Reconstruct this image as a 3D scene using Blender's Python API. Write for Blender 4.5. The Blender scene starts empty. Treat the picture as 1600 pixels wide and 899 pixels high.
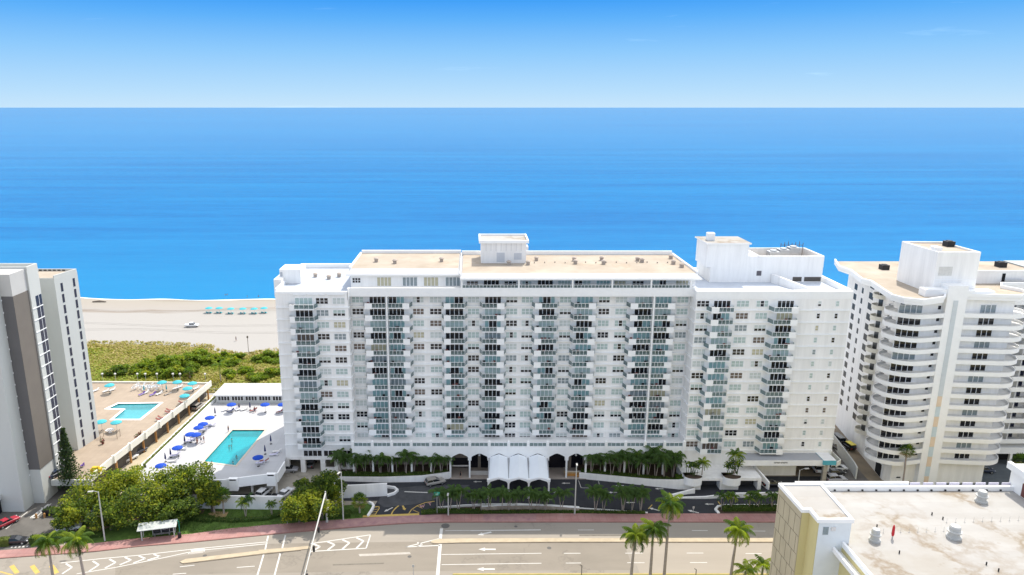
import bpy, bmesh, math, random
from mathutils import Vector, Matrix
from mathutils.geometry import tessellate_polygon
R = math.radians
rnd = random.Random(11)
scene = bpy.context.scene
COL = scene.collection

# ------------------------------------------------------------------ camera model (survey of the photograph)
FOC, PX, PY, CAMH = 1132.0, 737.0, 449.5, 84.5
PITCH = math.atan(281.5 / FOC)
CPI, SPI = math.cos(PITCH), math.sin(PITCH)
def _ray(px, py):
    u, v = (px - PX) / FOC, (py - PY) / FOC
    return (u, CPI - v * SPI, -SPI - v * CPI)
def G(px, py, z=0.0):
    """surveyed point on the level z"""
    d = _ray(px, py); t = (z - CAMH) / d[2]
    return (d[0] * t, d[1] * t)
def V(px, py, Y):
    """surveyed point on the vertical plane at distance Y"""
    d = _ray(px, py); t = Y / d[1]
    return (d[0] * t, CAMH + d[2] * t)
def GX(px, Y, py=595):
    return V(px, py, Y)[0]
def GZ(py, Y):
    return V(PX, py, Y)[1]

# ------------------------------------------------------------------ mesh builder
class MB:
    def __init__(s): s.v = []; s.f = []; s.m = []
    def face(s, pts, mi=0):
        n = len(s.v); s.v.extend(tuple(p) for p in pts); s.f.append(tuple(range(n, n + len(pts)))); s.m.append(mi)
        return s
    def raw(s, vs, fs, mi=0):
        n = len(s.v); s.v.extend(tuple(p) for p in vs)
        for f in fs: s.f.append(tuple(i + n for i in f)); s.m.append(mi)
        return s
    def box(s, x0, x1, y0, y1, z0, z1, mi=0, top=None):
        vs = [(x0,y0,z0),(x1,y0,z0),(x1,y1,z0),(x0,y1,z0),(x0,y0,z1),(x1,y0,z1),(x1,y1,z1),(x0,y1,z1)]
        n = len(s.v); s.v.extend(vs)
        for k, f in enumerate(((0,3,2,1),(4,5,6,7),(0,1,5,4),(1,2,6,5),(2,3,7,6),(3,0,4,7))):
            s.f.append(tuple(i + n for i in f)); s.m.append(top if (k == 1 and top is not None) else mi)
        return s
    def obox(s, c, size, rz=0.0, mi=0, ry=0.0, rx=0.0):
        M = Matrix.Translation(c) @ Matrix.Rotation(rz, 4, 'Z') @ Matrix.Rotation(ry, 4, 'Y') @ Matrix.Rotation(rx, 4, 'X')
        t = MB().box(-size[0]/2, size[0]/2, -size[1]/2, size[1]/2, -size[2]/2, size[2]/2, mi)
        return s.merge(t, M)
    def merge(s, o, M=None, mi_map=None):
        n = len(s.v)
        s.v.extend(tuple(M @ Vector(p)) for p in o.v) if M is not None else s.v.extend(o.v)
        for f, m in zip(o.f, o.m):
            s.f.append(tuple(i + n for i in f)); s.m.append(mi_map[m] if mi_map else m)
        return s
    def prism(s, poly, z0, z1, mi=0, top=None, holes=(), bottom=True):
        loops = [list(poly)] + [list(h) for h in holes]
        tris = tessellate_polygon([[Vector((p[0], p[1], 0)) for p in l] for l in loops])
        flat = [p for l in loops for p in l]
        def ori(t):
            a, b, c = (flat[i] for i in t)
            return (b[0]-a[0])*(c[1]-a[1]) - (b[1]-a[1])*(c[0]-a[0])
        tm = mi if top is None else top
        n = len(s.v); s.v.extend((p[0], p[1], z1) for p in flat)
        for t in tris:
            t = t if ori(t) > 0 else t[::-1]
            s.f.append(tuple(i + n for i in t)); s.m.append(tm)
        if z0 is None or z0 == z1: return s
        if bottom:
            n = len(s.v); s.v.extend((p[0], p[1], z0) for p in flat)
            for t in tris:
                t = t[::-1] if ori(t) > 0 else t
                s.f.append(tuple(i + n for i in t)); s.m.append(mi)
        for k, l in enumerate(loops):
            A = sum(l[i][0]*l[(i+1) % len(l)][1] - l[(i+1) % len(l)][0]*l[i][1] for i in range(len(l)))
            if (A < 0) == (k == 0): l = l[::-1]
            for i in range(len(l)):
                a, b = l[i], l[(i+1) % len(l)]
                s.face([(a[0],a[1],z0),(b[0],b[1],z0),(b[0],b[1],z1),(a[0],a[1],z1)], mi)
        return s
    def sheet(s, poly, z, mi=0, holes=()):
        return s.prism(poly, z, z, mi, holes=holes)
    def wall(s, pts, th, z0, z1, mi=0, closed=False, top=None):
        """a wall of thickness th along a polyline, z1 a number or one per point"""
        n = len(pts); P = [Vector(p[:2]) for p in pts]
        zs = z1 if isinstance(z1, (list, tuple)) else [z1] * n
        z0s = z0 if isinstance(z0, (list, tuple)) else [z0] * n
        L, Rr = [], []
        for i in range(n):
            a = P[i-1] if (i > 0 or closed) else None
            b = P[(i+1) % n] if (i < n-1 or closed) else None
            d1 = (P[i]-a).normalized() if a is not None else (b-P[i]).normalized()
            d2 = (b-P[i]).normalized() if b is not None else d1
            t = d1 + d2
            t = t.normalized() if t.length > 1e-6 else d1
            nn = Vector((-t.y, t.x)); k = max(.4, nn.dot(Vector((-d1.y, d1.x))))
            L.append(P[i] + nn*(th/2/k)); Rr.append(P[i] - nn*(th/2/k))
        for i in range(n if closed else n-1):
            j = (i+1) % n
            a, b, c, d = L[i], L[j], Rr[j], Rr[i]
            zi, zj, wi, wj = zs[i], zs[j], z0s[i], z0s[j]
            s.face([(d.x,d.y,wi),(c.x,c.y,wj),(c.x,c.y,zj),(d.x,d.y,zi)], mi)
            s.face([(b.x,b.y,wj),(a.x,a.y,wi),(a.x,a.y,zi),(b.x,b.y,zj)], mi)
            s.face([(d.x,d.y,zi),(c.x,c.y,zj),(b.x,b.y,zj),(a.x,a.y,zi)], mi if top is None else top)
            s.face([(a.x,a.y,wi),(b.x,b.y,wj),(c.x,c.y,wj),(d.x,d.y,wi)], mi)
        if not closed:
            for i in (0, n-1):
                a, d = L[i], Rr[i]
                q = [(a.x,a.y,z0s[i]),(d.x,d.y,z0s[i]),(d.x,d.y,zs[i]),(a.x,a.y,zs[i])]
                s.face(q if i == 0 else q[::-1], mi)
        return s
    def tube(s, path, rad, n=6, mi=0, cap=True):
        P = [Vector(p) for p in path]
        rad = rad if isinstance(rad, (list, tuple)) else [rad]*len(P)
        base = len(s.v)
        for i, p in enumerate(P):
            d = (P[min(i+1, len(P)-1)] - P[max(i-1, 0)]).normalized()
            ax = Vector((1,0,0)) if abs(d.x) < .8 else Vector((0,1,0))
            u = d.cross(ax).normalized(); w = d.cross(u)
            for k in range(n):
                a = 2*math.pi*k/n
                q = p + (u*math.cos(a) + w*math.sin(a))*rad[i]
                s.v.append((q.x, q.y, q.z))
        for i in range(len(P)-1):
            for k in range(n):
                a, b = base+i*n+k, base+i*n+(k+1) % n
                s.f.append((a, a+n, b+n, b)); s.m.append(mi)
        if cap:
            s.f.append(tuple(base+k for k in range(n))); s.m.append(mi)
            s.f.append(tuple(base+(len(P)-1)*n+k for k in reversed(range(n)))); s.m.append(mi)
        return s
    def lathe(s, prof, n=12, c=(0,0,0), mi=0, a0=0.0):
        base = len(s.v)
        for r_, z in prof:
            for k in range(n):
                a = 2*math.pi*k/n + a0
                s.v.append((c[0]+r_*math.cos(a), c[1]+r_*math.sin(a), c[2]+z))
        for i in range(len(prof)-1):
            for k in range(n):
                a, b = base+i*n+k, base+i*n+(k+1) % n
                s.f.append((a, b, b+n, a+n)); s.m.append(mi)
        if prof[0][0] > 0: s.f.append(tuple(base+k for k in reversed(range(n)))); s.m.append(mi)
        if prof[-1][0] > 0: s.f.append(tuple(base+(len(prof)-1)*n+k for k in range(n))); s.m.append(mi)
        return s
    def mesh(s, name, mats, off=(0,0,0), smooth=False):
        me = bpy.data.meshes.new(name)
        me.from_pydata([(p[0]-off[0], p[1]-off[1], p[2]-off[2]) for p in s.v], [], s.f)
        for m in (mats if isinstance(mats, (list, tuple)) else [mats]): me.materials.append(m)
        me.polygons.foreach_set('material_index', s.m)
        if smooth: me.polygons.foreach_set('use_smooth', [True]*len(s.f))
        me.update()
        return me

ORG = {}
def put(name, mb, mats, parent=None, smooth=False, label=None, kind=None):
    """link a mesh; below a thing its vertices are kept relative to the thing's base"""
    off = ORG.get(parent.name, (0,0,0)) if parent else (0,0,0)
    me = mb.mesh(name, mats, off, smooth) if isinstance(mb, MB) else mb
    o = bpy.data.objects.new(name, me); COL.objects.link(o)
    if parent:
        o.parent = parent; ORG[o.name] = off
    if label: o['label'] = label
    if kind: o['kind'] = kind
    return o
def each(name, mats, parent, boxes, mi=0):
    for q in boxes:
        b = MB(); b.box(*q, mi); put(name, b, mats, parent)
def thing(name, label, cat, loc=(0,0,0), rz=0.0, group=None, rel=True):
    o = bpy.data.objects.new(name, None); COL.objects.link(o)
    o.empty_display_size = .3
    o.location = loc; o.rotation_euler = (0,0,rz)
    o['label'] = label; o['category'] = cat
    if group: o['group'] = group
    ORG[o.name] = tuple(loc) if rel else (0,0,0)
    return o
def tag(o, label, cat, group=None, kind=None):
    o['label'] = label; o['category'] = cat
    if group: o['group'] = group
    if kind: o['kind'] = kind
    return o
def struct(name, mb, mats, smooth=False, kind='structure'):
    o = put(name, mb, mats, None, smooth); o['kind'] = kind
    return o
def dup(root, loc, rz=0.0, label=None, scale=1.0, group=None):
    def cp(o, par):
        c = o.copy(); COL.objects.link(c)
        if par is not None: c.parent = par
        for ch in o.children: cp(ch, c)
        return c
    r_ = cp(root, None)
    r_.location = loc; r_.rotation_euler = (0,0,rz); r_.scale = (scale,)*3
    if label: r_['label'] = label
    if group: r_['group'] = group
    return r_
ORDS = ['first','second','third','fourth','fifth','sixth','seventh','eighth','ninth','tenth','eleventh','twelfth','thirteenth','fourteenth','fifteenth','sixteenth','seventeenth','eighteenth','nineteenth','twentieth']

# ------------------------------------------------------------------ materials
def mat(name, col, rough=.8, var=.08, scale=.5, spec=.3, metal=0.0, stretch=None, bump=0.0, bscale=20, col2=None, coat=0.0, detail=6, trans=0.0):
    m = bpy.data.materials.new(name); m.use_nodes = True
    nt = m.node_tree; N = nt.nodes; b = N['Principled BSDF']
    b.inputs['Roughness'].default_value = rough
    b.inputs['Metallic'].default_value = metal
    b.inputs['Specular IOR Level'].default_value = spec
    b.inputs['Coat Weight'].default_value = coat
    c = (*col, 1)
    b.inputs['Base Color'].default_value = c
    src = None
    if var > 0 or col2:
        tc = N.new('ShaderNodeTexCoord'); src = tc.outputs['Object']
        if stretch:
            mp = N.new('ShaderNodeMapping'); mp.inputs['Scale'].default_value = stretch
            nt.links.new(src, mp.inputs['Vector']); src = mp.outputs['Vector']
        nz = N.new('ShaderNodeTexNoise'); nz.inputs['Scale'].default_value = scale; nz.inputs['Detail'].default_value = detail
        nz.inputs['Roughness'].default_value = .65
        nt.links.new(src, nz.inputs['Vector'])
        rp = N.new('ShaderNodeValToRGB')
        rp.color_ramp.elements[0].position = .3; rp.color_ramp.elements[1].position = .7
        if col2: lo, hi = col, col2
        else: lo, hi = [x*(1-var) for x in col], [min(1, x*(1+var)) for x in col]
        rp.color_ramp.elements[0].color = (*lo, 1); rp.color_ramp.elements[1].color = (*hi, 1)
        nt.links.new(nz.outputs['Fac'], rp.inputs['Fac'])
        nt.links.new(rp.outputs['Color'], b.inputs['Base Color'])
    if bump:
        tc = N.new('ShaderNodeTexCoord')
        nz2 = N.new('ShaderNodeTexNoise'); nz2.inputs['Scale'].default_value = bscale; nz2.inputs['Detail'].default_value = 4
        nt.links.new(tc.outputs['Object'], nz2.inputs['Vector'])
        bp = N.new('ShaderNodeBump'); bp.inputs['Strength'].default_value = bump; bp.inputs['Distance'].default_value = .1
        nt.links.new(nz2.outputs['Fac'], bp.inputs['Height']); nt.links.new(bp.outputs['Normal'], b.inputs['Normal'])
    if trans > 0:
        tr = N.new('ShaderNodeBsdfTranslucent'); tr.inputs['Color'].default_value = (min(1,col[0]*1.9), min(1,col[1]*1.9), col[2]*.9, 1)
        mx = N.new('ShaderNodeMixShader'); mx.inputs['Fac'].default_value = trans
        nt.links.new(b.outputs['BSDF'], mx.inputs[1]); nt.links.new(tr.outputs['BSDF'], mx.inputs[2])
        nt.links.new(mx.outputs['Shader'], N['Material Output'].inputs['Surface'])
    return m
def grid(m, sx, sy, dark=.82, mortar=.02, offset=.5):
    """joint lines multiplied into a paving colour"""
    nt = m.node_tree; N = nt.nodes; L = nt.links; b = N['Principled BSDF']
    tc = N.new('ShaderNodeTexCoord'); br = N.new('ShaderNodeTexBrick'); br.offset = offset
    br.inputs['Scale'].default_value = 1; br.inputs['Brick Width'].default_value = sx; br.inputs['Row Height'].default_value = sy; br.inputs['Mortar Size'].default_value = mortar; br.inputs['Mortar Smooth'].default_value = .3
    br.inputs['Color1'].default_value = (1,1,1,1); br.inputs['Color2'].default_value = (.93,.93,.93,1); br.inputs['Mortar'].default_value = (dark,dark,dark,1)
    L.new(tc.outputs['Object'], br.inputs['Vector'])
    mx = N.new('ShaderNodeMixRGB'); mx.blend_type = 'MULTIPLY'; mx.inputs['Fac'].default_value = 1
    old = b.inputs['Base Color'].links[0].from_socket; L.new(old, mx.inputs['Color1']); L.new(br.outputs['Color'], mx.inputs['Color2']); L.new(mx.outputs[0], b.inputs['Base Color'])
    return m
def stains(m, col, scale=.06, width=.035, mask=.5, amount=.7, patch=(.9,.85,.78)):
    """drainage trails and blotches with shapes of their own"""
    nt = m.node_tree; N = nt.nodes; L = nt.links; b = N['Principled BSDF']
    tc = N.new('ShaderNodeTexCoord')
    n1 = N.new('ShaderNodeTexNoise'); n1.inputs['Scale'].default_value = scale; n1.inputs['Detail'].default_value = 6; n1.inputs['Roughness'].default_value = .6; L.new(tc.outputs['Object'], n1.inputs['Vector'])
    s = N.new('ShaderNodeMath'); s.operation = 'SUBTRACT'; s.inputs[1].default_value = .5; L.new(n1.outputs['Fac'], s.inputs[0])
    a = N.new('ShaderNodeMath'); a.operation = 'ABSOLUTE'; L.new(s.outputs[0], a.inputs[0])
    r = N.new('ShaderNodeMapRange'); r.inputs['From Min'].default_value = 0; r.inputs['From Max'].default_value = width; r.inputs['To Min'].default_value = 1; r.inputs['To Max'].default_value = 0; L.new(a.outputs[0], r.inputs['Value'])
    n2 = N.new('ShaderNodeTexNoise'); n2.inputs['Scale'].default_value = scale*1.3; n2.inputs['Detail'].default_value = 8; mp = N.new('ShaderNodeMapping'); mp.inputs['Location'].default_value = (31,7,3); L.new(tc.outputs['Object'], mp.inputs['Vector']); L.new(mp.outputs[0], n2.inputs['Vector'])
    r2 = N.new('ShaderNodeMapRange'); r2.inputs['From Min'].default_value = mask; r2.inputs['From Max'].default_value = mask+.15; L.new(n2.outputs['Fac'], r2.inputs['Value'])
    mu = N.new('ShaderNodeMath'); mu.operation = 'MULTIPLY'; L.new(r.outputs[0], mu.inputs[0]); L.new(r2.outputs[0], mu.inputs[1])
    m2 = N.new('ShaderNodeMath'); m2.operation = 'MULTIPLY'; m2.inputs[1].default_value = amount; L.new(mu.outputs[0], m2.inputs[0])
    mp_ = N.new('ShaderNodeMixRGB'); mp_.blend_type = 'MULTIPLY'; mp_.inputs['Color2'].default_value = (*patch,1)
    r3 = N.new('ShaderNodeMapRange'); r3.inputs['From Min'].default_value = .52; r3.inputs['From Max'].default_value = .62; L.new(n2.outputs['Fac'], r3.inputs['Value']); L.new(r3.outputs[0], mp_.inputs['Fac'])
    mx = N.new('ShaderNodeMixRGB'); mx.inputs['Color2'].default_value = (*col,1); L.new(m2.outputs[0], mx.inputs['Fac'])
    old = b.inputs['Base Color'].links[0].from_socket; L.new(old, mp_.inputs['Color1']); L.new(mp_.outputs[0], mx.inputs['Color1']); L.new(mx.outputs[0], b.inputs['Base Color'])
    return m
def see_through(name, col, fac):
    m = bpy.data.materials.new(name); m.use_nodes = True
    nt = m.node_tree; N = nt.nodes; b = N['Principled BSDF']
    b.inputs['Base Color'].default_value = (*col, 1); b.inputs['Roughness'].default_value = .08
    t = N.new('ShaderNodeBsdfTransparent'); t.inputs['Color'].default_value = (.75,.92,.92,1)
    mx = N.new('ShaderNodeMixShader'); mx.inputs['Fac'].default_value = fac
    nt.links.new(t.outputs['BSDF'], mx.inputs[1]); nt.links.new(b.outputs['BSDF'], mx.inputs[2])
    nt.links.new(mx.outputs['Shader'], N['Material Output'].inputs['Surface'])
    return m

M = {}
M['white'] = mat('white_stucco', (.83,.82,.80), .75, .085, .8, stretch=(1,1,.10))
M['white2'] = mat('white_paint', (.86,.86,.85), .6, .03, .8)
M['rail'] = mat('white_metal', (.80,.81,.82), .45, 0)
M['cream'] = mat('cream_stucco', (.78,.76,.68), .75, .04, .3, stretch=(1,1,.3))
M['tan_roof'] = mat('tan_gravel_roof', (.30,.25,.195), .95, 0, .12, col2=(.41,.36,.30), detail=9)
M['white_roof'] = mat('white_membrane_roof', (.325,.308,.285), .9, 0, .16, stretch=(.5,1,1), col2=(.385,.378,.365), detail=9)
M['blue_roof'] = mat('pale_grey_roof', (.40,.44,.50), .85, .08, .2)
M['mansard'] = mat('grey_sheet_roof', (.38,.39,.41), .8, .03, .3)
M['dark_glass'] = mat('dark_glass', (.012,.013,.018), .06, 0, spec=.5)
M['mint'] = mat('mint_blind_behind_glass', (.40,.505,.485), .25, .1, .9, spec=.5, coat=.2)
M['teal'] = mat('teal_blind_behind_glass', (.25,.41,.42), .25, .12, .9, spec=.5, coat=.2)
M['pale'] = mat('pale_blind_behind_glass', (.53,.58,.565), .3, .08, 1.2, spec=.5, coat=.2)
M['greyb'] = mat('grey_curtain_behind_glass', (.22,.27,.29), .25, .2, 1.5, spec=.5, coat=.2)
M['beige'] = mat('beige_curtain_behind_glass', (.46,.43,.30), .3, .12, 1.5, spec=.5, coat=.2)
M['brown'] = mat('brown_curtain_behind_glass', (.12,.09,.075), .3, .3, 1.5, spec=.5, coat=.2)
M['blueb'] = mat('blue_blind_behind_glass', (.06,.12,.30), .3, .2, 1.5, spec=.5, coat=.2)
M['railglass'] = see_through('balcony_glass', (.055,.10,.11), .74)
M['clearglass'] = see_through('clear_glass', (.3,.36,.36), .35)
M['black'] = mat('black_opening', (.012,.012,.014), .9, 0)
M['asphalt'] = mat('driveway_asphalt', (.032,.034,.040), .85, .25, .35, bump=.1)
M['lot'] = mat('parking_asphalt', (.125,.118,.108), .9, .16, .3)
M['road'] = mat('worn_road_asphalt', (.235,.21,.178), .9, 0, .12, stretch=(.12,1,1), col2=(.305,.275,.235), detail=8, bump=.05)
M['road2'] = mat('road_patch_asphalt', (.235,.208,.172), .9, .07, .3, stretch=(.2,1,1))
M['pink'] = mat('pink_pavers', (.34,.165,.15), .9, 0, .35, col2=(.40,.235,.215), detail=8)
M['concrete'] = mat('concrete', (.42,.385,.325), .9, .1, .4)
M['kerb'] = mat('kerb_concrete', (.42,.35,.25), .9, .12, .7)
M['sandconc'] = mat('sandy_concrete', (.40,.345,.245), .9, .12, .25)
M['earth'] = mat('pale_earth', (.33,.29,.235), .95, .15, .1)
M['soil'] = mat('dark_mulch', (.07,.05,.035), .95, .3, 1.2)
M['lawn'] = mat('lawn_turf', (.07,.125,.022), .95, .35, .5, bump=.4)
M['line'] = mat('white_road_paint', (.56,.55,.52), .8, .1, 1.5)
M['yline'] = mat('yellow_road_paint', (.50,.35,.10), .8, .12, 1.5)
M['sand'] = mat('beach_sand', (.5,.47,.42), .95, .035, .05, detail=9)
M['deck_tan'] = mat('tan_deck_pavers', (.335,.27,.208), .85, .07, .25)
M['deck_white'] = mat('white_deck_paint', (.45,.45,.46), .7, .03, .2)
M['tile'] = mat('pool_tile', (.42,.62,.72), .4, .1, 2)
M['stone'] = mat('coral_stone', (.36,.30,.24), .9, .25, 1.5, bump=.4)
M['metal'] = mat('grey_metal', (.42,.43,.44), .4, .08, 2, metal=.6)
M['galv'] = mat('galvanised_pole', (.46,.46,.44), .5, .05, 2)
M['dark'] = mat('dark_plastic', (.02,.02,.022), .5, 0)
M['bark'] = mat('grey_bark', (.16,.13,.105), .95, .25, 2, bump=.5)
M['palmtrunk'] = mat('pale_palm_trunk', (.34,.29,.255), .9, .18, 1.4, stretch=(1,1,4), bump=.2)
M['brownpaint'] = mat('brown_wall_paint', (.165,.145,.125), .8, .05, .3)
M['darkpaint'] = mat('dark_grey_wall_paint', (.135,.13,.13), .8, .05, .3)
M['tower'] = mat('warm_white_stucco', (.53,.54,.515), .75, .04, .25, stretch=(1,1,.2))
M['yellow'] = mat('yellow_stucco', (.60,.53,.27), .8, .06, .3, stretch=(1,1,.3))
M['yellowtile'] = mat('ochre_panel', (.47,.41,.29), .8, .12, .4, stretch=(1,1,.4))
M['joint'] = mat('dark_joint', (.10,.085,.06), .9, 0)
M['wood'] = mat('orange_wood', (.45,.22,.06), .7, .15, 1.5)
M['lobbytan'] = mat('tan_lobby_wall', (.26,.215,.175), .7, .15, .8, stretch=(3,3,.3))
M['rust'] = mat('rust_column', (.42,.22,.08), .8, .1, 1)
M['panelblue'] = mat('pale_blue_tile', (.55,.64,.68), .6, .06, .8)
M['panelpeach'] = mat('peach_tile', (.72,.58,.44), .6, .06, .8)
M['teal_sign'] = mat('teal_panel', (.10,.42,.50), .5, .05, 1)
M['green_sign'] = mat('green_sign_sheet', (.04,.36,.25), .4, 0)
M['turq'] = mat('turquoise_canvas', (.05,.36,.42), .8, .05, 1, trans=.0)
M['blue'] = mat('blue_canvas', (.004,.055,.40), .8, .05, 1)
M['navy'] = mat('navy_canvas', (.012,.022,.10), .8, .1, 1)
M['lilac'] = mat('pale_lilac_mesh', (.50,.48,.62), .8, .1, 3)
M['cush'] = mat('white_sling', (.66,.64,.62), .8, .06, 3)
M['maroon'] = mat('dark_red_sling', (.22,.07,.06), .8, .1, 3)
M['purple'] = mat('violet_towel', (.12,.06,.28), .9, .1, 3)
M['skin'] = mat('skin', (.42,.24,.165), .6, .05, 3)
M['hair'] = mat('dark_hair', (.03,.02,.015), .7, 0)
M['tyre'] = mat('tyre_rubber', (.02,.02,.02), .8, 0)
M['rim'] = mat('wheel_rim', (.45,.45,.46), .35, 0, metal=.8)
M['carglass'] = mat('car_glass', (.015,.018,.022), .05, 0, spec=.6)
M['lamp'] = mat('headlamp_glass', (.75,.76,.78), .15, 0, spec=.6)
M['tail'] = mat('tail_lamp_red', (.35,.02,.02), .2, 0)
def carpaint(n, c): return mat(n, c, .28, 0, spec=.5, coat=.6)
for n, c in dict(car_red=(.36,.012,.03), car_black=(.012,.013,.017), car_white=(.74,.75,.76), car_silver=(.40,.40,.42), car_navy=(.02,.03,.06), car_grey=(.16,.17,.18), car_yellow=(.72,.60,.02), car_champagne=(.36,.34,.31)).items():
    M[n] = carpaint(n, c)
def leaf(n, c, t=.42): return mat(n, c, .65, .3, .6, spec=.25, trans=t)
M['leaf_a'] = leaf('leaf_mid', (.12,.175,.024)); M['leaf_b'] = leaf('leaf_yellow', (.26,.285,.028)); M['leaf_c'] = leaf('leaf_dark', (.06,.10,.022))
M['palm_a'] = leaf('palm_frond_mid', (.075,.135,.020)); M['palm_b'] = leaf('palm_frond_bright', (.20,.26,.025)); M['palm_c'] = leaf('palm_frond_dark', (.035,.075,.022)); M['palm_d'] = leaf('palm_frond_dry', (.20,.15,.05))
M['palm_e'] = leaf('palm_frond_deep_green', (.065,.12,.03)); M['pine'] = leaf('conifer_needles', (.028,.052,.018), .15)  # palm_e: deeper frond green of the arcade and sidewalk palm rows
M['dune_a'] = leaf('dune_grass_olive', (.24,.24,.04), .25); M['dune_b'] = leaf('dune_grass_green', (.20,.255,.025), .25); M['dune_c'] = leaf('sea_grape_leaf', (.15,.225,.02), .3); M['dune_d'] = leaf('dune_grass_straw', (.33,.27,.10), .2)
M['hedge'] = leaf('hedge_leaf', (.045,.085,.014), .25); M['hedge_l'] = leaf('hedge_leaf_light', (.12,.15,.03), .25)

stains(grid(M['white_roof'], 40, 1.6, .93, .03, 0), (.20,.15,.095), .07, .04, .42, .75, (.93,.90,.85))
stains(M['tan_roof'], (.24,.17,.11), .09, .03, .5, .45, (1.12,1.1,1.08))
stains(M['blue_roof'], (.30,.29,.28), .12, .03, .5, .4, (.92,.92,.92))
stains(M['road'], (.15,.135,.115), .05, .012, .45, .55, (.9,.9,.9)); stains(M['road2'], (.14,.125,.105), .06, .012, .45, .5, (.92,.92,.92))
stains(M['lot'], (.07,.065,.06), .08, .02, .45, .5, (.85,.85,.85)); stains(M['concrete'], (.20,.18,.15), .1, .025, .45, .6, (.85,.84,.82))
grid(M['pink'], 1.5, 1.5, .78, .05, 0); grid(M['deck_tan'], 1.3, 1.3, .86, .045, 0); grid(M['deck_white'], 3.0, 3.0, .88, .05, 0)
stains(M['deck_white'], (.40,.39,.37), .09, .02, .45, .5, (.95,.95,.95)); stains(M['deck_tan'], (.27,.215,.17), .08, .025, .45, .5, (.93,.92,.9)); stains(M['pink'], (.24,.14,.13), .12, .03, .45, .5, (.88,.88,.9))
# pool water
def water(name, col, col2, sc, bump):
    m = mat(name, col, .12, 0, sc, spec=.4, col2=col2, detail=5)
    nt = m.node_tree; N = nt.nodes; b = N['Principled BSDF']
    tc = N.new('ShaderNodeTexCoord'); nz = N.new('ShaderNodeTexNoise'); nz.inputs['Scale'].default_value = 1.6; nz.inputs['Detail'].default_value = 3
    nt.links.new(tc.outputs['Object'], nz.inputs['Vector'])
    bp = N.new('ShaderNodeBump'); bp.inputs['Strength'].default_value = bump; bp.inputs['Distance'].default_value = .1
    nt.links.new(nz.outputs['Fac'], bp.inputs['Height']); nt.links.new(bp.outputs['Normal'], b.inputs['Normal'])
    return m
def clear_water(name, tint, body, fac):
    m = water(name, body, tuple(min(1,v*1.25+.01) for v in body), .6, .25)
    nt = m.node_tree; N = nt.nodes; t = N.new('ShaderNodeBsdfTransparent'); t.inputs['Color'].default_value = (*tint,1)
    mx = N.new('ShaderNodeMixShader'); mx.inputs['Fac'].default_value = fac
    nt.links.new(t.outputs['BSDF'], mx.inputs[1]); nt.links.new(N['Principled BSDF'].outputs['BSDF'], mx.inputs[2]); nt.links.new(mx.outputs['Shader'], N['Material Output'].inputs['Surface'])
    return m
M['pool1'] = clear_water('light_pool_water', (.55,.95,.98), (.05,.30,.315), .5)
M['pool2'] = clear_water('turquoise_pool_water', (.12,.88,.92), (.003,.29,.315), .5)
grid(M['tile'], 1.2, 1.2, .8, .06, 0)
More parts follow.
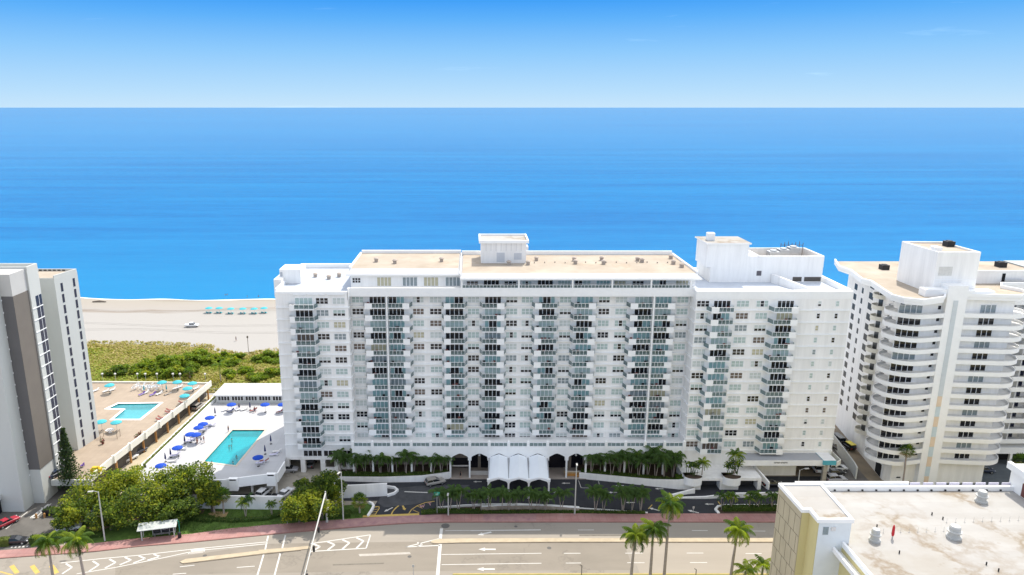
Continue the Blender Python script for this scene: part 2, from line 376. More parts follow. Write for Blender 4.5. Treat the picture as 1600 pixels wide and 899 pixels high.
# sea
def sea():
    m = bpy.data.materials.new('sea_water'); m.use_nodes = True
    nt = m.node_tree; N = nt.nodes; L = nt.links; b = N['Principled BSDF']
    b.inputs['Roughness'].default_value = .15; b.inputs['Specular IOR Level'].default_value = .01
    geo = N.new('ShaderNodeNewGeometry'); sep = N.new('ShaderNodeSeparateXYZ'); L.new(geo.outputs['Position'], sep.inputs[0])
    # wind streaks: long in x, narrowing with log distance so that they stay bands
    lg = N.new('ShaderNodeMath'); lg.operation = 'LOGARITHM'; lg.inputs[1].default_value = 2.0; L.new(sep.outputs['Y'], lg.inputs[0])
    dv = N.new('ShaderNodeMath'); dv.operation = 'DIVIDE'; L.new(sep.outputs['X'], dv.inputs[0]); L.new(sep.outputs['Y'], dv.inputs[1])
    cb = N.new('ShaderNodeCombineXYZ'); L.new(dv.outputs[0], cb.inputs['X']); L.new(lg.outputs[0], cb.inputs['Y'])
    mp = N.new('ShaderNodeMapping'); mp.inputs['Scale'].default_value = (1.1, 9.0, 1); mp.inputs['Rotation'].default_value = (0,0,R(2)); L.new(cb.outputs[0], mp.inputs['Vector'])
    n1 = N.new('ShaderNodeTexNoise'); n1.inputs['Scale'].default_value = 1.3; n1.inputs['Detail'].default_value = 7; n1.inputs['Roughness'].default_value = .6; n1.inputs['Distortion'].default_value = .35
    L.new(mp.outputs[0], n1.inputs['Vector'])
    # fine chop
    mp2 = N.new('ShaderNodeMapping'); mp2.inputs['Scale'].default_value = (.07,.22,1); mp2.inputs['Rotation'].default_value = (0,0,R(-12)); L.new(geo.outputs['Position'], mp2.inputs['Vector'])
    n2 = N.new('ShaderNodeTexNoise'); n2.inputs['Scale'].default_value = 1.0; n2.inputs['Detail'].default_value = 9; n2.inputs['Roughness'].default_value = .7; L.new(mp2.outputs[0], n2.inputs['Vector'])
    ad = N.new('ShaderNodeMath'); ad.operation = 'MULTIPLY_ADD'; ad.inputs[1].default_value = .55; L.new(n2.outputs['Fac'], ad.inputs[0]); L.new(n1.outputs['Fac'], ad.inputs[2])
    rp = N.new('ShaderNodeValToRGB'); L.new(ad.outputs[0], rp.inputs['Fac'])
    rp.color_ramp.elements[0].position = .50; rp.color_ramp.elements[0].color = SEA_DEEP
    rp.color_ramp.elements[1].position = 1.0; rp.color_ramp.elements[1].color = SEA_LIGHT
    # shallow water by the shore
    mr = N.new('ShaderNodeMapRange'); mr.inputs['From Min'].default_value = 318; mr.inputs['From Max'].default_value = 560; mr.inputs['To Min'].default_value = 1; mr.inputs['To Max'].default_value = 0
    L.new(sep.outputs['Y'], mr.inputs['Value'])
    pw = N.new('ShaderNodeMath'); pw.operation = 'POWER'; pw.inputs[1].default_value = 1.6; L.new(mr.outputs[0], pw.inputs[0])
    mx = N.new('ShaderNodeMixRGB'); mx.inputs['Color2'].default_value = SEA_SHALLOW; L.new(pw.outputs[0], mx.inputs['Fac']); L.new(rp.outputs[0], mx.inputs['Color1'])
    L.new(mx.outputs[0], b.inputs['Base Color'])
    bp = N.new('ShaderNodeBump'); bp.inputs['Strength'].default_value = .25; bp.inputs['Distance'].default_value = .6
    L.new(n2.outputs['Fac'], bp.inputs['Height']); L.new(bp.outputs['Normal'], b.inputs['Normal'])
    return m
SEA_DEEP = (.001,.080,.25,1); SEA_LIGHT = (.006,.150,.345,1); SEA_SHALLOW = (.004,.158,.345,1)
M['sea'] = sea()

# ------------------------------------------------------------------ world, sun, camera
SUN_EL, SUN_AZ = R(57), R(29)          # high in the east-south-east, beyond the building and to the right
w = bpy.data.worlds.new('World'); scene.world = w; w.use_nodes = True
nt = w.node_tree; N = nt.nodes; L = nt.links
bg = N['Background']
sky = N.new('ShaderNodeTexSky'); sky.sky_type = 'NISHITA'; sky.sun_disc = False
sky.sun_elevation = SUN_EL; sky.sun_rotation = SUN_AZ; sky.air_density = 1.0; sky.dust_density = .6; sky.ozone_density = 2.0
SKY_STRENGTH = .15
bg.inputs['Strength'].default_value = SKY_STRENGTH
tc = N.new('ShaderNodeTexCoord'); sp = N.new('ShaderNodeSeparateXYZ'); L.new(tc.outputs['Generated'], sp.inputs[0])
ramp = N.new('ShaderNodeValToRGB'); L.new(sp.outputs['Z'], ramp.inputs['Fac'])
SKYK = 1/6
def skc(c): return (*[x*SKYK for x in c], 1)
SKY_STOPS = [(0,(1.459, 1.999, 2.459)),(0.02,(1.211, 1.864, 2.481)),(0.07,(0.694, 1.509, 2.481)),(0.11,(0.302, 1.139, 2.437)),(0.135,(0.13, 0.888, 2.393)),(.30,(.35,1.3,3.3))]
el = ramp.color_ramp.elements
el[0].position = SKY_STOPS[0][0]; el[0].color = skc(SKY_STOPS[0][1]); el[1].position = SKY_STOPS[1][0]; el[1].color = skc(SKY_STOPS[1][1])
for p_, c_ in SKY_STOPS[2:]:
    e_ = el.new(p_); e_.color = skc(c_)
# thin cirrus
mpw = N.new('ShaderNodeMapping'); mpw.inputs['Scale'].default_value = (2.2,2.2,26); mpw.inputs['Rotation'].default_value = (0,R(-5),0); mpw.inputs['Location'].default_value = (4.3,1.1,.9)
L.new(tc.outputs['Generated'], mpw.inputs['Vector'])
nzw = N.new('ShaderNodeTexNoise'); nzw.inputs['Scale'].default_value = 2.1; nzw.inputs['Detail'].default_value = 9; nzw.inputs['Roughness'].default_value = .62; nzw.inputs['Distortion'].default_value = .4
L.new(mpw.outputs[0], nzw.inputs['Vector'])
rc = N.new('ShaderNodeValToRGB'); rc.color_ramp.elements[0].position = .64; rc.color_ramp.elements[0].color = (0,0,0,1); rc.color_ramp.elements[1].position = .85; rc.color_ramp.elements[1].color = (.16,.16,.16,1)
L.new(nzw.outputs['Fac'], rc.inputs['Fac'])
mxc = N.new('ShaderNodeMixRGB'); mxc.inputs['Color2'].default_value = (.70,.87,.97,1); L.new(rc.outputs[0], mxc.inputs['Fac']); L.new(ramp.outputs[0], mxc.inputs['Color1'])
# low sky graded to the day's colours, the high sky the physical one
mr = N.new('ShaderNodeMapRange'); mr.inputs['From Min'].default_value = .14; mr.inputs['From Max'].default_value = .34; mr.inputs['To Min'].default_value = 1; mr.inputs['To Max'].default_value = 0
L.new(sp.outputs['Z'], mr.inputs['Value'])
mxs = N.new('ShaderNodeMixRGB'); L.new(mr.outputs[0], mxs.inputs['Fac']); hsv = N.new('ShaderNodeHueSaturation'); hsv.inputs['Saturation'].default_value = .22; L.new(sky.outputs[0], hsv.inputs['Color']); L.new(hsv.outputs[0], mxs.inputs['Color1']); sc6 = N.new('ShaderNodeVectorMath'); sc6.operation = 'SCALE'; sc6.inputs['Scale'].default_value = 6.0; L.new(mxc.outputs[0], sc6.inputs[0]); L.new(sc6.outputs[0], mxs.inputs['Color2'])
L.new(mxs.outputs[0], bg.inputs['Color'])

sun = bpy.data.lights.new('sun', 'SUN'); sun.energy = 2.0; sun.angle = R(.5); sun.color = (1.0,.93,.82)
so = bpy.data.objects.new('sun', sun); COL.objects.link(so)
sd = Vector((math.sin(SUN_AZ)*math.cos(SUN_EL), math.cos(SUN_AZ)*math.cos(SUN_EL), math.sin(SUN_EL)))
so.rotation_euler = sd.to_track_quat('Z', 'Y').to_euler(); so.location = sd*500

cam = bpy.data.cameras.new('camera'); co = bpy.data.objects.new('camera', cam); COL.objects.link(co)
co.location = (0,0,CAMH); co.rotation_euler = (R(90)-PITCH, 0, 0)
cam.sensor_width = 36; cam.lens = FOC/1600*36; cam.shift_x = (800-PX)/1600
cam.clip_start = 1; cam.clip_end = 500000
scene.camera = co
scene.view_settings.view_transform = 'Standard'; scene.view_settings.look = 'None'
scene.view_settings.exposure = 1.40; scene.view_settings.gamma = 1
scene.cycles.max_bounces = 6; scene.cycles.transparent_max_bounces = 12
scene.cycles.use_denoising = True
scene.cycles.caustics_reflective = False; scene.cycles.caustics_refractive = False
# ================================================================== THE SETTING
def gp(pts, z=0.0): return [G(x, y, z) for x, y in pts]
# ground, beach, sea
struct('ground', MB().sheet([(-900,-500),(900,-500),(900,262),(-900,262)], 0), M['earth'])
def shore(x):  # where the sand meets the water
    return 317.8 + max(0, (-x-118))*.085 + 1.6*math.sin(x*.05) + .8*math.sin(x*.13+1)
b = MB(); xs = [-700+i*20 for i in range(22)] + [-270+i*6 for i in range(40)] + [-20+i*40 for i in range(20)]
rows = []
for t in range(9):
    row = []
    for x in xs:
        s_ = shore(x); ys = [205, 250, 280, 300, s_-10, s_-3, s_, s_+4, s_+25]
        zs = [.02, .05, .15, .1, -.1, -.35, -.6, -.9, -2.5]
        row.append((x, ys[t], zs[t]))
    rows.append(row)
vs = [p for r_ in rows for p in r_]; n_ = len(xs)
b.raw(vs, [(t*n_+i, t*n_+i+1, (t+1)*n_+i+1, (t+1)*n_+i) for t in range(8) for i in range(n_-1)])
def sandmat():
    m = mat('dry_and_wet_sand', (.60,.565,.51), .95, 0)
    nt = m.node_tree; N = nt.nodes; L = nt.links; bs = N['Principled BSDF']
    geo = N.new('ShaderNodeNewGeometry'); sp_ = N.new('ShaderNodeSeparateXYZ'); L.new(geo.outputs['Position'], sp_.inputs[0])
    nz = N.new('ShaderNodeTexNoise'); nz.inputs['Scale'].default_value = .035; nz.inputs['Detail'].default_value = 8
    mp = N.new('ShaderNodeMapping'); mp.inputs['Scale'].default_value = (.5,2.2,1); L.new(geo.outputs['Position'], mp.inputs['Vector']); L.new(mp.outputs[0], nz.inputs['Vector'])
    ma = N.new('ShaderNodeMath'); ma.operation = 'MULTIPLY_ADD'; ma.inputs[1].default_value = 26; L.new(nz.outputs['Fac'], ma.inputs[0]); L.new(sp_.outputs['Y'], ma.inputs[2])
    mr_ = N.new('ShaderNodeMapRange'); mr_.inputs['From Min'].default_value = 200; mr_.inputs['From Max'].default_value = 340; L.new(ma.outputs[0], mr_.inputs['Value'])
    rp = N.new('ShaderNodeValToRGB'); e = rp.color_ramp.elements
    e[0].position = 0; e[0].color = (0.312,0.301,0.290,1); e[1].position = .78; e[1].color = (0.305,0.291,0.272,1)
    for p_, c_ in ((.805,(0.224,0.188,0.154,1)),(.815,(0.291,0.270,0.245,1)),(.86,(0.291,0.265,0.232,1)),(.93,(0.282,0.257,0.218,1)),(.97,(0.224,0.193,0.150,1))):
        q = e.new(p_); q.color = c_
    L.new(mr_.outputs[0], rp.inputs['Fac']); L.new(rp.outputs[0], bs.inputs['Base Color'])
    return m
struct('beach', b, sandmat(), smooth=True)
b = MB()
ring = [290, 600, 1500, 5000, 20000, 80000, 260000]
for i in range(len(ring)-1):
    y0, y1 = ring[i], ring[i+1]
    k0, k1 = (900, 2500) if i == 0 else (y0*1.6+900, y1*1.6+900)
    if i == 0: k0 = 900
    k0 = 900 if i == 0 else y0*2+1300; k1 = y1*2+1300
    if i == 0: k0 = 290*2+1300
    b.face([(-k0,y0,-.6),(k0,y0,-.6),(k1,y1,-.6),(-k1,y1,-.6)])
struct('ocean', b, M['sea'])
b = MB(); pts = [(x, shore(x)) for x in [-260+i*3 for i in range(75)]]
for i in range(len(pts)-1):
    w0 = .6+.6*math.sin(pts[i][0]*.21)*math.sin(pts[i][0]*.043+1); w1 = .6+.6*math.sin(pts[i+1][0]*.21)*math.sin(pts[i+1][0]*.043+1)
    b.face([(pts[i][0],pts[i][1]-.5,-.52),(pts[i+1][0],pts[i+1][1]-.5,-.52),(pts[i+1][0],pts[i+1][1]+w1,-.53),(pts[i][0],pts[i][1]+w0,-.53)])
struct('surf_foam', b, mat('foam', (.75,.77,.77), .8, .05, 2))

b = MB()
for k, (o1, o2) in enumerate(((0,1.7),(9,10.6),(31,32.6))):
    for o_ in (o1, o2):
        P = [(x, 268+o_+2.2*math.sin(x*.03+k)+1.1*math.sin(x*.083+2*k)) for x in range(-170,-54,3)]
        for a, c in zip(P[:-1], P[1:]): b.face([(a[0],a[1]-.08,.19),(c[0],c[1]-.08,.19),(c[0],c[1]+.08,.19),(a[0],a[1]+.08,.19)])
struct('tyre_tracks', b, mat('pressed_sand', (.335,.32,.30), .95, .06, .5))
# main road
curb_lo = [(-260,918),(-120,893),(0,872.7),(80,867),(155,861.4),(217,854),(300,847.5),(360,841.5),(409,836.8),(460,832),(500,828.8),(550,824.5),(600,820.5),(640,818),(700,816.5),(880,816.2),(1210,816.4),(1700,817.5)]
curb_up = [(-260,906),(-120,881),(0,861),(80,855),(155,849),(217,842),(300,835),(360,826.5),(409,822),(460,818),(500,815),(550,811.5),(600,808),(640,806.3),(692,805),(885,803),(1210,803.5),(1700,805)]
LO = gp(curb_lo); UP = gp(curb_up)
road_s = [(-3.6,118.3),(80,118.3),(320,118.3)]
struct('road', MB().sheet(LO[::-1] + [(-180,90),(-3.6,90)] + road_s, .008), M['road'])
struct('road_repair_patch', MB().sheet(gp([(980,848),(1800,848),(1800,897),(1000,897)]), .012), mat('pale_road_asphalt', (.31,.275,.23), .9, .06, .2, stretch=(.15,1,1)))
struct('road_resurfaced_lane', MB().sheet(gp([(180,884),(420,850),(690,846),(975,849),(990,891),(600,893),(180,899)]), .012), M['road2'])
struct('sidewalk', MB().prism(LO + UP[::-1], -.2, .13, 0), M['pink'])
b = MB(); b.wall(LO, .28, 0, .14, 0); struct('kerb', b, mat('dark_pink_kerb', (.27,.14,.12), .9, .15, .8))
b = MB()
for pa, pb_ in (((120,853),(215,843)),((395,823.5),(470,817.5)),((757,804),(842,803.6)),((560,812),(660,806))):   # older pavers
    pass
sp_ = [gp([(500,815),(640,806.3),(690,805),(690,816.6),(640,818.1),(500,828.8)]), gp([(755,804.2),(838,803.6),(838,816.2),(755,816.3)]), gp([(395,823.5),(436,820),(455,832.3),(410,836.7)])]
for p_ in sp_: b.sheet(p_, .134)
struct('sidewalk_old_pavers', b, mat('worn_violet_pavers', (.27,.15,.165), .9, 0, .8, col2=(.40,.24,.215), detail=8))
# medians
b = MB()
m1 = gp([(281,879),(290,874.5),(340,869),(405,861.5),(470,855.2),(484,854),(485,858),(470,860),(410,866),(345,874),(300,879.5),(285,881)])
b.prism(m1, 0, .14); b.prism(gp([(404,860.5),(449,857),(452,862),(407,866)]), .142, .15)
m2 = gp([(673,846.5),(682,843.5),(720,842.4),(880,841.8),(1230,841.8),(1700,842.5),(1700,848.4),(1230,847.6),(880,847.4),(720,848.6),(682,850),(674,849)])
b.prism(m2, 0, .14)
struct('median', b, M['kerb'])
b = MB(); b.wall(gp([(676,850.2),(720,849),(880,847.9),(1230,848.1),(1700,848.9)]), .2, 0, .10); b.wall(gp([(286,881.5),(345,874.5),(410,866.5),(470,860.4)]), .2, 0, .10)
struct('median_gutter', b, mat('gutter_dirt', (.20,.165,.12), .95, .25, .8))
# west verge at the bottom edge of the view
struct('verge', MB().prism([(-3.5,118.1),(320,118.1),(320,104),(-3.5,104)], 0, .12), mat('dry_verge', (.30,.25,.09), .95, 0, .5, col2=(.20,.20,.05)))
b = MB(); b.wall([(-3.5,118.2),(320,118.2)], .25, 0, .15); struct('yellow_kerb', b, mat('faded_yellow_kerb', (.42,.33,.15), .9, .15, .6))

# road paint
def stroke(b, pts, wd, z=.018, mi=0):
    P = [Vector(p) for p in pts]
    for a, c in zip(P[:-1], P[1:]):
        d = (c-a).normalized(); nn = Vector((-d.y, d.x))*wd/2
        b.face([(*(a-nn),z),(*(c-nn),z),(*(c+nn),z),(*(a+nn),z)], mi)
def ps(b, pts, wd, z=.018, mi=0): stroke(b, gp(pts), wd, z, mi)
def arrow(b, px, py, ang, ln=2.6, z=.018, mi=0, wd=.35, hd=.9):
    x, y = G(px, py); c, s_ = math.cos(ang), math.sin(ang)
    def T(u, v): return (x+u*c-v*s_, y+u*s_+v*c, z)
    b.face([T(-ln/2,-wd/2),T(ln*.12,-wd/2),T(ln*.12,wd/2),T(-ln/2,wd/2)], mi)
    b.face([T(ln*.12,-hd/2),T(ln/2,0),T(ln*.12,hd/2)], mi)
b = MB()
ps(b, [(690,826),(688,842)], .6); ps(b, [(688,849),(683.5,903)], .62)
ps(b, [(419,837.5),(414,861)], .3); ps(b, [(412,866.5),(401,903)], .3); ps(b, [(446,836.5),(441,857)], .3); ps(b, [(438.5,863),(428,903)], .3)
ps(b, [(696,829.5),(845,828)], .15)
for a, c in (((735,829.6),(845,828.6)),((903,828.5),(928,828.4)),((1081,829.3),(1106,829.4)),((1171,830),(1196,830.2)),((690,866.8),(846,864.8)),((690,882.6),(846,880.4)),((881,864.9),(907,864.8)),((884,880.2),(908,880)),((977,864.7),(1004,864.6)),((980,879.6),(1007,879.6)),((1073,864.5),(1099,864.5)),((1078,879.4),(1105,879.4)),((1165,865.2),(1190,865.3)),((1170,880),(1196,880)),((281,886),(304,883.5)),((370,887),(398,885)),((270,897.5),(291,896)),((200,857),(201,857))):
    ps(b, [a, c], .17)
# chevrons west of the left median
ps(b, [(95,880),(160,873),(217,868),(305,858),(418,847)], .2); ps(b, [(120,897),(180,887),(255,872),(305,861),(418,850)], .2)
for x, y, k in ((103,881,8),(145,877,8),(171,874,7),(195,871,6),(217,869,5.5),(240,866.5,4.5)):
    ps(b, [(x,y),(x+11-k*.2,y+k*.75)], .35); ps(b, [(x+11-k*.2,y+k*.75),(x-14+k,y+k*2)], .35)
# chevrons in the middle
tri = [(485,850),(579,836),(572,857),(485,862)]
ps(b, [tri[0],tri[1]], .25); ps(b, [tri[1],tri[2]], .25); ps(b, [tri[2],tri[3]], .25)
for x in (489,512,535,557):
    ps(b, [(x,850-(x-489)*.14),(x+11,854.5-(x-489)*.13)], .4); ps(b, [(x+11,854.5-(x-489)*.13),(x,861-(x-489)*.06)], .4)
ps(b, [(634,855),(688,841.5)], .25); ps(b, [(634,855),(688,852.5)], .25); ps(b, [(652,848),(660,851.5)], .3); ps(b, [(660,851.5),(652,854)], .3)
ps(b, [(294,866),(302,859),(320,858),(319,862)], .18)
arrow(b, 761, 858.6, math.pi, 3.4, wd=.42, hd=1.1); arrow(b, 759, 889.6, math.pi, 3.4, wd=.42, hd=1.1)
arrow(b, 757, 834, R(200), 3.0, wd=.45, hd=1.1)
struct('road_markings', b, M['line'])
b = MB(); b.sheet(gp([(298,859),(320,857.5),(317,864),(297,866)]), .0135); b.sheet(gp([(560,866),(640,863),(642,866),(562,869.5)]), .0135); struct('road_pale_patches', b, mat('pale_patch', (.40,.37,.33), .9, .15, 1))
b = MB(); b.sheet(gp([(100,866),(150,861.5),(150,863),(100,868)]), .0135); b.sheet(gp([(905,836),(985,836),(985,838),(905,838)]), .0135); b.sheet(gp([(520,882),(600,879.5),(600,881.5),(520,884)]), .0135); struct('road_dark_patches', b, mat('dark_patch', (.16,.145,.12), .9, .2, 1))
b = MB()
for x in (18,50,80): 
    ps(b, [(x,884),(x+9,896)], .8)
ps(b, [(-40,897),(0,893.5),(20,899)], .3)
struct('yellow_road_markings', b, M['yline'])
b = MB()
for x, y, r_ in ((858,856.5,.45),(438,846,.4),(806,823,.35),(320,868.5,.4),(696,822,.9),(440,864,.35),(640,870,.4)):
    c = G(x, y); b.prism([(c[0]+r_*math.cos(a*math.pi/6), c[1]+r_*math.sin(a*math.pi/6)) for a in range(12)], .013, .02)
struct('manhole_covers', b, mat('iron_cover', (.10,.095,.09), .7, .1, 3))

# forecourt asphalt, kerbs and paint
drive = [(528,735.5),(700,735.5),(705,744.5),(900,744.5),(1095,744.5),(1216,744.5),(1340,744.5),(1340,800),(1215,803.3),(1125,803.3),(1110,803.3),(1012,803),(960,799.5),(905,796),(860,793.5),(810,791.5),(760,791.5),(720,793.5),(690,797),(668,803),(655,806),(575,809),(582,795),(590,783),(528,783)]
struct('driveway', MB().sheet(gp(drive), .012), M['asphalt'])
struct('driveway_repair', MB().sheet(gp([(600,765),(660,759),(735,758),(700,775),(650,788),(600,793),(590,786)]), .016), mat('grey_worn_asphalt', (.068,.070,.075), .9, .25, .5))
b = MB()
for x, y in ((884,755.3),(870,769.6),(857,780.5),(968,759),(957,769.8),(985,785.5),(746,753),(745,780.5),(1108,788),(1030,764)): arrow(b, x, y, math.pi, 2.0, .02, wd=.26, hd=.75)
arrow(b, 1083, 799.5, R(152), 2.4, .02, wd=.3, hd=.9); arrow(b, 1022, 796, R(150), 2.4, .02, wd=.3, hd=.9); arrow(b, 607, 796.5, R(225), 2.4, .02, wd=.28, hd=.85); arrow(b, 1078, 771, math.pi, 2.2, .02)
ps(b, [(904,751),(908,762.5),(920,762.8)], .12, .02); ps(b, [(935,752),(938,762.8)], .12, .02); ps(b, [(632,768.5),(668,770)], .35, .02)
struct('driveway_markings', b, M['line'])
b = MB()
ps(b, [(567,808),(655,804.5)], .75, .14)
for k in range(4): ps(b, [(579+k*-1.5,794+k*3.6),(592-k*1.2,792+k*3.7)], .17, .022)
ps(b, [(579,792.5),(592,791.5),(592.5,795),(585,806)], .2, .022)
ps(b, [(611,805),(614,799),(619,793.5),(623,790.5)], .3, .022)
ps(b, [(638,804),(643,796.5),(652,790.5),(665,785.5),(679,783.5)], .22, .022); ps(b, [(645,797),(655,801.5)], .16, .022); ps(b, [(652,791),(660,794.5)], .16, .022)
arrow(b, 631, 794, R(-70), 2.0, .022, wd=.4, hd=.9)
ps(b, [(1122,784),(1127,791)], .22, .022); ps(b, [(1013,795.5),(1019,789)], .2, .022)
struct('yellow_driveway_markings', b, M['yline'])
b = MB()
ps(b, [(656,789),(658,793),(659.5,790),(661.5,793),(663,788.5)], .16, .022); ps(b, [(668,786.5),(674,785.7)], .16, .022); ps(b, [(671,786),(672.5,790)], .16, .022)
struct('pink_driveway_lettering', b, mat('pink_road_paint', (.50,.28,.30), .8, .1, 2))

# planted ground between driveway and sidewalk
def strip(name, pts, z, m): return struct(name, MB().prism(gp(pts), 0, z), m)
strip('planting_bed', [(655,806),(668,803),(690,797),(720,793.5),(760,791.5),(810,791.5),(860,793.5),(905,796),(960,799.5),(1012,803),(885,803),(692,805)], .10, M['soil'])
strip('right_planting_bed', [(1123,803.2),(1118,797),(1126,791.5),(1340,791),(1340,803.5)], .10, M['soil'])
strip('lawn', [(120,852),(155,848.8),(217,841.8),(300,834.8),(360,826.3),(409,821.8),(460,817.8),(500,814.8),(545,811.7),(575,808.6),(582,795),(580,787),(445,797),(309,795),(240,790),(130,815)], .06, M['lawn'])
struct('bare_soil', MB().sheet(gp([(325,803),(336,799.5),(357,800.5),(352,810),(336,812.5)]), .07), mat('bare_soil', (.36,.26,.13), .95, .15, .8))
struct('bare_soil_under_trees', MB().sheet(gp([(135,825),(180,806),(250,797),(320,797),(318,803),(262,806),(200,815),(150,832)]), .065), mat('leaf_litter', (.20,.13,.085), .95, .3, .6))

# left car parks and alley
struct('left_car_park', MB().sheet(gp([(-200,905),(-120,880),(0,861),(62,855.5),(100,849),(140,838),(150,815),(130,795),(118,763),(85,750),(-160,800),(-260,840)]), .01), M['lot'])
b = MB()
ps(b, [(9,827),(43,800)], .2); ps(b, [(48,809.5),(76,788)], .45); ps(b, [(57,808),(80,787)], .2); ps(b, [(48,809.5),(60,808.5)], .3); ps(b, [(64,794),(75,794)], .3); ps(b, [(60,800),(70,800)], .3)
for x in (17,23,29,35,41): ps(b, [(x,855.5-(x-17)*.05),(x+3,855-(x-17)*.05)], .5)
struct('car_park_markings', b, M['line'])
struct('alley', MB().sheet([G(195,735),G(150,765),(-66,135),(-63,150),(-75.5,153),(-73.0,193),(-74,206),(-86,206),(-86,170)], .011), M['sandconc'])
struct('rear_car_park', MB().sheet([(-60.5,141.2),(-40.5,140.7),(-31,146),(-29.5,153),(-30,165),(-46,165),(-46,153.5),(-60.5,153)], .014), M['concrete'])
b = MB(); 
for x0, y0, x1, y1 in ((424,773.5,433,760),(397,773.5,404,761)): ps(b, [(x0,y0),(x1,y1)], .12, .022)
struct('parking_bay_lines', b, M['line'])
struct('parking_bay_asphalt', MB().sheet([(-58,141.6),(-41,141.2),(-42.5,147.5),(-58,147)], .018), M['asphalt'])
# right alley and yard
struct('right_alley', MB().sheet([(84,140),(97,153),(101.8,188),(103,215),(88,215),(86.5,160),(76,158),(76,140)], .010), mat('tan_service_lane', (.27,.215,.15), .9, 0, .25, col2=(.17,.145,.11), detail=8))
struct('right_lane_asphalt', MB().sheet([(84.2,141),(91.5,141),(93.2,160),(95,200),(88.5,200),(87.6,160)], .014), mat('grey_lane', (.135,.125,.115), .9, .2, .3))
struct('right_yard', MB().sheet([(97,138),(240,138),(240,172),(118,172),(110,153),(97,153)], .010), mat('blue_grey_asphalt', (.10,.115,.125), .9, .15, .4))
# ================================================================== THE MAIN APARTMENT BUILDING
BLD = thing('apartment_building', 'long white balconied apartment block with a flat tan roof and white arcade facing the road', 'building', (10,165,0))
YC, YW, YR, YT = 160.2, 157.0, 155.6, 154.3      # centre wall, left wing, right wing, terrace front
XL0, XL1 = -44.0, -27.75
XR0, XR1 = 49.9, 84.4
zr = [41.8-2.82*k for k in range(13)]              # window centres of the thirteen floors, centre
zl = [42.35-2.80*k for k in range(13)]
zrr = [GZ(y_, YR) for y_ in (474.8,)]
zq = [GZ(474.8,YR) - k*(GZ(474.8,YR)-GZ(694,YR))/12 for k in range(13)]
TERR = GZ(700.5, YT)                               # terrace floor
b = MB()
b.box(XL0, XL1, YW, 183, 3.4, 44.3, 0)
b.box(XL1-.01, XR0+.01, YC, 180.5, 0, 44.0, 0)
b.box(XR0, XR1, YR, 180, GZ(728,YR), 44.0, 0)
b.box(XR0, GX(1243,YR,740), YR, 168, 0, GZ(728,YR)-.003, 0); b.box(GX(1286,YR,740), XR1, YR, 156.6, 0, GZ(728,YR)-.003)
b.box(XR0+1, XR1-.3, 168, 179, 0, GZ(728,YR)-.003)
b.box(XL0+.3, XL1-.01, 168, 179, 0, 3.395)
put('wall', b, M['white'], BLD)
# piers below the left wing and a dark garage behind
b = MB()
for px in (449, 474, 505, 527, 545):
    x = GX(px, YW, 735); b.box(x-.55, x+.55, YW, YW+1.2, 0, 3.4)
b.box(GX(508,YW,735), XL1, YW+.02, YW+.4, 0, 1.3)
put('pier', b, M['white'], BLD)
each('garage_back_wall', mat('brown_garage', (.06,.045,.035), .9, .2, .5), BLD, [(XL0+.4, XL1-.4, 167.5, 167.9, 0, 3.39),(GX(1243,YR,740)+.1, GX(1286,YR,740)-.1, 163, 163.3, 0, 4)])

# ---- floor ledges
b = MB()
for k in range(13):
    if k < 12: b.box(XL1+.1, XR0-.1, YC-.32, YC+.05, zr[k]-1.62, zr[k]-1.42)
    b.box(XL0-.02, XL1+.3, YW-.22, YW+.05, zl[k]-1.62, zl[k]-1.42)
    b.box(XL1-.05, XL1+.3, YW, YC-.33, zl[k]-1.62, zl[k]-1.42)
    b.box(XR0-.3, XR1+.02, YR-.22, YR+.05, zq[k]-1.64, zq[k]-1.44)
    b.box(XR0-.3, XR0+.05, YR, YC-.33, zq[k]-1.64, zq[k]-1.44)
put('floor_ledge', b, M['white2'], BLD)

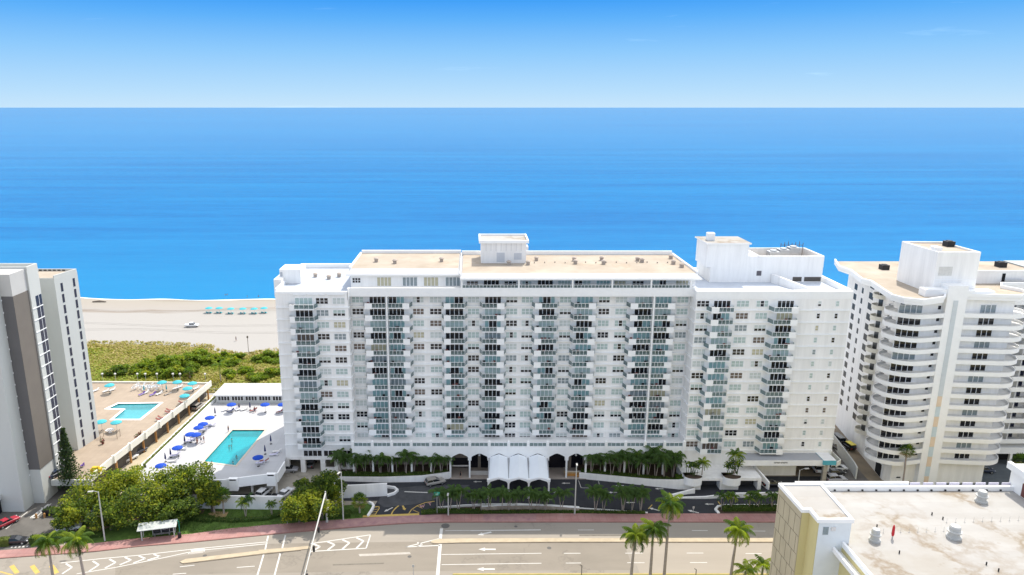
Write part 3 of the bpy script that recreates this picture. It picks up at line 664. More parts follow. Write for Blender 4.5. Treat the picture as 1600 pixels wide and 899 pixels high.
# ---- windows and balcony doors
PANE = ['mint','pale','dark_glass','greyb','beige','brown','teal','blueb']
FR = M['rail']
wr = random.Random(5)
def pick_window():
    r_ = wr.random()
    if r_ < .34: return ('mint',)
    if r_ < .49: return ('pale',)
    if r_ < .64: return ('dark_glass',)
    if r_ < .78: return (wr.choice(['pale','mint']), 'low')
    if r_ < .86: return (wr.choice(['pale','mint']), 'mid')
    if r_ < .92: return ('greyb',)
    if r_ < .955: return ('beige',)
    return ('brown',)
def pick_door():
    r_ = wr.random()
    if r_ < .20: return ('mint',)
    if r_ < .42: return ('teal',)
    if r_ < .72: return ('dark_glass',)
    if r_ < .86: return ('teal', 'part')
    if r_ < .93: return ('greyb',)
    if r_ < .96: return ('brown',)
    return ('beige',)
def glazing(x0, x1, y, z0, z1, n, rows, style):
    """(frame builder, pane builder, pane materials) of a glazed opening in the wall plane y"""
    fr, pn = MB(), MB()
    t = .07; wdt = (x1-x0)
    mats = [M[style[0]]]
    kind = style[1] if len(style) > 1 else None
    if kind: mats.append(M['dark_glass'])
    off = wr.randrange(max(1, n-1))
    for i in range(n):
        a, c = x0+wdt*i/n, x0+wdt*(i+1)/n
        g = .07
        dark = (kind == 'mid' and i == n//2) or (kind == 'part' and off <= i < off+2)
        if kind == 'low':
            zm = z0+(z1-z0)*.42
            pn.face([(a+g,y-.02,zm),(c-g,y-.02,zm),(c-g,y-.02,z1-.06),(a+g,y-.02,z1-.06)], 0)
            pn.face([(a+g,y-.02,z0+.06),(c-g,y-.02,z0+.06),(c-g,y-.02,zm),(a+g,y-.02,zm)], 1)
        else:
            pn.face([(a+g,y-.02,z0+.06),(c-g,y-.02,z0+.06),(c-g,y-.02,z1-.06),(a+g,y-.02,z1-.06)], 1 if dark else 0)
    for i in range(n+1):
        a = x0+wdt*i/n; fr.box(a-.065, a+.065, y-.06, y+.02, z0, z1)
    for j in range(rows+1):
        zz = z0+(z1-z0)*j/rows; fr.box(x0+.003, x1-.003, y-.052, y+.022, zz-.04, zz+.04)
    return fr, pn, mats
WIN, DOOR = [], []
def win_col(x0, x1, Y, zs, floors, ref, n=3, h=1.42):
    a, c = GX(x0, Y, ref), GX(x1, Y, ref)
    for k in floors: WIN.append((a, c, Y, zs[k]-h/2, zs[k]+h/2, n))
F12, F13 = range(12), range(13)
for a, c in ((1079.4,1098.4),(1140,1159),(1170,1188)): win_col(a, c, YR, zq, F13, 595)
for a, c in ((1263.6,1268.8),(1290.8,1296)): win_col(a, c, YR, zq, F13, 595, n=1, h=1.2)
for a, c in ((500.2,519),(525.8,544.2)): win_col(a, c, YW, zl, F13, 598)
for a, c in ((555,572.5),(647.4,664.2),(673.3,691.3),(731,748.6),(789.3,806.5),(813,830.5),(871,888.6),(930,946.8),(955.7,973.7),(1048.8,1066.2)): win_col(a, c, YC, zr, F13, 597)
def build_openings(lst, name, pane_name, pick, n_ind, rows):
    for i, (a, c, Y, z0, z1, n) in enumerate(lst):
        fr, pn, mats = glazing(a, c, Y, z0, z1, n, rows, pick())
        if i < n_ind:
            o = put(name, fr, FR, BLD); put(pane_name, pn, mats, o)
        else: lst_rest.append((fr, pn, mats))
lst_rest = []
def joined(lst):
    """the further openings of one kind as one mesh"""
    fr = MB(); mats = [FR]; names = {FR.name: 0}
    for f_, p_, ms in lst:
        fr.merge(f_, None, {0: 0})
        mp_ = {}
        for k, m_ in enumerate(ms):
            if m_.name not in names: names[m_.name] = len(mats); mats.append(m_)
            mp_[k] = names[m_.name]
        fr.merge(p_, None, mp_)
    return fr, mats
build_openings(WIN, 'window', 'pane', pick_window, 99, 2)
if lst_rest:
    mb, ms = joined(lst_rest); put('window', mb, ms, BLD, kind='stuff')
lst_rest = []
# balcony doors
def door_col(x0, x1, Y, zs, floors, ref=597):
    a, c = GX(x0, Y, ref), GX(x1, Y, ref)
    for k in floors: DOOR.append((a, c, Y, zs[k]-1.38, zs[k]+.72, 4))
door_col(1105,1130.5,YR,zq,F13); door_col(1202,1227,YR,zq,F13); door_col(468.5,495,YW,zl,F13)
for a, c in ((697,724.3),(757,781.7),(839,863.3),(896.7,921.3)): door_col(a, c, YC, zr, F13)
for a, c in ((581.6,605.5),(611,634.5),(985,1011.5),(1016.5,1040.7)): door_col(a, c, YC, zr, F13)
build_openings(DOOR, 'balcony_door', 'pane', pick_door, 99, 1)
if lst_rest:
    mb, ms = joined(lst_rest); put('balcony_door', mb, ms, BLD, kind='stuff')

# ---- balconies: trapezoid slab, a solid white panel on one side of the front and glass on the rest
def balcony(xp0, xp1, xg0, xg1, Yw, Yf, zf):
    """panel from xp0 to xp1, glass from xg0 to xg1 (metres)"""
    x0, x1 = min(xp0, xg0), max(xp1, xg1)
    sl = MB(); sl.prism([(x0,Yf),(x1,Yf),(x1+.55,Yw-.0),(x0-.55,Yw-.0)], zf-.16, zf)
    pn = MB(); pn.box(xp0, xp1, Yf-.10, Yf+.06, zf-.28, zf+1.08)
    left = xp0 < xg0
    rl = MB(); n = 4
    for i in range(n+1):
        x = xg0+(xg1-xg0)*i/n; rl.box(x-.035, x+.035, Yf-.03, Yf+.05, zf-.0, zf+1.02, 0)
    rl.box(xg0, xg1, Yf-.05, Yf+.07, zf+1.0, zf+1.07, 0)
    rl.box(xg0, xg1, Yf-.06, Yf-.04, zf-.20, zf+.0, 0)
    rl.face([(xg0,Yf+.01,zf+.1),(xg1,Yf+.01,zf+.1),(xg1,Yf+.01,zf+1.0),(xg0,Yf+.01,zf+1.0)], 1)
    e = (xp0, xp0-.52) if left else (xp1, xp1+.52)
    sd = MB(); sd.face([(e[0],Yf+.08,zf+.05),(e[1],Yw,zf+.05),(e[1],Yw,zf+1.0),(e[0],Yf+.08,zf+1.0)], 0)
    e = (xg1, xg1+.52) if left else (xg0, xg0-.52)
    rl.face([(e[0],Yf+.02,zf+.1),(e[1],Yw,zf+.1),(e[1],Yw,zf+1.02),(e[0],Yf+.02,zf+1.02)], 1)
    return sl, pn, rl, sd
BAL = []
def bal_col(p0, p1, g0, g1, Yw, Yf, zs, floors):
    for k in floors:
        BAL.append((GX(p0,Yf), GX(p1,Yf), GX(g0,Yf), GX(g1,Yf), Yw, Yf, zs[k]-1.42))
DB = 1.95
bal_col(1103,1114.4,1114.4,1137,YR,YR-DB,zq,F13); bal_col(1225,1235.5,1199,1225,YR,YR-DB,zq,F13)
bal_col(459,466.5,466.5,496,YW,YW-DB,zl,F13)
bal_col(573.8,585,585,605.6,YC,YC-DB,zr,F12); bal_col(631.7,642,609.6,631.7,YC,YC-DB,zr,F12)
bal_col(694.5,704.7,704.7,726.5,YC,YC-DB,zr,F12); bal_col(775.7,787,753,775.7,YC,YC-DB,zr,F12)
bal_col(833.3,844,844,867.4,YC,YC-DB,zr,F12); bal_col(915.6,926.4,893,915.6,YC,YC-DB,zr,F12)
bal_col(979,990.3,990.3,1012.5,YC,YC-DB,zr,F12); bal_col(1036,1047,1016,1036,YC,YC-DB,zr,F12)
rs, rp_, rr = MB(), MB(), MB()
for i, t in enumerate(BAL):
    sl, pn, rl, sd = balcony(*t)
    if i < 99:
        o = put('balcony', sl, M['white2'], BLD); put('parapet_panel', pn, M['white2'], o); put('railing', rl, [M['rail'], M['railglass']], o); put('side_glass', sd, M['railglass'], o)
    else:
        rs.merge(sl); rs.merge(pn); rs.merge(rl, None, {0: 0, 1: 1}); rs.merge(sd, None, {0: 1})
put('balcony', rs, [M['white2'], M['railglass']], BLD, kind='stuff')
# clutter standing on the balconies: tables, chairs and plants seen as small dark shapes
b = MB(); cr = random.Random(3)
for (p0, p1, g0, g1, Yw, Yf, zf) in BAL:
    if cr.random() < .75:
        for q in range(cr.randint(1, 3)):
            x = cr.uniform(min(p0,g0)+.4, max(p1,g1)-.4); y = cr.uniform(Yf+.7, Yw-.5); m_ = cr.choice((0,0,0,1,2))
            b.box(x-.28, x+.28, y-.28, y+.28, zf+.42, zf+.48, m_); b.box(x-.28, x+.28, y+.2, y+.28, zf+.48, zf+.95, m_)
            for sx in (-.22,.22):
                for sy in (-.22,.22): b.box(x+sx-.03, x+sx+.03, y+sy-.03, y+sy+.03, zf, zf+.42, m_)
o = put('balcony_furniture', b, [M['dark'], M['galv'], M['maroon']], None); tag(o, 'small dark chairs standing on the balconies of the long white block', 'furniture', kind='stuff')
# dividing fins between the paired balconies
for px in (607.6, 1014.3):
    x = GX(px, YC-DB); b = MB(); b.box(x-.16, x+.16, YC-DB-.14, YC, zr[12]-1.2, 43.6); put('dividing_fin', b, M['white2'], BLD)
# balconies on the narrow end walls
b = MB()
for k in range(12):
    for Y0 in (164, 171):
        b.prism([(XL0-1.3,Y0+.3),(XL0+.0,Y0-.6),(XL0+.0,Y0+4.6),(XL0-1.3,Y0+4)], zl[k]-1.6, zl[k]-.45)
        b.prism([(XR1+1.3,Y0+.3),(XR1+.0,Y0-.6),(XR1+.0,Y0+4.6),(XR1+1.3,Y0+4)][::-1], zq[k]-1.6, zq[k]-.45)
put('end_balcony', b, M['white2'], BLD)

# ---- upper terrace band and penthouse floor of the centre
zb0, zb1 = GZ(463.6, YC-DB-.2), GZ(450.2, YC-DB-.2)
yb = YC-DB-.2
b = MB(); b.box(XL1-.1, XR0+.1, yb, yb+.3, zb0, zb1)
b.box(XL1-.1, XR0+.1, yb+.3, YC+3, zb0+.02, zb0+.5)
n_ = 34
for i in range(1, n_):
    x = XL1+(XR0-XL1)*i/n_; b.box(x-.06, x+.06, yb-.05, yb+.0, zb0+.05, zb1-.05)
put('terrace_band', b, M['white2'], BLD)
b = MB(); b.box(XL1-.1, XL1+.2, yb, YW, zb0-.5, zb1+.1); put('band_return', b, M['white2'], BLD)
# penthouse walls
xs_ = GX(721, 160, 430)
YP1, YP2 = 161.6, 161.0
zp_l = GZ(430.8, 160.6); zp_r = GZ(437.2, 158.2)
b = MB(); b.box(XL1, xs_, YP1, 182, zb0+.5, zp_l-.05); b.box(xs_, XR0+1.2, YP2, 182, zb0+.5, zp_r-.05)
put('penthouse_wall', b, M['white'], BLD)
b = MB(); b.box(XL1-.8, xs_, 160.4, 182.8, zp_l-.05, zp_l+.28, 0, 1); b.box(xs_-.3, XR0+1.8, 158.0, 182.8, zp_r-.08, zp_r+.28, 0, 1)
put('roof_fascia', b, [M['white2'], M['mansard']], BLD)
def roof_part(x0, x1, y0, zt, pyb):
    """sloped grey sheet up to the gravel roof"""
    b = MB(); yb_ = y0
    # the gravel starts where the photograph shows the sheet end
    u, v = 0, (pyb-PY)/FOC
    ang = math.atan(v)+PITCH
    zz = zt+.55; Yk = (CAMH-zz)/math.tan(ang)
    b.face([(x0,y0+.25,zt),(x1,y0+.25,zt),(x1-.4,Yk,zz),(x0+.4,Yk,zz)], 0)
    b.face([(x0,y0+.25,zt),(x0+.4,Yk,zz),(x0+.4,182.5,zz),(x0,182.5,zt)], 0); b.face([(x1,y0+.25,zt),(x1,182.5,zt),(x1-.4,182.5,zz),(x1-.4,Yk,zz)], 0)
    b.face([(x0+.4,Yk,zz),(x1-.4,Yk,zz),(x1-.4,182.5,zz),(x0+.4,182.5,zz)], 1)
    return b, Yk, zz
bl, yk1, zz1 = roof_part(XL1-.7, xs_-.35, 160.4, zp_l+.283, 419.5)
br, yk2, zz2 = roof_part(xs_-.25, XR0+1.7, 158.0, zp_r+.283, 427)
o = put('roof', bl, [M['mansard'], M['tan_roof']], BLD); o2 = put('roof', br, [M['mansard'], M['tan_roof']], BLD)
b = MB(); b.box(XL1-.4, xs_-.4, 182.3, 182.7, zz1-.3, zz1+.8); b.box(xs_-.2, XR0+1.4, 182.31, 182.7, zz2-.3, zz2+1.0); b.box(XL1-.75, XL1-.35, yk1, 182.3, zz1-.4, zz1+.35); b.box(XR0+1.35, XR0+1.72, yk2, 182.3, zz2-.4, zz2+.5); b.box(xs_-.38, xs_-.2, yk2-3, 182.2, zz2-.5, max(zz1,zz2)+.2)
put('roof_parapet', b, M['white2'], BLD)
# penthouse glazing
PH = []
def ph(px0, px1, Y, zc, n, h, style): 
    fr, pn, ms = glazing(GX(px0,Y,440), GX(px1,Y,440), Y, zc-h/2, zc+h/2, n, 1 if h > 1.7 else 2, style); o = put('penthouse_window', fr, FR, BLD); put('pane', pn, ms, o)
z_l = GZ(440.3, YP1); z_r = GZ(443.4, YP2)
for a, c, n, st, h in ((550.5,563.5,3,('dark_glass',),1.2),(589,611.5,4,('beige',),2.1),(629,652,4,('greyb',),2.1),(662,685,4,('beige',),2.1),(696,719,4,('greyb',),2.1)):
    ph(a, c, YP1, z_l+(.3 if h < 2 else 0), n, h, st)
for a, c, n, st, h in ((729,747,3,('brown',),1.2),(755.5,780,4,('dark_glass',),1.75),(788,807,3,('dark_glass',),1.2),(816,830.5,3,('mint','mid'),1.2),(840,864,4,('dark_glass',),1.75),(872,892,4,('mint',),1.5),(898,910,2,('dark_glass',),1.5),(911,923,2,('mint',),1.5),(932,953,4,('teal',),1.5),(960,978,3,('beige',),1.3),(988,1006,3,('dark_glass','low'),1.3),(1020,1041,4,('mint','part'),1.75),(1056,1076,4,('beige',),1.5)):
    ph(a, c, YP2, z_r, n, h, st)
b = MB()
for px in (721.5, 811, 895, 957, 1018, 1080):
    x = GX(px, yb, 443); b.box(x-.18, x+.18, yb+.05, yb+.35, zb1-.3, zp_r-.08)
put('terrace_column', b, M['white2'], BLD)
b = MB(); x0, x1 = GX(722,yb,447), GX(1078,yb,447)
b.box(x0, x1, yb+.1, yb+.18, zb1+.62, zb1+.70); 
for i in range(66): x = x0+(x1-x0)*i/65; b.box(x-.04, x+.04, yb+.1, yb+.17, zb1-.05, zb1+.62)
b.face([(x0,yb+.14,zb1),(x1,yb+.14,zb1),(x1,yb+.14,zb1+.62),(x0,yb+.14,zb1+.62)], 1)
put('terrace_railing', b, [M['rail'], M['railglass']], BLD)

# ---- left wing roof
b = MB(); b.sheet([(XL0+.3,YW+.3),(XL1,YW+.3),(XL1,182.7),(XL0+.3,182.7)], 44.304); put('left_wing_roof', b, M['blue_roof'], BLD)
b = MB(); b.box(XL0-.05, XL1-.1, YW-.05, YW+.35, 44.0, GZ(456,YW)); b.box(XL0-.05, XL0+.35, YW+.352, 165.9, 44.0, GZ(456,YW)+.6); b.box(XL0-.05, XL1, 182.5, 183, 44, 45.4); b.box(XL0-.051, XL0+.35, 166, 182.49, 44.0, 45.2)
for a, c in ((458,478),(481,508),(511,537)): b.box(GX(a,YW,461), GX(c,YW,461), YW-.22, YW-.06, 43.75, 43.95)
put('left_wing_parapet', b, M['white2'], BLD)
zt = GZ(421, 165.5)
b = MB(); b.box(GX(437,165.5,430), GX(469.5,165.5,430), 165.5, 171, 44.31, zt-.6, 0); b.wall([(GX(437,165.5,430)+.2,165.7),(GX(469.5,165.5,430)-.2,165.7),(GX(469.5,165.5,430)-.2,170.8),(GX(437,165.5,430)+.2,170.8)], .4, zt-.598, zt, 0, closed=True)
b.box(GX(428,163,445), GX(437,163,445)+.5, 163, 172, 41.6, GZ(437,163))
put('stair_bulkhead', b, M['white'], BLD)
b = MB(); b.box(GX(438,165.5,432), GX(441.5,165.5,432), 165.4, 165.49, GZ(432,165.5), GZ(425.5,165.5)); put('bulkhead_louvre', b, mat('louvre_grey', (.40,.42,.46), .6, .1, 2), BLD)

# ---- lift penthouse in the middle of the roof
zbse = zz2
YE = (CAMH-zbse)/math.tan(math.atan((411.5-PY)/FOC)+PITCH)
xa, xb = GX(751.5,YE,400), GX(822,YE,400)
zt = GZ(379, YE-.6)
b = MB(); b.box(xa, xb, YE, YE+8.5, zbse-.05, zt-.25); b.box(xb+.002, xb+.5, YE-.05, YE+3, zbse+3.2, zt-1.2)
put('lift_house_wall', b, M['white'], BLD)
b = MB(); b.box(xa-.5, xb+.6, YE-.6, YE+9, zt-.25, zt, 0); b.wall([(xa-.3,YE-.4),(xb+.4,YE-.4),(xb+.4,YE+8.8),(xa-.3,YE+8.8)], .36, zt, zt+.45, 0, closed=True); b.sheet([(xa-.2,YE-.3),(xb+.3,YE-.3),(xb+.3,YE+8.7),(xa-.2,YE+8.7)], zt+.06, 1)
put('lift_house_roof', b, [M['white2'], M['white_roof']], BLD)
b = MB()
for i in range(1, 9): x = xa+(xb-xa)*i/9; b.box(x-.03, x+.03, YE-.02, YE+.01, zbse+3.0, zt-.3)
put('lift_house_seam', b, M['mansard'], BLD)
M['door_grey'] = mat('door_grey', (.55,.57,.6), .6, .05, 1)
each('lift_house_door', M['door_grey'], BLD, [(GX(776,YE,404), GX(788.5,YE,404), YE-.04, YE+.01, zbse+.3, zbse+2.6)])
each('lift_house_louvre', M['door_grey'], BLD, [(GX(803,YE,404), GX(815,YE,404), YE-.04, YE+.01, zbse+.9, zbse+2.5)])

# ---- right wing roof
zw = GZ(455.2, YR)
b = MB(); b.sheet([(XR0+.3,YR+.3),(XR1-.3,YR+.3),(XR1-.3,179.7),(XR0+.3,179.7)], 44.004); put('right_wing_roof', b, mat('right_roof', (.52,.56,.62), .85, .05, .3), BLD)
b = MB(); b.box(XR0-.05, XR1+.2, YR-.08, YR+1.1, 43.2, zw); b.box(XR1-.5, XR1+.2, YR+1.102, 180, 43.6, zw+.2); b.box(XR0-.05, XR0+.4, YR+1.102, 161, 43.6, zw); b.box(XR0, XR1, 179.4, 179.9, 43.9, 45)
put('right_wing_parapet', b, M['white2'], BLD)
YB = 168.0
def gx(px, py=410): return GX(px, YB, py)
zA, zB = GZ(380.5, YB), GZ(400.3, YB)
b = MB(); b.box(gx(1111), gx(1287), YB, 178.5, 44.01, GZ(418,YB)); b.box(gx(1104), gx(1168.5), YB+.05, 176.5, GZ(418,YB), zA-.2)
b.wall([(gx(1186),YB+.2),(gx(1286),YB+.2),(gx(1286),178.3),(gx(1186),178.3)], .4, GZ(418,YB), zB, 0, closed=True)
b.box(gx(1168.5), gx(1186), YB+.06, 171, GZ(418,YB), zB)
b.wall([(gx(1206,430),167.9),(gx(1232,445),157.0)], .5, 44.0, [GZ(428,168), zw+.35])
put('plant_room_wall', b, M['white'], BLD)
b = MB(); b.box(gx(1104)-.4, gx(1168.5)+.4, YB-.4, 177, zA-.2, zA+.1, 0, 1); b.box(GX(1106,171,375), GX(1117,171,375), 171, 172.6, zA+.1, zA+1.9)
put('plant_room_roof', b, [M['white2'], M['white_roof']], BLD)
b = MB(); b.sheet([(gx(1187),YB+.5),(gx(1285),YB+.5),(gx(1285),178),(gx(1187),178)], GZ(418,YB)+.02); put('plant_well_floor', b, M['tan_roof'], BLD)
for i in range(3):
    b = MB(); x = gx(1222+i*18); yy = 173.5+.8*i; b.box(x-1.2, x+1.2, yy-1.2, yy+1.2, GZ(418,YB)+.021, zB+.1+.35*i); b.lathe([(.8,0),(.8,.3)], 12, (x,yy,zB+.1+.35*i))
    put('cooling_unit', b, M['metal'], BLD)
b = MB()
for i in range(7): x = gx(1243+i*6); b.box(x-.05, x+.05, 176.9, 177, GZ(418,YB), zB+1.5+.2*(i % 3))
b.box(gx(1243), gx(1279), 176.92, 176.98, zB+.9, zB+1.0); put('pipe_rack', b, mat('rusty_pipe', (.16,.10,.07), .8, .2, 2), BLD)
b = MB(); b.box(gx(1183,418), gx(1190.5,418), YB-.03, YB+.01, GZ(431,YB), GZ(423.5,YB)); put('plant_room_vent', b, mat('vent_dark', (.12,.11,.12), .7, .1, 3), BLD)
each('plant_room_opening', mat('opening_brown', (.10,.09,.08), .9, .1, 1), BLD, [(gx(1238,440), gx(1252,440), YB-.02, YB+.02, GZ(440,YB), GZ(433,YB)),(gx(1256,440), gx(1282,440), YB-.02, YB+.02, GZ(440,YB), GZ(433,YB))])
# roof vents
vents = [(588,409.5,zz1),(617,412,zz1),(690,409,zz1),(795,414,zz2),(825,414,zz2),(838,407.5,zz2),(897,408,zz2),(899,412.5,zz2),(940,407,zz2),(943,413,zz2),(996,408,zz2),(1048,404.5,zz2),(1052,413,zz2),(1065,418,zz2),(493,433,44.304),(514,436.5,44.304),(530,433,44.304),(1003,410,zz2)]
for i, (px, py, z) in enumerate(vents):
    x, y = G(px, py, z); b = MB(); b.box(x-.4, x+.4, y-.4, y+.4, z, z+.7); b.lathe([(.62,0),(.62,.12),(.3,.4),(0,.42)], 10, (x,y,z+.7)); put('roof_vent', b, mat('vent_tan', (.42,.36,.31), .8, .1, 2) if i == 0 else bpy.data.materials['vent_tan'], BLD)
for i in range(14):
    x, y = G(835+i*16, 411.5-.4*(i % 3), zz2); each('roof_pipe_stub', bpy.data.materials['vent_tan'], BLD, [(x-.12, x+.12, y-.12, y+.12, zz2, zz2+.35)])

# ---- terrace and arcade
xps = [GX(552+30.32*i, YT, 715) for i in range(18)]
ztop, zfr, zpk, zsp, zco = GZ(691.8,YT), GZ(698.3,YT), GZ(709,YT), GZ(713.6,YT), GZ(719.5,YT)
b = MB(); b.box(xps[0]-.3, XR0-.02, YT+.42, YC-.01, zfr-1.1, zfr-.35); put('terrace_floor', b, M['white2'], BLD)
for i in range(18):
    x = xps[i]; b = MB(); arch = 5 <= i <= 13
    z0 = 0.0 if arch else .5
    b.box(x-.20, x+.20, YT-.08, YT+.45, z0, ztop-.02); b.box(x-.34, x+.34, YT-.12, YT+.5, zfr-.4, ztop+.28)
    b.lathe([(.3,0),(.14,.22),(0,.36)], 4, (x,YT+.19,ztop+.28), a0=math.pi/4)
    if arch: b.box(x-.42, x+.42, YT-.1, YT+.44, zco, zsp-.1)
    put('arcade_column', b, M['white2'], BLD)
for i in range(17):
    x0, x1 = xps[i]+.2, xps[i+1]-.2; xm = (x0+x1)/2
    b = MB()
    if 5 <= i <= 12:
        P = [(x0,zfr),(x1,zfr),(x1,zsp-.5),(x1-.35,zsp),(xm+.5,zpk-.12),(xm,zpk),(xm-.5,zpk-.12),(x0+.35,zsp),(x0,zsp-.5)]
        t = MB().prism([(p[0],p[1]) for p in P], 0, .36)
        b.merge(t, Matrix(((1,0,0,0),(0,0,-1,YT+.38),(0,1,0,0),(0,0,0,1))))
    else: b.box(x0, x1, YT+.02, YT+.38, zsp-.2, zfr)
    put('arcade_arch', b, M['white2'], BLD)
    b = MB(); b.box(x0-.1, x1+.1, YT+.08, YT+.2, ztop-.13, ztop, 0); b.box(x0, x1, YT+.09, YT+.19, zfr+.03, zfr+.12, 0)
    for q in range(5): x = x0+(x1-x0)*q/4; b.box(x-.04, x+.04, YT+.1, YT+.18, zfr+.12, ztop-.13, 0)
    b.face([(x0,YT+.14,zfr+.1),(x1,YT+.14,zfr+.1),(x1,YT+.14,ztop-.1),(x0,YT+.14,ztop-.1)], 1)
    put('arcade_railing', b, [M['rail'], M['railglass']], BLD)
# lobby behind the arches
b = MB(); b.box(xps[5]+.2, xps[12], YC-1.0, YC-.8, 0, zfr-1.1, 0); put('lobby_glass', b, mat('black_lobby_glass', (.012,.012,.018), .15, 0, spec=.4), BLD)
each('lobby_curtain', M['lobbytan'], BLD, [(xps[5]+.1, xps[6]-.1, YC-1.3, YC-1.05, 2.9, zfr-1.1),(xps[12]+.1, xps[13]-.1, YC-1.3, YC-1.05, .3, zfr-1.1)]+[(x-.35, x+.35, YC-1.3, YC-1.05, .2, zfr-1.1) for x in (xps[6]+2.3, xps[11]+1.4)])
b = MB(); b.box(xps[5]-.1, xps[13]+.2, YT-.6, YC-1.01, -.2, .16); put('lobby_floor', b, mat('lobby_paving', (.36,.31,.27), .8, .1, .6), BLD)
each('lobby_balustrade', mat('pale_wall', (.55,.52,.48), .8, .05, 1), BLD, [(xps[6]+.25, xps[8]-.2, YT+1.2, YT+1.35, .16, 1.2),(xps[11]+.2, xps[12]-.2, YT+1.2, YT+1.35, .16, 1.2),(xps[5]+.2, xps[6]-.2, YT+1.0, YT+1.2, 2.5, 2.75)])
each('planter_back_wall', mat('brown_stone_wall', (.30,.235,.20), .9, .3, .8, stretch=(2,1,.6)), BLD, [(XL1+.2, xps[5]-.1, YC-.7, YC-.2, .5, zfr-1.1),(xps[13]+.2, XR0-.1, YC-.7, YC-.2, .5, zfr-1.1)])
# hanging lanterns in the arches
for i in (6, 11): x = (xps[i]+xps[i+1])/2; b = MB(); b.lathe([(.05,.5),(.2,.35),(.22,0),(.08,-.15)], 8, (x,YT+.8,zpk-.9)); b.box(x-.02,x+.02,YT+.78,YT+.82,zpk-.4,zpk+.2); put('lantern', b, M['cush'], BLD)

# ---- entrance canopy: three pleated vaults on slender columns
CAN = thing('entrance_canopy', 'white entrance canopy of three pleated vaults on slim columns over the driveway', 'canopy', (10,149,0))
YF = 145.2
xf = [GX(p, YF, 755) for p in (763.2, 794.6, 826.3, 857.6)]; xk = [xps[7], xps[8], xps[9], xps[10]]
zfp, zfs, zkp, zks = GZ(746.5,YF), GZ(750.5,YF), zpk-.18, zsp-.3
for i in range(3):
    b = MB()
    def sect(x0, x1, zs_, zp_, Y, t):
        xm = (x0+x1)/2; h = zp_-zs_
        return [(x0,Y,zs_+t),(x0+.28*(xm-x0),Y,zs_+.42*h+t),(xm,Y,zp_+t),(x1-.28*(xm-x0),Y,zs_+.42*h+t),(x1,Y,zs_+t)]
    A, B2 = sect(xf[i]+.06, xf[i+1]-.06, zfs, zfp, YF, .12), sect(xk[i]+.25, xk[i+1]-.25, zks, zkp, YT-.13, .12)
    A0, B0 = sect(xf[i]+.06, xf[i+1]-.06, zfs, zfp, YF, 0), sect(xk[i]+.25, xk[i+1]-.25, zks, zkp, YT-.13, 0)
    for q in range(4):
        b.face([A[q],A[q+1],B2[q+1],B2[q]]); b.face([A0[q+1],A0[q],B0[q],B0[q+1]])
        b.face([A0[q],A0[q+1],A[q+1],A[q]]); b.face([B0[q+1],B0[q],B2[q],B2[q+1]])
    b.face([A0[0],A[0],B2[0],B0[0]]); b.face([A[4],A0[4],B0[4],B2[4]])
    put('vault', b, mat('canopy_white', (.74,.78,.82), .7, .02, .5) if i == 0 else bpy.data.materials['canopy_white'], CAN)
    xm = (xf[i]+xf[i+1])/2
    P = [(xf[i]+.2,zfs-.05+.25),(xm,zfp+.14),(xf[i+1]-.2,zfs+.2),(xf[i+1]-.2,zfs-.75),(xf[i+1]-.5,zfs-.28),(xm,zfp-.3),(xf[i]+.5,zfs-.28),(xf[i]+.2,zfs-.75)]
    b = MB(); b.merge(MB().prism(P, 0, .15), Matrix(((1,0,0,0),(0,0,-1,YF-.02),(0,1,0,0),(0,0,0,1)))); put('arch_valance', b, M['white2'], CAN)
    b = MB(); b.lathe([(.04,.25),(.13,.12),(.13,-.1),(0,-.16)], 8, (xm,YF+.1,zfp-.42)); put('lantern', b, M['cush'], CAN)
for x in xf:
    b = MB(); b.box(x-.19, x+.19, YF-.19, YF+.19, 0, zfs+.25); b.box(x-.32, x+.32, YF-.3, YF+.25, zfs-.3, zfs+.3); put('column', b, M['white2'], CAN)
b = MB()
for i in range(4):
    x0, x1 = xf[i], xk[i]
    b.face([(x0-.12,YF+.2,zfs),(x0+.12,YF+.2,zfs),(x1+.12,YT-.14,zks),(x1-.12,YT-.14,zks)])
    b.face([(x0-.12,YF+.2,zfs-.12),(x1-.12,YT-.14,zks-.12),(x1+.12,YT-.14,zks-.12),(x0+.12,YF+.2,zfs-.12)])
put('gutter', b, M['mansard'], CAN)

# ---- lower storeys of the left wing
for a, c, n in ((474.5,503,4),(506,527,3),(529,549,3)):
    fr, pn, ms = glazing(GX(a,YW,708), GX(c,YW,708), YW, GZ(713,YW), GZ(704,YW), n, 1, ('dark_glass',)); o = put('lobby_window', fr, FR, BLD); put('pane', pn, ms, o)
b = MB(); b.box(GX(455,YW,720), XL1-.4, YW-.12, YW, 3.4, 4.2); b.box(XL0-6.5, XL0, YW-.2, YW+.3, 3.1, 3.49); put('base_beam', b, M['white'], BLD)
# ---- lower storeys of the right wing
zsb0, zsb1 = GZ(728,152), GZ(719.5,152)
b = MB(); b.box(GX(1157,152,724), GX(1290,152,724), 152, YR-.003, zsb0, zsb1, 0, 1); put('porte_cochere', b, [M['white2'], M['mansard']], BLD)
b = MB(); x = GX(1209.5,152,722)
lr = random.Random(2)
for i in range(17):
    if i == 8: x += .12; continue
    wv = .15; z0, z1 = zsb0+.62, zsb0+.92; k = i % 4
    b.box(x, x+.045, 151.96, 151.995, z0, z1)
    if k in (0,2): b.box(x+.046, x+wv, 151.96, 151.995, z1-.05, z1)
    if k in (0,1): b.box(x+.046, x+wv, 151.96, 151.995, z0, z0+.05)
    if k in (1,3): b.box(x+wv-.04, x+wv, 151.96, 151.995, z0+.051, z1-.051)
    x += .19
put('sign_lettering', b, M['dark'], BLD)
b = MB(); xq = GX(1285,152.5,740); b.box(xq, xq+.9, 152.3, 153, 0, zsb0); put('porte_cochere_pillar', b, M['concrete'], BLD)
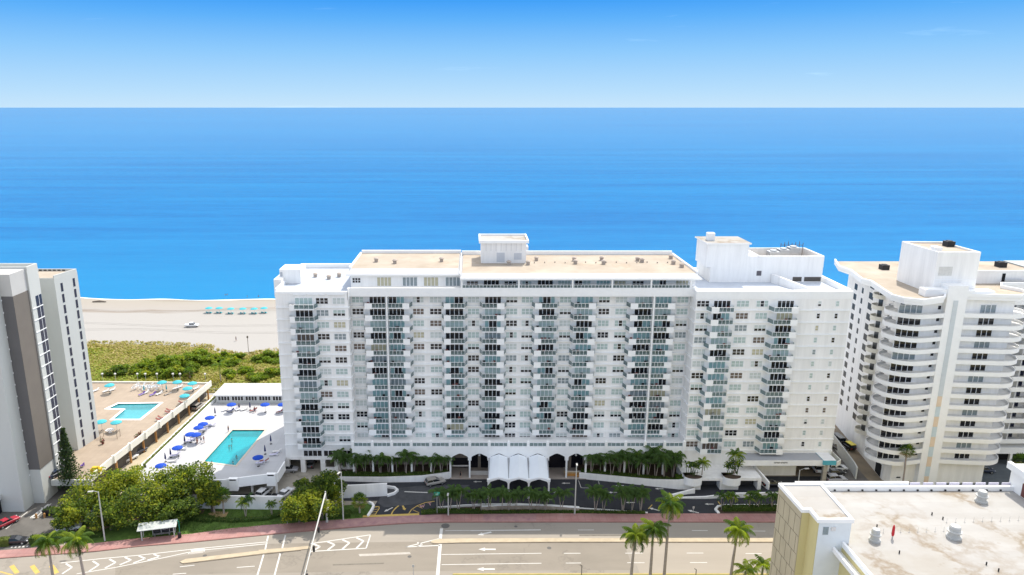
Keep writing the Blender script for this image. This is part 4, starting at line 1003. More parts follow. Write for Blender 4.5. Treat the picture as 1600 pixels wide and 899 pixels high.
b = MB(); b.box(GX(1287,151.6,722), GX(1307,151.6,722), 151.6, 156.5, GZ(727,151.6), GZ(720,151.6), 0, 1); put('side_canopy', b, [M['teal_sign'], M['white2']], BLD)
b = MB(); b.wall([(XR1-.4,152.2),(XR1+1.2,153.5),(XR1+1.2,164)], .2, 4.0, 5.2); put('side_canopy_edge', b, M['cream'], BLD)
# raised front terrace with garage mouths and half-round planters
xt0, xt1 = GX(1069,149,760), GX(1189,149,760)
zt_ = 2.9
g1 = (GX(1095,149,758), GX(1125,149,758)); g2 = (GX(1154,149,758), GX(1183.5,149,758)); zg = GZ(751.5,149)
b = MB()
b.box(xt0, g1[0], 149, YR, 0, zt_); b.box(g1[1], g2[0], 149, YR, 0, zt_); b.box(g2[1], xt1, 149, YR, 0, zt_)
b.box(g1[0], g1[1], 149, YR, zg, zt_); b.box(g2[0], g2[1], 149, YR, zg, zt_)
put('front_terrace', b, M['white'], BLD)
each('garage_door', mat('garage_grille', (.05,.05,.06), .6, .3, 3, stretch=(4,1,1)), BLD, [(g[0]+.02, g[1]-.02, 151.2, 151.4, 0, zg-.02) for g in (g1, g2)])
for px in (1083, 1143.5):
    x = GX(px,149,745); b = MB(); P = [(2.0*math.cos(a*math.pi/12), -2.0*math.sin(a*math.pi/12)*.75) for a in range(13)]
    b.prism([(x+p[0], 149.0+p[1]) for p in P][::-1] + [(x-2.0,150.5),(x+2.0,150.5)], 1.6, 3.5, 0, 1); put('half_round_planter', b, [M['white2'], M['soil']], BLD)
# ================================================================== LEFT TOWER
LT = thing('apartment_tower', 'tall slab tower with dark brown painted walls and slit windows beside the tan terrace', 'building', (-100,152,0))
XS, XN = -93.8, -95.2
b = MB()
b.box(-140, -98.9+2.7, 139.7, 143.19, 0, 52, 0)             # front pier
b.box(-140, XS, 143.2, 148.49, 8.1, 47.0, 1)                 # painted section
b.box(-140, XS, 143.2, 148.49, 47.0, 51.6, 3)
b.box(-140, XS-.02, 143.22, 148.4, 0, 8.09, 0)
b.box(-140, XS+.35, 148.5, 152.4, 4.0, 51.2, 0)
b.box(-140, -99.5, 152.4, 160.7, 0, 46.6, 0)
b.prism([(-140,160.7),(XN,160.7),(XN+1.3,168.2),(-140,168.2)], 0, 46.7, 0)
wo = put('wall', b, [M['tower'], M['darkpaint'], M['brownpaint'], mat('upper_band', (.50,.49,.47), .8, .04, .3)], LT)
# brown return facing the pool
b = MB(); b.box(XS, XS+.06, 143.2, 148.49, 8.1, 47.0); put('brown_panel', b, M['brownpaint'], LT)
b = MB(); b.box(-140, -99.6, 152.5, 160.6, 46.6, 46.65, 1); b.prism([(-139,160.9),(XN-.4,160.9),(XN+.8,167.9),(-139,167.9)], 46.7, 46.75, 1, bottom=False)
b.wall([(-140,168.0),(XN+1.12,168.0),(XN-.15,160.9)], .26, 46.702, 47.3, 0); b.wall([(-120,148.7),(XS+.2,148.7),(XS+.2,152.2),(-120,152.2)], .3, 51.2, 52.0)
b.box(-110, -103, 155, 159, 46.65, 47.6, 0)
put('roof', b, [M['tower'], M['tan_roof']], LT)
each('roof_vent_slot', M['dark'], LT, [(-97.2-i*1.1, -96.5-i*1.1, 167.83, 167.865, 46.85, 47.15) for i in range(30)])
def slit(x, y0, y1, z0, z1, nm='slit_window'):
    b = MB(); q0, q1 = x+(y0-160.7)*1.3/7.5, x+(y1-160.7)*1.3/7.5; b.prism([(q0+.03,y0),(q1+.03,y1),(q1-.02,y1),(q0-.02,y0)], z0, z1, 0)
    put(nm, b, [M['navyglass'], M['rail']], LT)
M['navyglass'] = mat('tower_glass', (.016,.020,.045), .2, 0, spec=.5)
for k in range(17):
    z = 45.0-2.62*k-1.9
    slit(XN, 162.4, 163.1, z, z+2.0); slit(XN, 166.4, 167.1, z+.2, z+2.2)
    b = MB(); b.box(XS+.34, XS+.40, 150.1, 152.25, z-.15, z+2.15, 0); b.box(XS+.4, XS+.43, 151.12, 151.22, z-.15, z+2.15, 1); put('bedroom_window', b, [M['navyglass'], M['rail']], LT)
    b = MB(); b.box(XS+.34, XS+.44, 148.55, 152.35, z-.38, z-.22); put('slab_edge', b, M['white2'], LT)
each('slab_stub', M['white2'], LT, [(-96.19, -96.1, 143.05, 143.19, 46-2.62*k, 46.3-2.62*k) for k in range(16)])
# front windows at the far left, low down
b = MB()
for z in (16.5, 19.1, 21.7, 24.3): b.box(-106, -99.9, 139.64, 139.7, z, z+1.2, 0); 
for z in (16.5, 19.1, 21.7, 24.3):
    for x in (-101, -102, -103): b.box(x-.04, x+.04, 139.6, 139.64, z, z+1.2, 1)
put('front_window', b, [M['navyglass'], M['rail']], LT)
b = MB(); b.box(-112, -100.6, 136, 139.7, 3.2, 4.2); b.box(-112, -101, 138, 139.6, 0, 3.2, 1); put('entrance_porch', b, [M['tower'], M['black']], LT)

# ================================================================== POOL DECKS
ZD = 4.0
# tan deck of the left tower
A1, A2, A3 = G(167,728,ZD), G(300,626,ZD), G(330,600.5,ZD)
dk = [(-99,152.6),(-93.7,148.6),(-93.5,146.4),(-84.8,146.4),A1,A2,A3,(-99,205),(-150,205.5),(-150,152.6)]
Lp = [(166,639),(184.5,630.4),(252.5,629.6),(219,656),(174,656),(193.5,640)]
pool1 = [G(x,y,ZD) for x,y in Lp]
DK1 = thing('tan_pool_terrace', 'raised terrace of tan pavers around the L shaped pool', 'terrace', (-95,180,0))
b = MB(); b.prism(dk, ZD-.5, ZD, 0, holes=[pool1]); put('slab', b, M['deck_tan'], DK1)
b = MB(); b.wall([(-84.8,146.4),A1,A2,A3], .3, ZD-.55, ZD+1.15); put('parapet', b, M['cream'], DK1)
b = MB(); b.wall([A3,(-99,204.6),(-150,205.2)], .3, ZD-.5, ZD+.5); put('rear_parapet', b, M['cream'], DK1)
import itertools
pp = [Vector(A1), Vector(A2)]
for i in range(6):
    p = pp[0].lerp(pp[1], (i+.4)/6); b = MB(); b.box(p.x-.35, p.x+.45, p.y-.3, p.y+.3, ZD-.56, ZD+1.3); put('parapet_pier', b, M['cream'], DK1)
for i in range(9):
    p = pp[0].lerp(Vector(A3), (i+.6)/9); b = MB(); b.box(p.x-.25, p.x+.15, p.y-.2, p.y+.2, 0, ZD-.551); put('support_column', b, M['rust'], DK1)
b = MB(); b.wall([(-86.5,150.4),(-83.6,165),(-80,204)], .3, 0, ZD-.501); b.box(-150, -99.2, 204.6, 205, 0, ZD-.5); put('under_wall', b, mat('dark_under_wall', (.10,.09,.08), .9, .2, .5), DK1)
b = MB(); b.box(-93.6, -84.6, 145.9, 146.38, ZD-1.3, ZD+.1); b.box(-85, -84.6, 146.0, 147.2, 0, ZD-1.3); put('ramp_portal', b, M['tower'], DK1)
b = MB(); b.wall(pool1, .7, ZD+.003, ZD+.06, closed=True); put('pool_coping', b, M['white2'], DK1)
b = MB()
for p, q in zip(pool1, pool1[1:]+pool1[:1]): b.face([(*p,ZD-1.5),(*q,ZD-1.5),(*q,ZD),(*p,ZD)])
b.sheet(pool1, ZD-1.5); put('pool_wall', b, M['tile'], DK1)
struct('pool_water', MB().sheet(pool1, ZD-.22), M['pool1'])
# white deck
W1, W2 = G(222.7,728,ZD+.4), G(334,622,ZD+.4)
wd = [(-54.9,144.6),(-43.4,147.7),(-43.4,152.3),(XL0-.02,157.2),(XL0,198.4),(-73.2,198.4),W2,W1,(-75.2,144.6)]
pool2 = [G(x,y,ZD) for x,y in ((362.5,671.5),(416,671.5),(369,728.5),(317,721.8))]
DK2 = thing('white_pool_terrace', 'raised white painted terrace around the turquoise rectangular pool beside the long building', 'terrace', (-60,170,0))
b = MB(); b.prism(wd, ZD-.5, ZD, 0, holes=[pool2]); put('slab', b, M['deck_white'], DK2)
b = MB(); b.wall(pool2, .55, ZD+.003, ZD+.05, closed=True); put('pool_coping', b, mat('beige_coping', (.52,.45,.38), .8, .1, 1), DK2)
b = MB()
for p, q in zip(pool2, pool2[1:]+pool2[:1]): b.face([(*p,ZD-1.5),(*q,ZD-1.5),(*q,ZD),(*p,ZD)])
b.sheet(pool2, ZD-1.5); put('pool_wall', b, M['tile'], DK2)
struct('pool_water.001', MB().sheet(pool2, ZD-.18), M['pool2'])
b = MB(); b.wall([(-75.2,144.6),W1,W2], .35, 0, ZD+.9); put('alley_wall', b, M['white2'], DK2)
o_ = Vector((.9,0)); b = MB(); b.wall([Vector(W1)+o_, Vector(W2)+o_], .16, ZD, ZD+.75); put('planter_wall', b, M['white2'], DK2)
# front parapet with blocks
fp = [(-75.2,144.5),(-55,144.5),(-43.6,147.6)]
b = MB(); b.wall(fp, .3, 2.75, ZD+1.0); b.wall([(-43.55,147.5),(-43.3,153)], .3, 2.75, ZD+1.0); put('front_parapet', b, M['white2'], DK2)
for px in (366, 421):
    x = GX(px,145.6,745); yb_ = 144.5+(x+55)*.27; b = MB(); b.box(x-1.0, x+1.0, yb_-.75, yb_+.1, 2.3, ZD+1.2); b.box(x-.7, x+.7, yb_-.79, yb_-.751, ZD+.8, ZD+1.08, 1); put('parapet_block', b, [M['white2'], M['black']], DK2)
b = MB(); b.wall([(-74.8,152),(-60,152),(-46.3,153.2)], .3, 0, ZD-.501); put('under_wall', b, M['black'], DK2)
for px in (394, 432):
    x = GX(px,147.5,760); b = MB(); b.box(x-.2, x+.2, 147.3, 147.7, 0, ZD-.5); put('support_column', b, M['white2'], DK2)

# white flat roofed cabana building
CB = thing('cabana_building', 'low white flat roofed cabana building with a row of dark windows behind the turquoise pool', 'building', (-62,194,0))
yc0 = G(340,630,ZD)[1]
zc = V(340,617,yc0)[1]
x0, x1 = GX(337,yc0,625), XL0-.2
yc1 = G(352,599,zc)[1]
b = MB(); b.box(x0+.2, x1, yc0, yc1-.3, ZD-.4, zc-.25); put('wall', b, M['tower'], CB)
b = MB(); b.prism([(x0-.6,yc0-.4),(x1,yc0-.4),(x1,yc1),(x0-.3,yc1)], zc-.25, zc, 0, 1); put('roof', b, [M['white2'], M['deck_white']], CB)
n_ = 7
for i in range(n_):
    a = x0+.7+(x1-x0-.8)*i/n_; c = a+(x1-x0)/n_-.65
    fr, pn, ms = glazing(a, c, yc0, zc-1.75, zc-.45, 4, 1, ('dark_glass',)); o = put('window', fr, FR, CB); put('pane', pn, ms, o)

# fence along the dunes
FEN = thing('dune_fence', 'pale railing fence between the pool terraces and the dune plants', 'fence', (-90,206,0))
b = MB(); b.box(-150, -45, 207.0, 207.06, 1.1, 1.2); b.box(-150, -45, 207.0, 207.06, .4, .46); put('rail', b, M['galv'], FEN)
each('post', M['galv'], FEN, [(-150+i*2.1-.05, -150+i*2.1+.05, 206.95, 207.1, 0, 1.3) for i in range(50)])

# ================================================================== RIGHT TOWER
RT = thing('curved_tower', 'white apartment tower with curved balconies and a plain tall spine, right of the long building', 'building', (106,165,0))
ZT = 45.0
out = [(1311,415),(1330,421.5),(1347,434.7),(1362,438.5),(1383,452.7),(1394.6,460),(1413.5,465),(1442,467.8),(1476,463)]
OL = [G(x,y,ZT+.6) for x,y in out]
RI = [(106.8,151.2),(113.5,150.3),(117.5,150.0),(120.6,151.6),(121.6,155.0),(119.4,158.6),(121.5,161.5)]
poly = OL + [(102.2,151.9),(106.7,151.9)] + RI + [(150,161.5),(150,188),(OL[0][0]+3,188)]
CORN = (95.9,153.6)
body = [CORN,(96.7,151.9),(118.0,151.9),(118.5,153.6),(118.5,163.5),(150,163.5),(150,188),(100.4,188)]
b = MB(); b.prism(body, 0, ZT-.8); put('wall', b, M['white'], RT)
b = MB(); b.prism(poly, ZT-.8, ZT-.1, 0, 1); b.wall([OL[0]]+OL[1:]+[(102.2,151.3)], .35, ZT-.1, ZT+.6); b.wall(RI[:7]+[(150,161.5)], .35, ZT-.1, ZT+.6); b.wall([(OL[0][0]+3,187.8),OL[0]], .35, ZT-.1, ZT+.6)
put('roof', b, [M['white2'], M['tan_roof']], RT)
# spine
b = MB(); b.box(102.3, 106.62, 150.7, 154, 0, GZ(447,150.7)); 
b.box(97.6, 102.29, 151.0, 153.35, ZT-.1, ZT+1.5); b.box(106.63, 112.6, 151.0, 153.35, ZT-.1, ZT+1.1)
put('spine', b, M['white2'], RT)
b = MB(); xs0, xs1 = GX(1490,150.7,470), GX(1497.5,150.7,470)
nseg = 18
zt0 = GZ(470,150.7)
for i in range(nseg):
    z1 = zt0-i*(zt0)/nseg; b.box(xs0, xs1, 150.64, 150.69, z1-zt0/nseg+.02, z1, 0 if i < 9 else (1+i % 2))
put('mosaic_stripe', b, [mat('pale_grey_stripe', (.58,.62,.64), .7, .05, .8), M['panelblue'], M['panelpeach']], RT)
M['side_glass'] = mat('side_window_glass', (.035,.04,.042), .35, .2, 2, spec=.25)
# floors
ys_ = [484.8,502.8,520.8,538.9,556.9,574.9,592.8,609.8,627.8,644.7,661.8,678.7,695.4,712]
zw0 = GZ(484.8,151.9); zstep = (zw0-GZ(712,151.9))/13
def off(poly_, d): return poly_
cv = [(95.2,157.8),(92.6,156.4),(91.6,153.8),(92.9,151.2),(95.7,149.7),(98.6,149.9),(102.27,150.8)]
def smooth(P, n=4):
    out_ = []
    for i in range(len(P)-1):
        p0, p1, p2, p3 = P[max(i-1,0)], P[i], P[i+1], P[min(i+2,len(P)-1)]
        for k in range(n):
            t = k/n
            out_.append(tuple(.5*((2*p1[j])+(-p0[j]+p2[j])*t+(2*p0[j]-5*p1[j]+4*p2[j]-p3[j])*t*t+(-p0[j]+3*p1[j]-3*p2[j]+p3[j])*t**3) for j in (0,1)))
    return out_+[P[-1]]
CVL = smooth(cv); CVR = smooth([(106.65,150.8),(110.2,150.4),(113.9,150.1),(117.6,149.9),(120.5,151.5),(121.5,154.6),(119.9,157.6),(118.6,158.6)])
def half(c, r_, nx, ny, n=8):
    a0 = math.atan2(ny, nx)-math.pi/2
    return [(c[0]+r_*1.25*math.cos(a0+math.pi*i/n), c[1]+r_*1.25*math.sin(a0+math.pi*i/n)) for i in range(n+1)]
lw = Vector((100.4-95.9, 188-153.6)).normalized()     # along the left side wall
def onleft(t, o=0.0): p = Vector(CORN)+lw*t+Vector((-lw.y, lw.x))*o; return (p.x, p.y)
for k in range(14):
    zc_ = zw0-zstep*k; zf = zc_-.95
    for P, close in ((CVL, [(102.25,151.85),(96.75,151.95),(95.95,153.6)]), (CVR, [(118.45,158.0),(118.45,153.6),(117.95,151.85),(106.7,151.85)])):
        b = MB(); b.prism(P+close, zf-.2, zf, 0); o = put('balcony', b, M['white2'], RT)
        b = MB(); b.wall(P, .14, zf-.42, zf+.55); put('curved_parapet', b, M['white2'], o)
        b = MB(); b.wall(P, .05, zf+.86, zf+.91); put('handrail', b, M['metal'], o)
    fr, pn, ms = glazing(GX(1404,151.85,485), GX(1441,151.85,485), 151.87, zf+.2, zf+2.15, 4, 1, ('dark_glass',) if k not in (0,4) else ('greyb',)); o = put('window', fr, FR, RT); put('pane', pn, ms, o)
    fr, pn, ms = glazing(GX(1531,151.85,485), GX(1556,151.85,485), 151.87, zf+.2, zf+2.15, 3, 1, ('dark_glass',) if k % 3 else ('greyb',)); o = put('window', fr, FR, RT); put('pane', pn, ms, o)
    fr, pn, ms = glazing(GX(1464.5,151.8,485), GX(1470.5,151.8,485), 151.87, zf+1.05, zf+2.0, 1, 1, ('dark_glass',)); o = put('window', fr, FR, RT); put('pane', pn, ms, o)
    # left side wall: patio door by the curve, windows and round balconies
    for t0, t1, z0, z1 in ((1.4,3.4,.1,2.2),(6.6,8.9,.55,2.15),(12.3,14.6,.1,2.2),(18.0,20.4,.55,2.15),(24,25,.7,2.1),(28,29.8,.55,2.1)):
        p, q = onleft(t0,.03), onleft(t1,.03); p2, q2 = onleft(t0,-.03), onleft(t1,-.03)
        b = MB(); b.prism([p,q,q2,p2], zf+z0, zf+z1); put('side_window', b, M['side_glass'], RT)
    c = onleft(13.3); H = half(c, 1.5, -lw.y, lw.x); b = MB(); b.prism(H, zf-.2, zf); b.wall(H, .12, zf-.2, zf+.8); put('round_balcony', b, M['cream'], RT)
    # straight balconies of the rear wing
    b = MB(); b.box(118.6, 150, 160.6, 163.45, zf-.2, zf); b.box(118.6, 150, 160.45, 160.6, zf-.25, zf+.85); put('long_balcony', b, M['white2'], RT)
    for i in range(6): x = 120.5+i*4.9; b = MB(); b.box(x, x+2.0, 163.42, 163.49, zf+.05, zf+2.1, 0); b.box(x+.96, x+1.04, 163.38, 163.419, zf+.05, zf+2.1, 1); put('patio_door', b, [M['navyglass'], M['rail']], RT)
    each('partition', M['white2'], RT, [(124.0+i*4.9, 124.15+i*4.9, 160.7, 163.4, zf, zf+2.45) for i in range(6)])
# penthouse
zp1 = GZ(394,153.4)
YPt = 153.4
xp0, xp1 = GX(1465,YPt,400), GX(1532,YPt,400)
b = MB(); b.prism([(xp0,YPt),(xp1,YPt),(xp1-.5,166),(xp0-.3,166.4)], ZT-.1, zp1-.4); b.wall([(xp0+.2,YPt+.2),(xp1-.2,YPt+.2),(xp1-.7,165.8),(xp0-.1,166.2)], .4, zp1-.4, zp1, closed=True); b.sheet([(xp0,YPt),(xp1,YPt),(xp1-.5,166),(xp0-.3,166.4)], zp1-.38, 1)
b.box(GX(1459,YPt+2,392), GX(1470,YPt+2,392), YPt+1.5, YPt+3.5, zp1-.38, zp1+.7)
put('penthouse', b, [M['white'], M['tan_roof']], RT)
b = MB(); b.box(xp0+.3, xp1-.02, YPt-.05, YPt-.01, GZ(437.5,YPt), GZ(436.3,YPt), 0); b.box(GX(1466,YPt,428), GX(1487,YPt,428), YPt-.05, YPt-.02, GZ(431,YPt), GZ(417,YPt), 1)
put('penthouse_louvre', b, [M['white2'], mat('louvre_pale', (.62,.61,.58), .7, .1, 2), M['dark_glass']], RT)
b = MB(); b.prism([(114,163),(150,163),(150,175),(114,175)], ZT-.1, 47.6, 0, 1); b.wall([(114.2,163.1),(150,163.1)], .3, 47.602, 48.0); b.box(131, 149.8, 168, 174.8, 47.602, 47.9, 2)
for x in (122.5, 128.3): b.box(x, x+.7, 162.9, 162.99, ZT, 47.3, 3)
b.box(122.8, 127.2, 161.9, 162.1, ZT-.1, ZT+.9, 4)
put('rear_penthouse', b, [M['white'], M['tan_roof'], mat('pale_green_roof', (.36,.39,.39), .7, .08, .4), M['black'], M['metal']], RT)
for px, py, z in ((1381,421,ZT-.1),(1563,417,47.6),(1482,385,zp1-.38)):
    x, y = G(px, py, z); b = MB(); b.box(x-.9, x+.9, y-.9, y+.9, z, z+1.2); b.box(x-.5, x+.5, y-.5, y+.5, z+1.2, z+1.35); put('roof_fan', b, M['dark'], RT)
# base
b = MB(); b.wall([(97.2,157.5),(98.5,152.5)], .5, 0, 3.6); put('base_pier', b, M['white'], RT)
b = MB(); b.box(118.6, 150, 160.7, 163.4, 3.0, 4.6); put('base_beam', b, M['white2'], RT)
b = MB(); b.box(119, 149.5, 163.3, 163.45, .1, 3.0); put('base_opening', b, M['black'], RT); b = MB(); b.prism([onleft(1,.04),onleft(4,.04),onleft(4,-.02),onleft(1,-.02)], .1, 3.2); put('base_opening', b, M['black'], RT)
for i in range(6): x = 121+i*5; b = MB(); b.box(x-.3, x+.3, 160.8, 161.4, 0, 3.0); put('column', b, M['white2'], RT)
b = MB(); b.box(GX(1404,151.5,735), GX(1410,151.5,735), 151.80, 151.86, 1.4, 1.7); put('wall_lamp', b, M['dark'], RT)

# wall between the two right hand lanes
LW = MB(); LW.wall([G(1337,749),G(1333,741),G(1299,694),G(1296,680)], .3, 0, 3.0); o = put('lane_wall', LW, M['tower']); tag(o, 'long grey white wall along the service lane right of the long building', 'wall')

# ================================================================== NEAR ROOF AT LOWER RIGHT
FG = thing('flat_roof_building', 'near building with a stained pale flat roof, yellow stair tower and ochre end wall', 'building', (70,90,0))
ZR = 25.0; ZP = 28.75
yr = G(1300,768,ZR)[1]
xl = G(1300,812,ZR)[0]
c = {n: G(x,y,ZP) for n,(x,y) in dict(a=(1219,757),b=(1282,757.5),c=(1327,812),d=(1284,812),e=(1270,797),f=(1251,796)).items()}
stair = [c['f'],c['e'],c['d'],c['c'],c['b'],c['a']]
# make the stair tower square to the road
ax, bx, dx, cx_ = c['a'][0], c['b'][0], c['d'][0], c['c'][0]
ya, yf, yd = c['a'][1], c['f'][1], c['d'][1]
stair = [(ax+.3,yf),(c['e'][0]-.3,yf),(c['e'][0]-.3,yd),(bx-.1,yd),(bx+.1,ya),(ax,ya)]
b = MB(); b.prism(stair, 0, ZP-.15, 0); put('stair_tower_wall', b, M['yellow'], FG)
b = MB(); b.prism(stair, ZP-.148, ZP-.1, 1); b.wall(stair, .42, ZP-.45, ZP+.12, 0, closed=True); put('stair_tower_roof', b, [M['white2'], M['white_roof']], FG)
# ochre panelled west end
b = MB(); P0, P1 = Vector((ax,ya)), Vector((ax+.3,yf))
b.wall([(P0.x-.08,P0.y-.02),(P1.x-.08,P1.y+.02)], .12, 0, ZP-.5); put('ochre_end_wall', b, M['yellowtile'], FG)
b = MB()
for k in range(9): z = 27.2-k*2.9; b.wall([(P0.x-.15,P0.y),(P1.x-.15,P1.y)], .02, z, z+.045)
for k in range(9):
    for q in range(4):
        t = (q+.5*(k % 2)+.3)/4.2; p = P0.lerp(P1, min(.97,t)); b.box(p.x-.162, p.x-.14, p.y-.022, p.y+.022, 27.2-(k+1)*2.9, 27.2-k*2.9)
put('panel_joint', b, M['joint'], FG)
b = MB(); xe = c['e'][0]-.3; b.box(xe+.1, bx-.12, yd-.07, yd-.01, 0, ZP-.46); put('white_face', b, mat('pale_blue_white', (.70,.74,.76), .7, .04, .5), FG)
b = MB(); xw = GX(1286,yd,825); b.box(xw, xw+.75, yd-.13, yd-.071, GZ(835,yd), GZ(823,yd), 0); b.box(xw+1.1, xw+1.7, yd-.2, yd-.071, GZ(829,yd), GZ(823,yd), 1); put('stair_window', b, [M['greyb'], M['cush']], FG)
# main block and roof
xR = G(1330,866,ZR)[0]
b = MB(); b.box(xR, 150, 60, yr+.6, 0, ZR-.05); b.box(GX(1246,yr,757), xR, ya, yr+.58, 0, ZR-.06); put('main_wall', b, M['yellow'], FG)
b = MB(); b.sheet([(xR,60),(150,60),(150,yr+.6),(ax+3.2,yr+.6),(ax+3.2,ya-1),(xR,yd)], ZR)
put('roof', b, None or M['white_roof'], FG)
b = MB(); y_ = yr+.35; b.wall([(GX(1244,y_,757),y_),(G(1590,760,ZR)[0],y_)], .5, ZR-.6, ZR+.75)
b.wall([(GX(1243,y_+.4,752),y_+.45),(GX(1420,y_+.4,752),y_+.45)], .35, ZR+.3, ZR+1.25)
put('rear_parapet', b, M['white2'], FG)
b = MB(); b.wall([(xR+.05,yd-.1),(xR+.05,60)], .35, ZR-.4, ZR+.35); b.wall([(xR-1.15,yd-.1),(xR-1.15,60)], .3, ZR-1.2, ZR-.55); b.box(xR-1.1, xR-.02, 60, yd-.1, ZR-1.5, ZR-1.2); put('side_parapet', b, M['white2'], FG)
each('scupper', M['dark'], FG, [(G(1302+k*21.5, 764.6, ZR+.1)[0]-.13, G(1302+k*21.5, 764.6, ZR+.1)[0]+.13, yr-.06, yr+.09, ZR+.08, ZR+.3) for k in range(14)])
each('coping_panel', mat('pale_mauve_panel', (.60,.58,.68), .7, .05, 1), FG, [(GX(1422+a*20.5,y_+.5,757), GX(1422+a*20.5,y_+.5,757)+1.6, y_+.5, y_+.6, ZR+.5, ZR+1.05) for a in range(8)])
xb_ = G(1580,768,ZR)[0]
b = MB(); b.box(xb_+.35, 150, 62, yr+1.2, ZR+.002, ZR+4.2); b.wall([(xb_,yr+1.5),(xb_,62)], .6, ZR+3.4, ZR+4.5); put('roof_house', b, M['white2'], FG)
b = MB(); yq = G(1590,778,ZR)[1]; b.box(xb_+.3, xb_+.345, yq-1.2, yq+.4, ZR+.1, ZR+2.3); put('brown_door', b, mat('maroon_door', (.16,.06,.05), .6, .1, 1), FG)
for px, py, s_ in ((1366.5,845,.78),(1490,840,1.0),(1533,784,.9)):
    x, y = G(px, py, ZR); b = MB(); b.lathe([(1.0*s_,0),(1.0*s_,.25),(.72*s_,.35),(.70*s_,.9),(.95*s_,.95),(.98*s_,1.1),(.72*s_,1.2),(.72*s_,1.65),(.6*s_,1.85),(0,1.9)], 20, (x,y,ZR)); put('mushroom_vent', b, M['galv'], FG, smooth=False)
b = MB(); x, y = G(1394,842,ZR); b.tube([(x,y,ZR),(x,y,ZR+.5)], .1, 8, 0); b.lathe([(.13,0),(.2,.3),(.17,1.3),(.08,1.7),(0,1.75)], 10, (x,y,ZR+.45), 1); put('red_beacon', b, [M['galv'], mat('red_paint', (.50,.02,.03), .5, .05, 2)], FG)
for px, py in ((1405,865),(1541,883),(1560,893),(1456,805),(1473,812),(1370,824)): x, y = G(px, py, ZR); b = MB(); b.tube([(x,y,ZR),(x,y,ZR+.45)], .09, 6); put('pipe_stub', b, M['dark'], FG)
xs__ = [(1380+13.5*i, 833-.3*i) for i in range(8)] + [(1479+14*i, 817-.4*i) for i in range(9)]
for px, py in xs__: x, y = G(px, py, ZR); b = MB(); b.tube([(x,y,ZR),(x,y,ZR+.75)], .022, 4); b.box(x-.14, x+.14, y-.02, y+.02, ZR, ZR+.05); put('lightning_rod', b, M['galv'], FG)

# ================================================================== FREE STANDING WALLS
def wall_thing(name, pts, th, z0, z1, m, label, cat='wall', top=None):
    b = MB(); b.wall(pts, th, z0, z1, 0, top=None if top is None else 1)
    o = put(name, b, [m] if top is None else [m, top]); tag(o, label, cat); return o
wall_thing('garden_wall', [(-84,139.5),(-74,141.5),(-59.4,141.1),(-40.7,140.6)], .3, 0, 3.2, M['white'], 'white garden wall behind the lawn, left of the dense dark tree')
wall_thing('ramp_wall', [(-31.5,152.5),(-31.2,145.2),(-25.2,145.7),(-18.9,146.4)], .32, 0, [1.2,3.1,3.1,3.1], M['white'], 'tall white ramp wall left of the driveway entrance')
wall_thing('ramp_kerb', [(-18.9,146.0),(-17.4,146.9),(-16.8,148.2),(-17.6,149.4),(-19.6,149.9)], .45, 0, .55, M['white'], 'low white rounded kerb at the end of the ramp wall', 'kerb')
wall_thing('planter_wall', [(-31,153.1),(-20.4,152.4),(-11.5,152.7),(-5.2,154.1)], .35, 0, [1.0,1.3,1.5,1.7], M['white'], 'low white planter wall below the left palm row of the arcade')
wall_thing('planter_wall.001', [(25.2,154.2),(33.2,152.6),(41.6,150.6),(47,149.3),(xt0+.2,149.2)], .35, 0, [1.5,1.5,1.7,2.3,2.6], M['white'], 'curving white planter wall below the right palm row of the arcade')
wall_thing('kerb_wall', [(50.3,147.6),(43.8,146.0),(46,145.3),(52,145.2),(58,145.6),(68,145.9),(80,146.0)], .4, 0, [1.1,.25,.25,.5,1.1,1.1,1.1], M['white'], 'low white kerb wall in front of the two garage doors')
wall_thing('stepped_wall', [(xt1+.1,155.2),(xt1+1.8,149.0)], .35, 0, [3.6,1.9], M['white'], 'sloping white wall beside the black car on the right')
wall_thing('entrance_kerb', [G(577,787),G(582,789.5),G(584,793),G(581,799),G(575,808)], .45, 0, .55, M['white'], 'curved white kerb at the left side of the driveway mouth', 'kerb')
wall_thing('island_kerb', [G(1340,790.5),G(1135,790.8),G(1122,792.5),G(1118,797),G(1123,803)], .5, 0, .3, M['white2'], 'white rounded kerb around the right planting island', 'kerb')
wall_thing('rear_ramp_wall', [(-31.5,152.6),(-31,158)], .3, 0, 1.4, M['white'], 'short pale wall beside the ramp under the left wing')
# coral stone seat wall with a white cap
SW = thing('stone_wall', 'low coral stone wall with a white cap between sidewalk and driveway', 'wall', (10,140,0))
cpts = [G(x,y) for x,y in ((752,798.5),(780,796.5),(820,795.8),(860,797),(905,800.5))]
b = MB(); b.wall(cpts, .4, .1, 1.05); put('stone_face', b, M['stone'], SW)
b = MB(); b.wall(cpts, .5, 1.053, 1.16); put('cap', b, M['white2'], SW)
for i in range(5):
    x0_ = 752+i*31.5; P = [G(x0_+a*27/6, 800.5+1.6*math.sin(math.pi*a/6)) for a in range(7)]
    b = MB(); b.wall(P, .16, .1, .28); put('scallop_edging', b, M['kerb'], SW)
wall_thing('white_bed_edging', [G(x,y) for x,y in ((905,795.5),(960,799),(1012,802.5))], .25, 0, .3, M['white2'], 'thin white edging at the right end of the planting bed', 'kerb')
wall_thing('white_bed_edging.001', [G(x,y) for x,y in ((684,795.5),(720,792.6),(752,790.8),(805,790),(860,792),(905,795))], .22, 0, .5, M['white2'], 'long thin white edging along the driveway behind the stone wall', 'kerb')
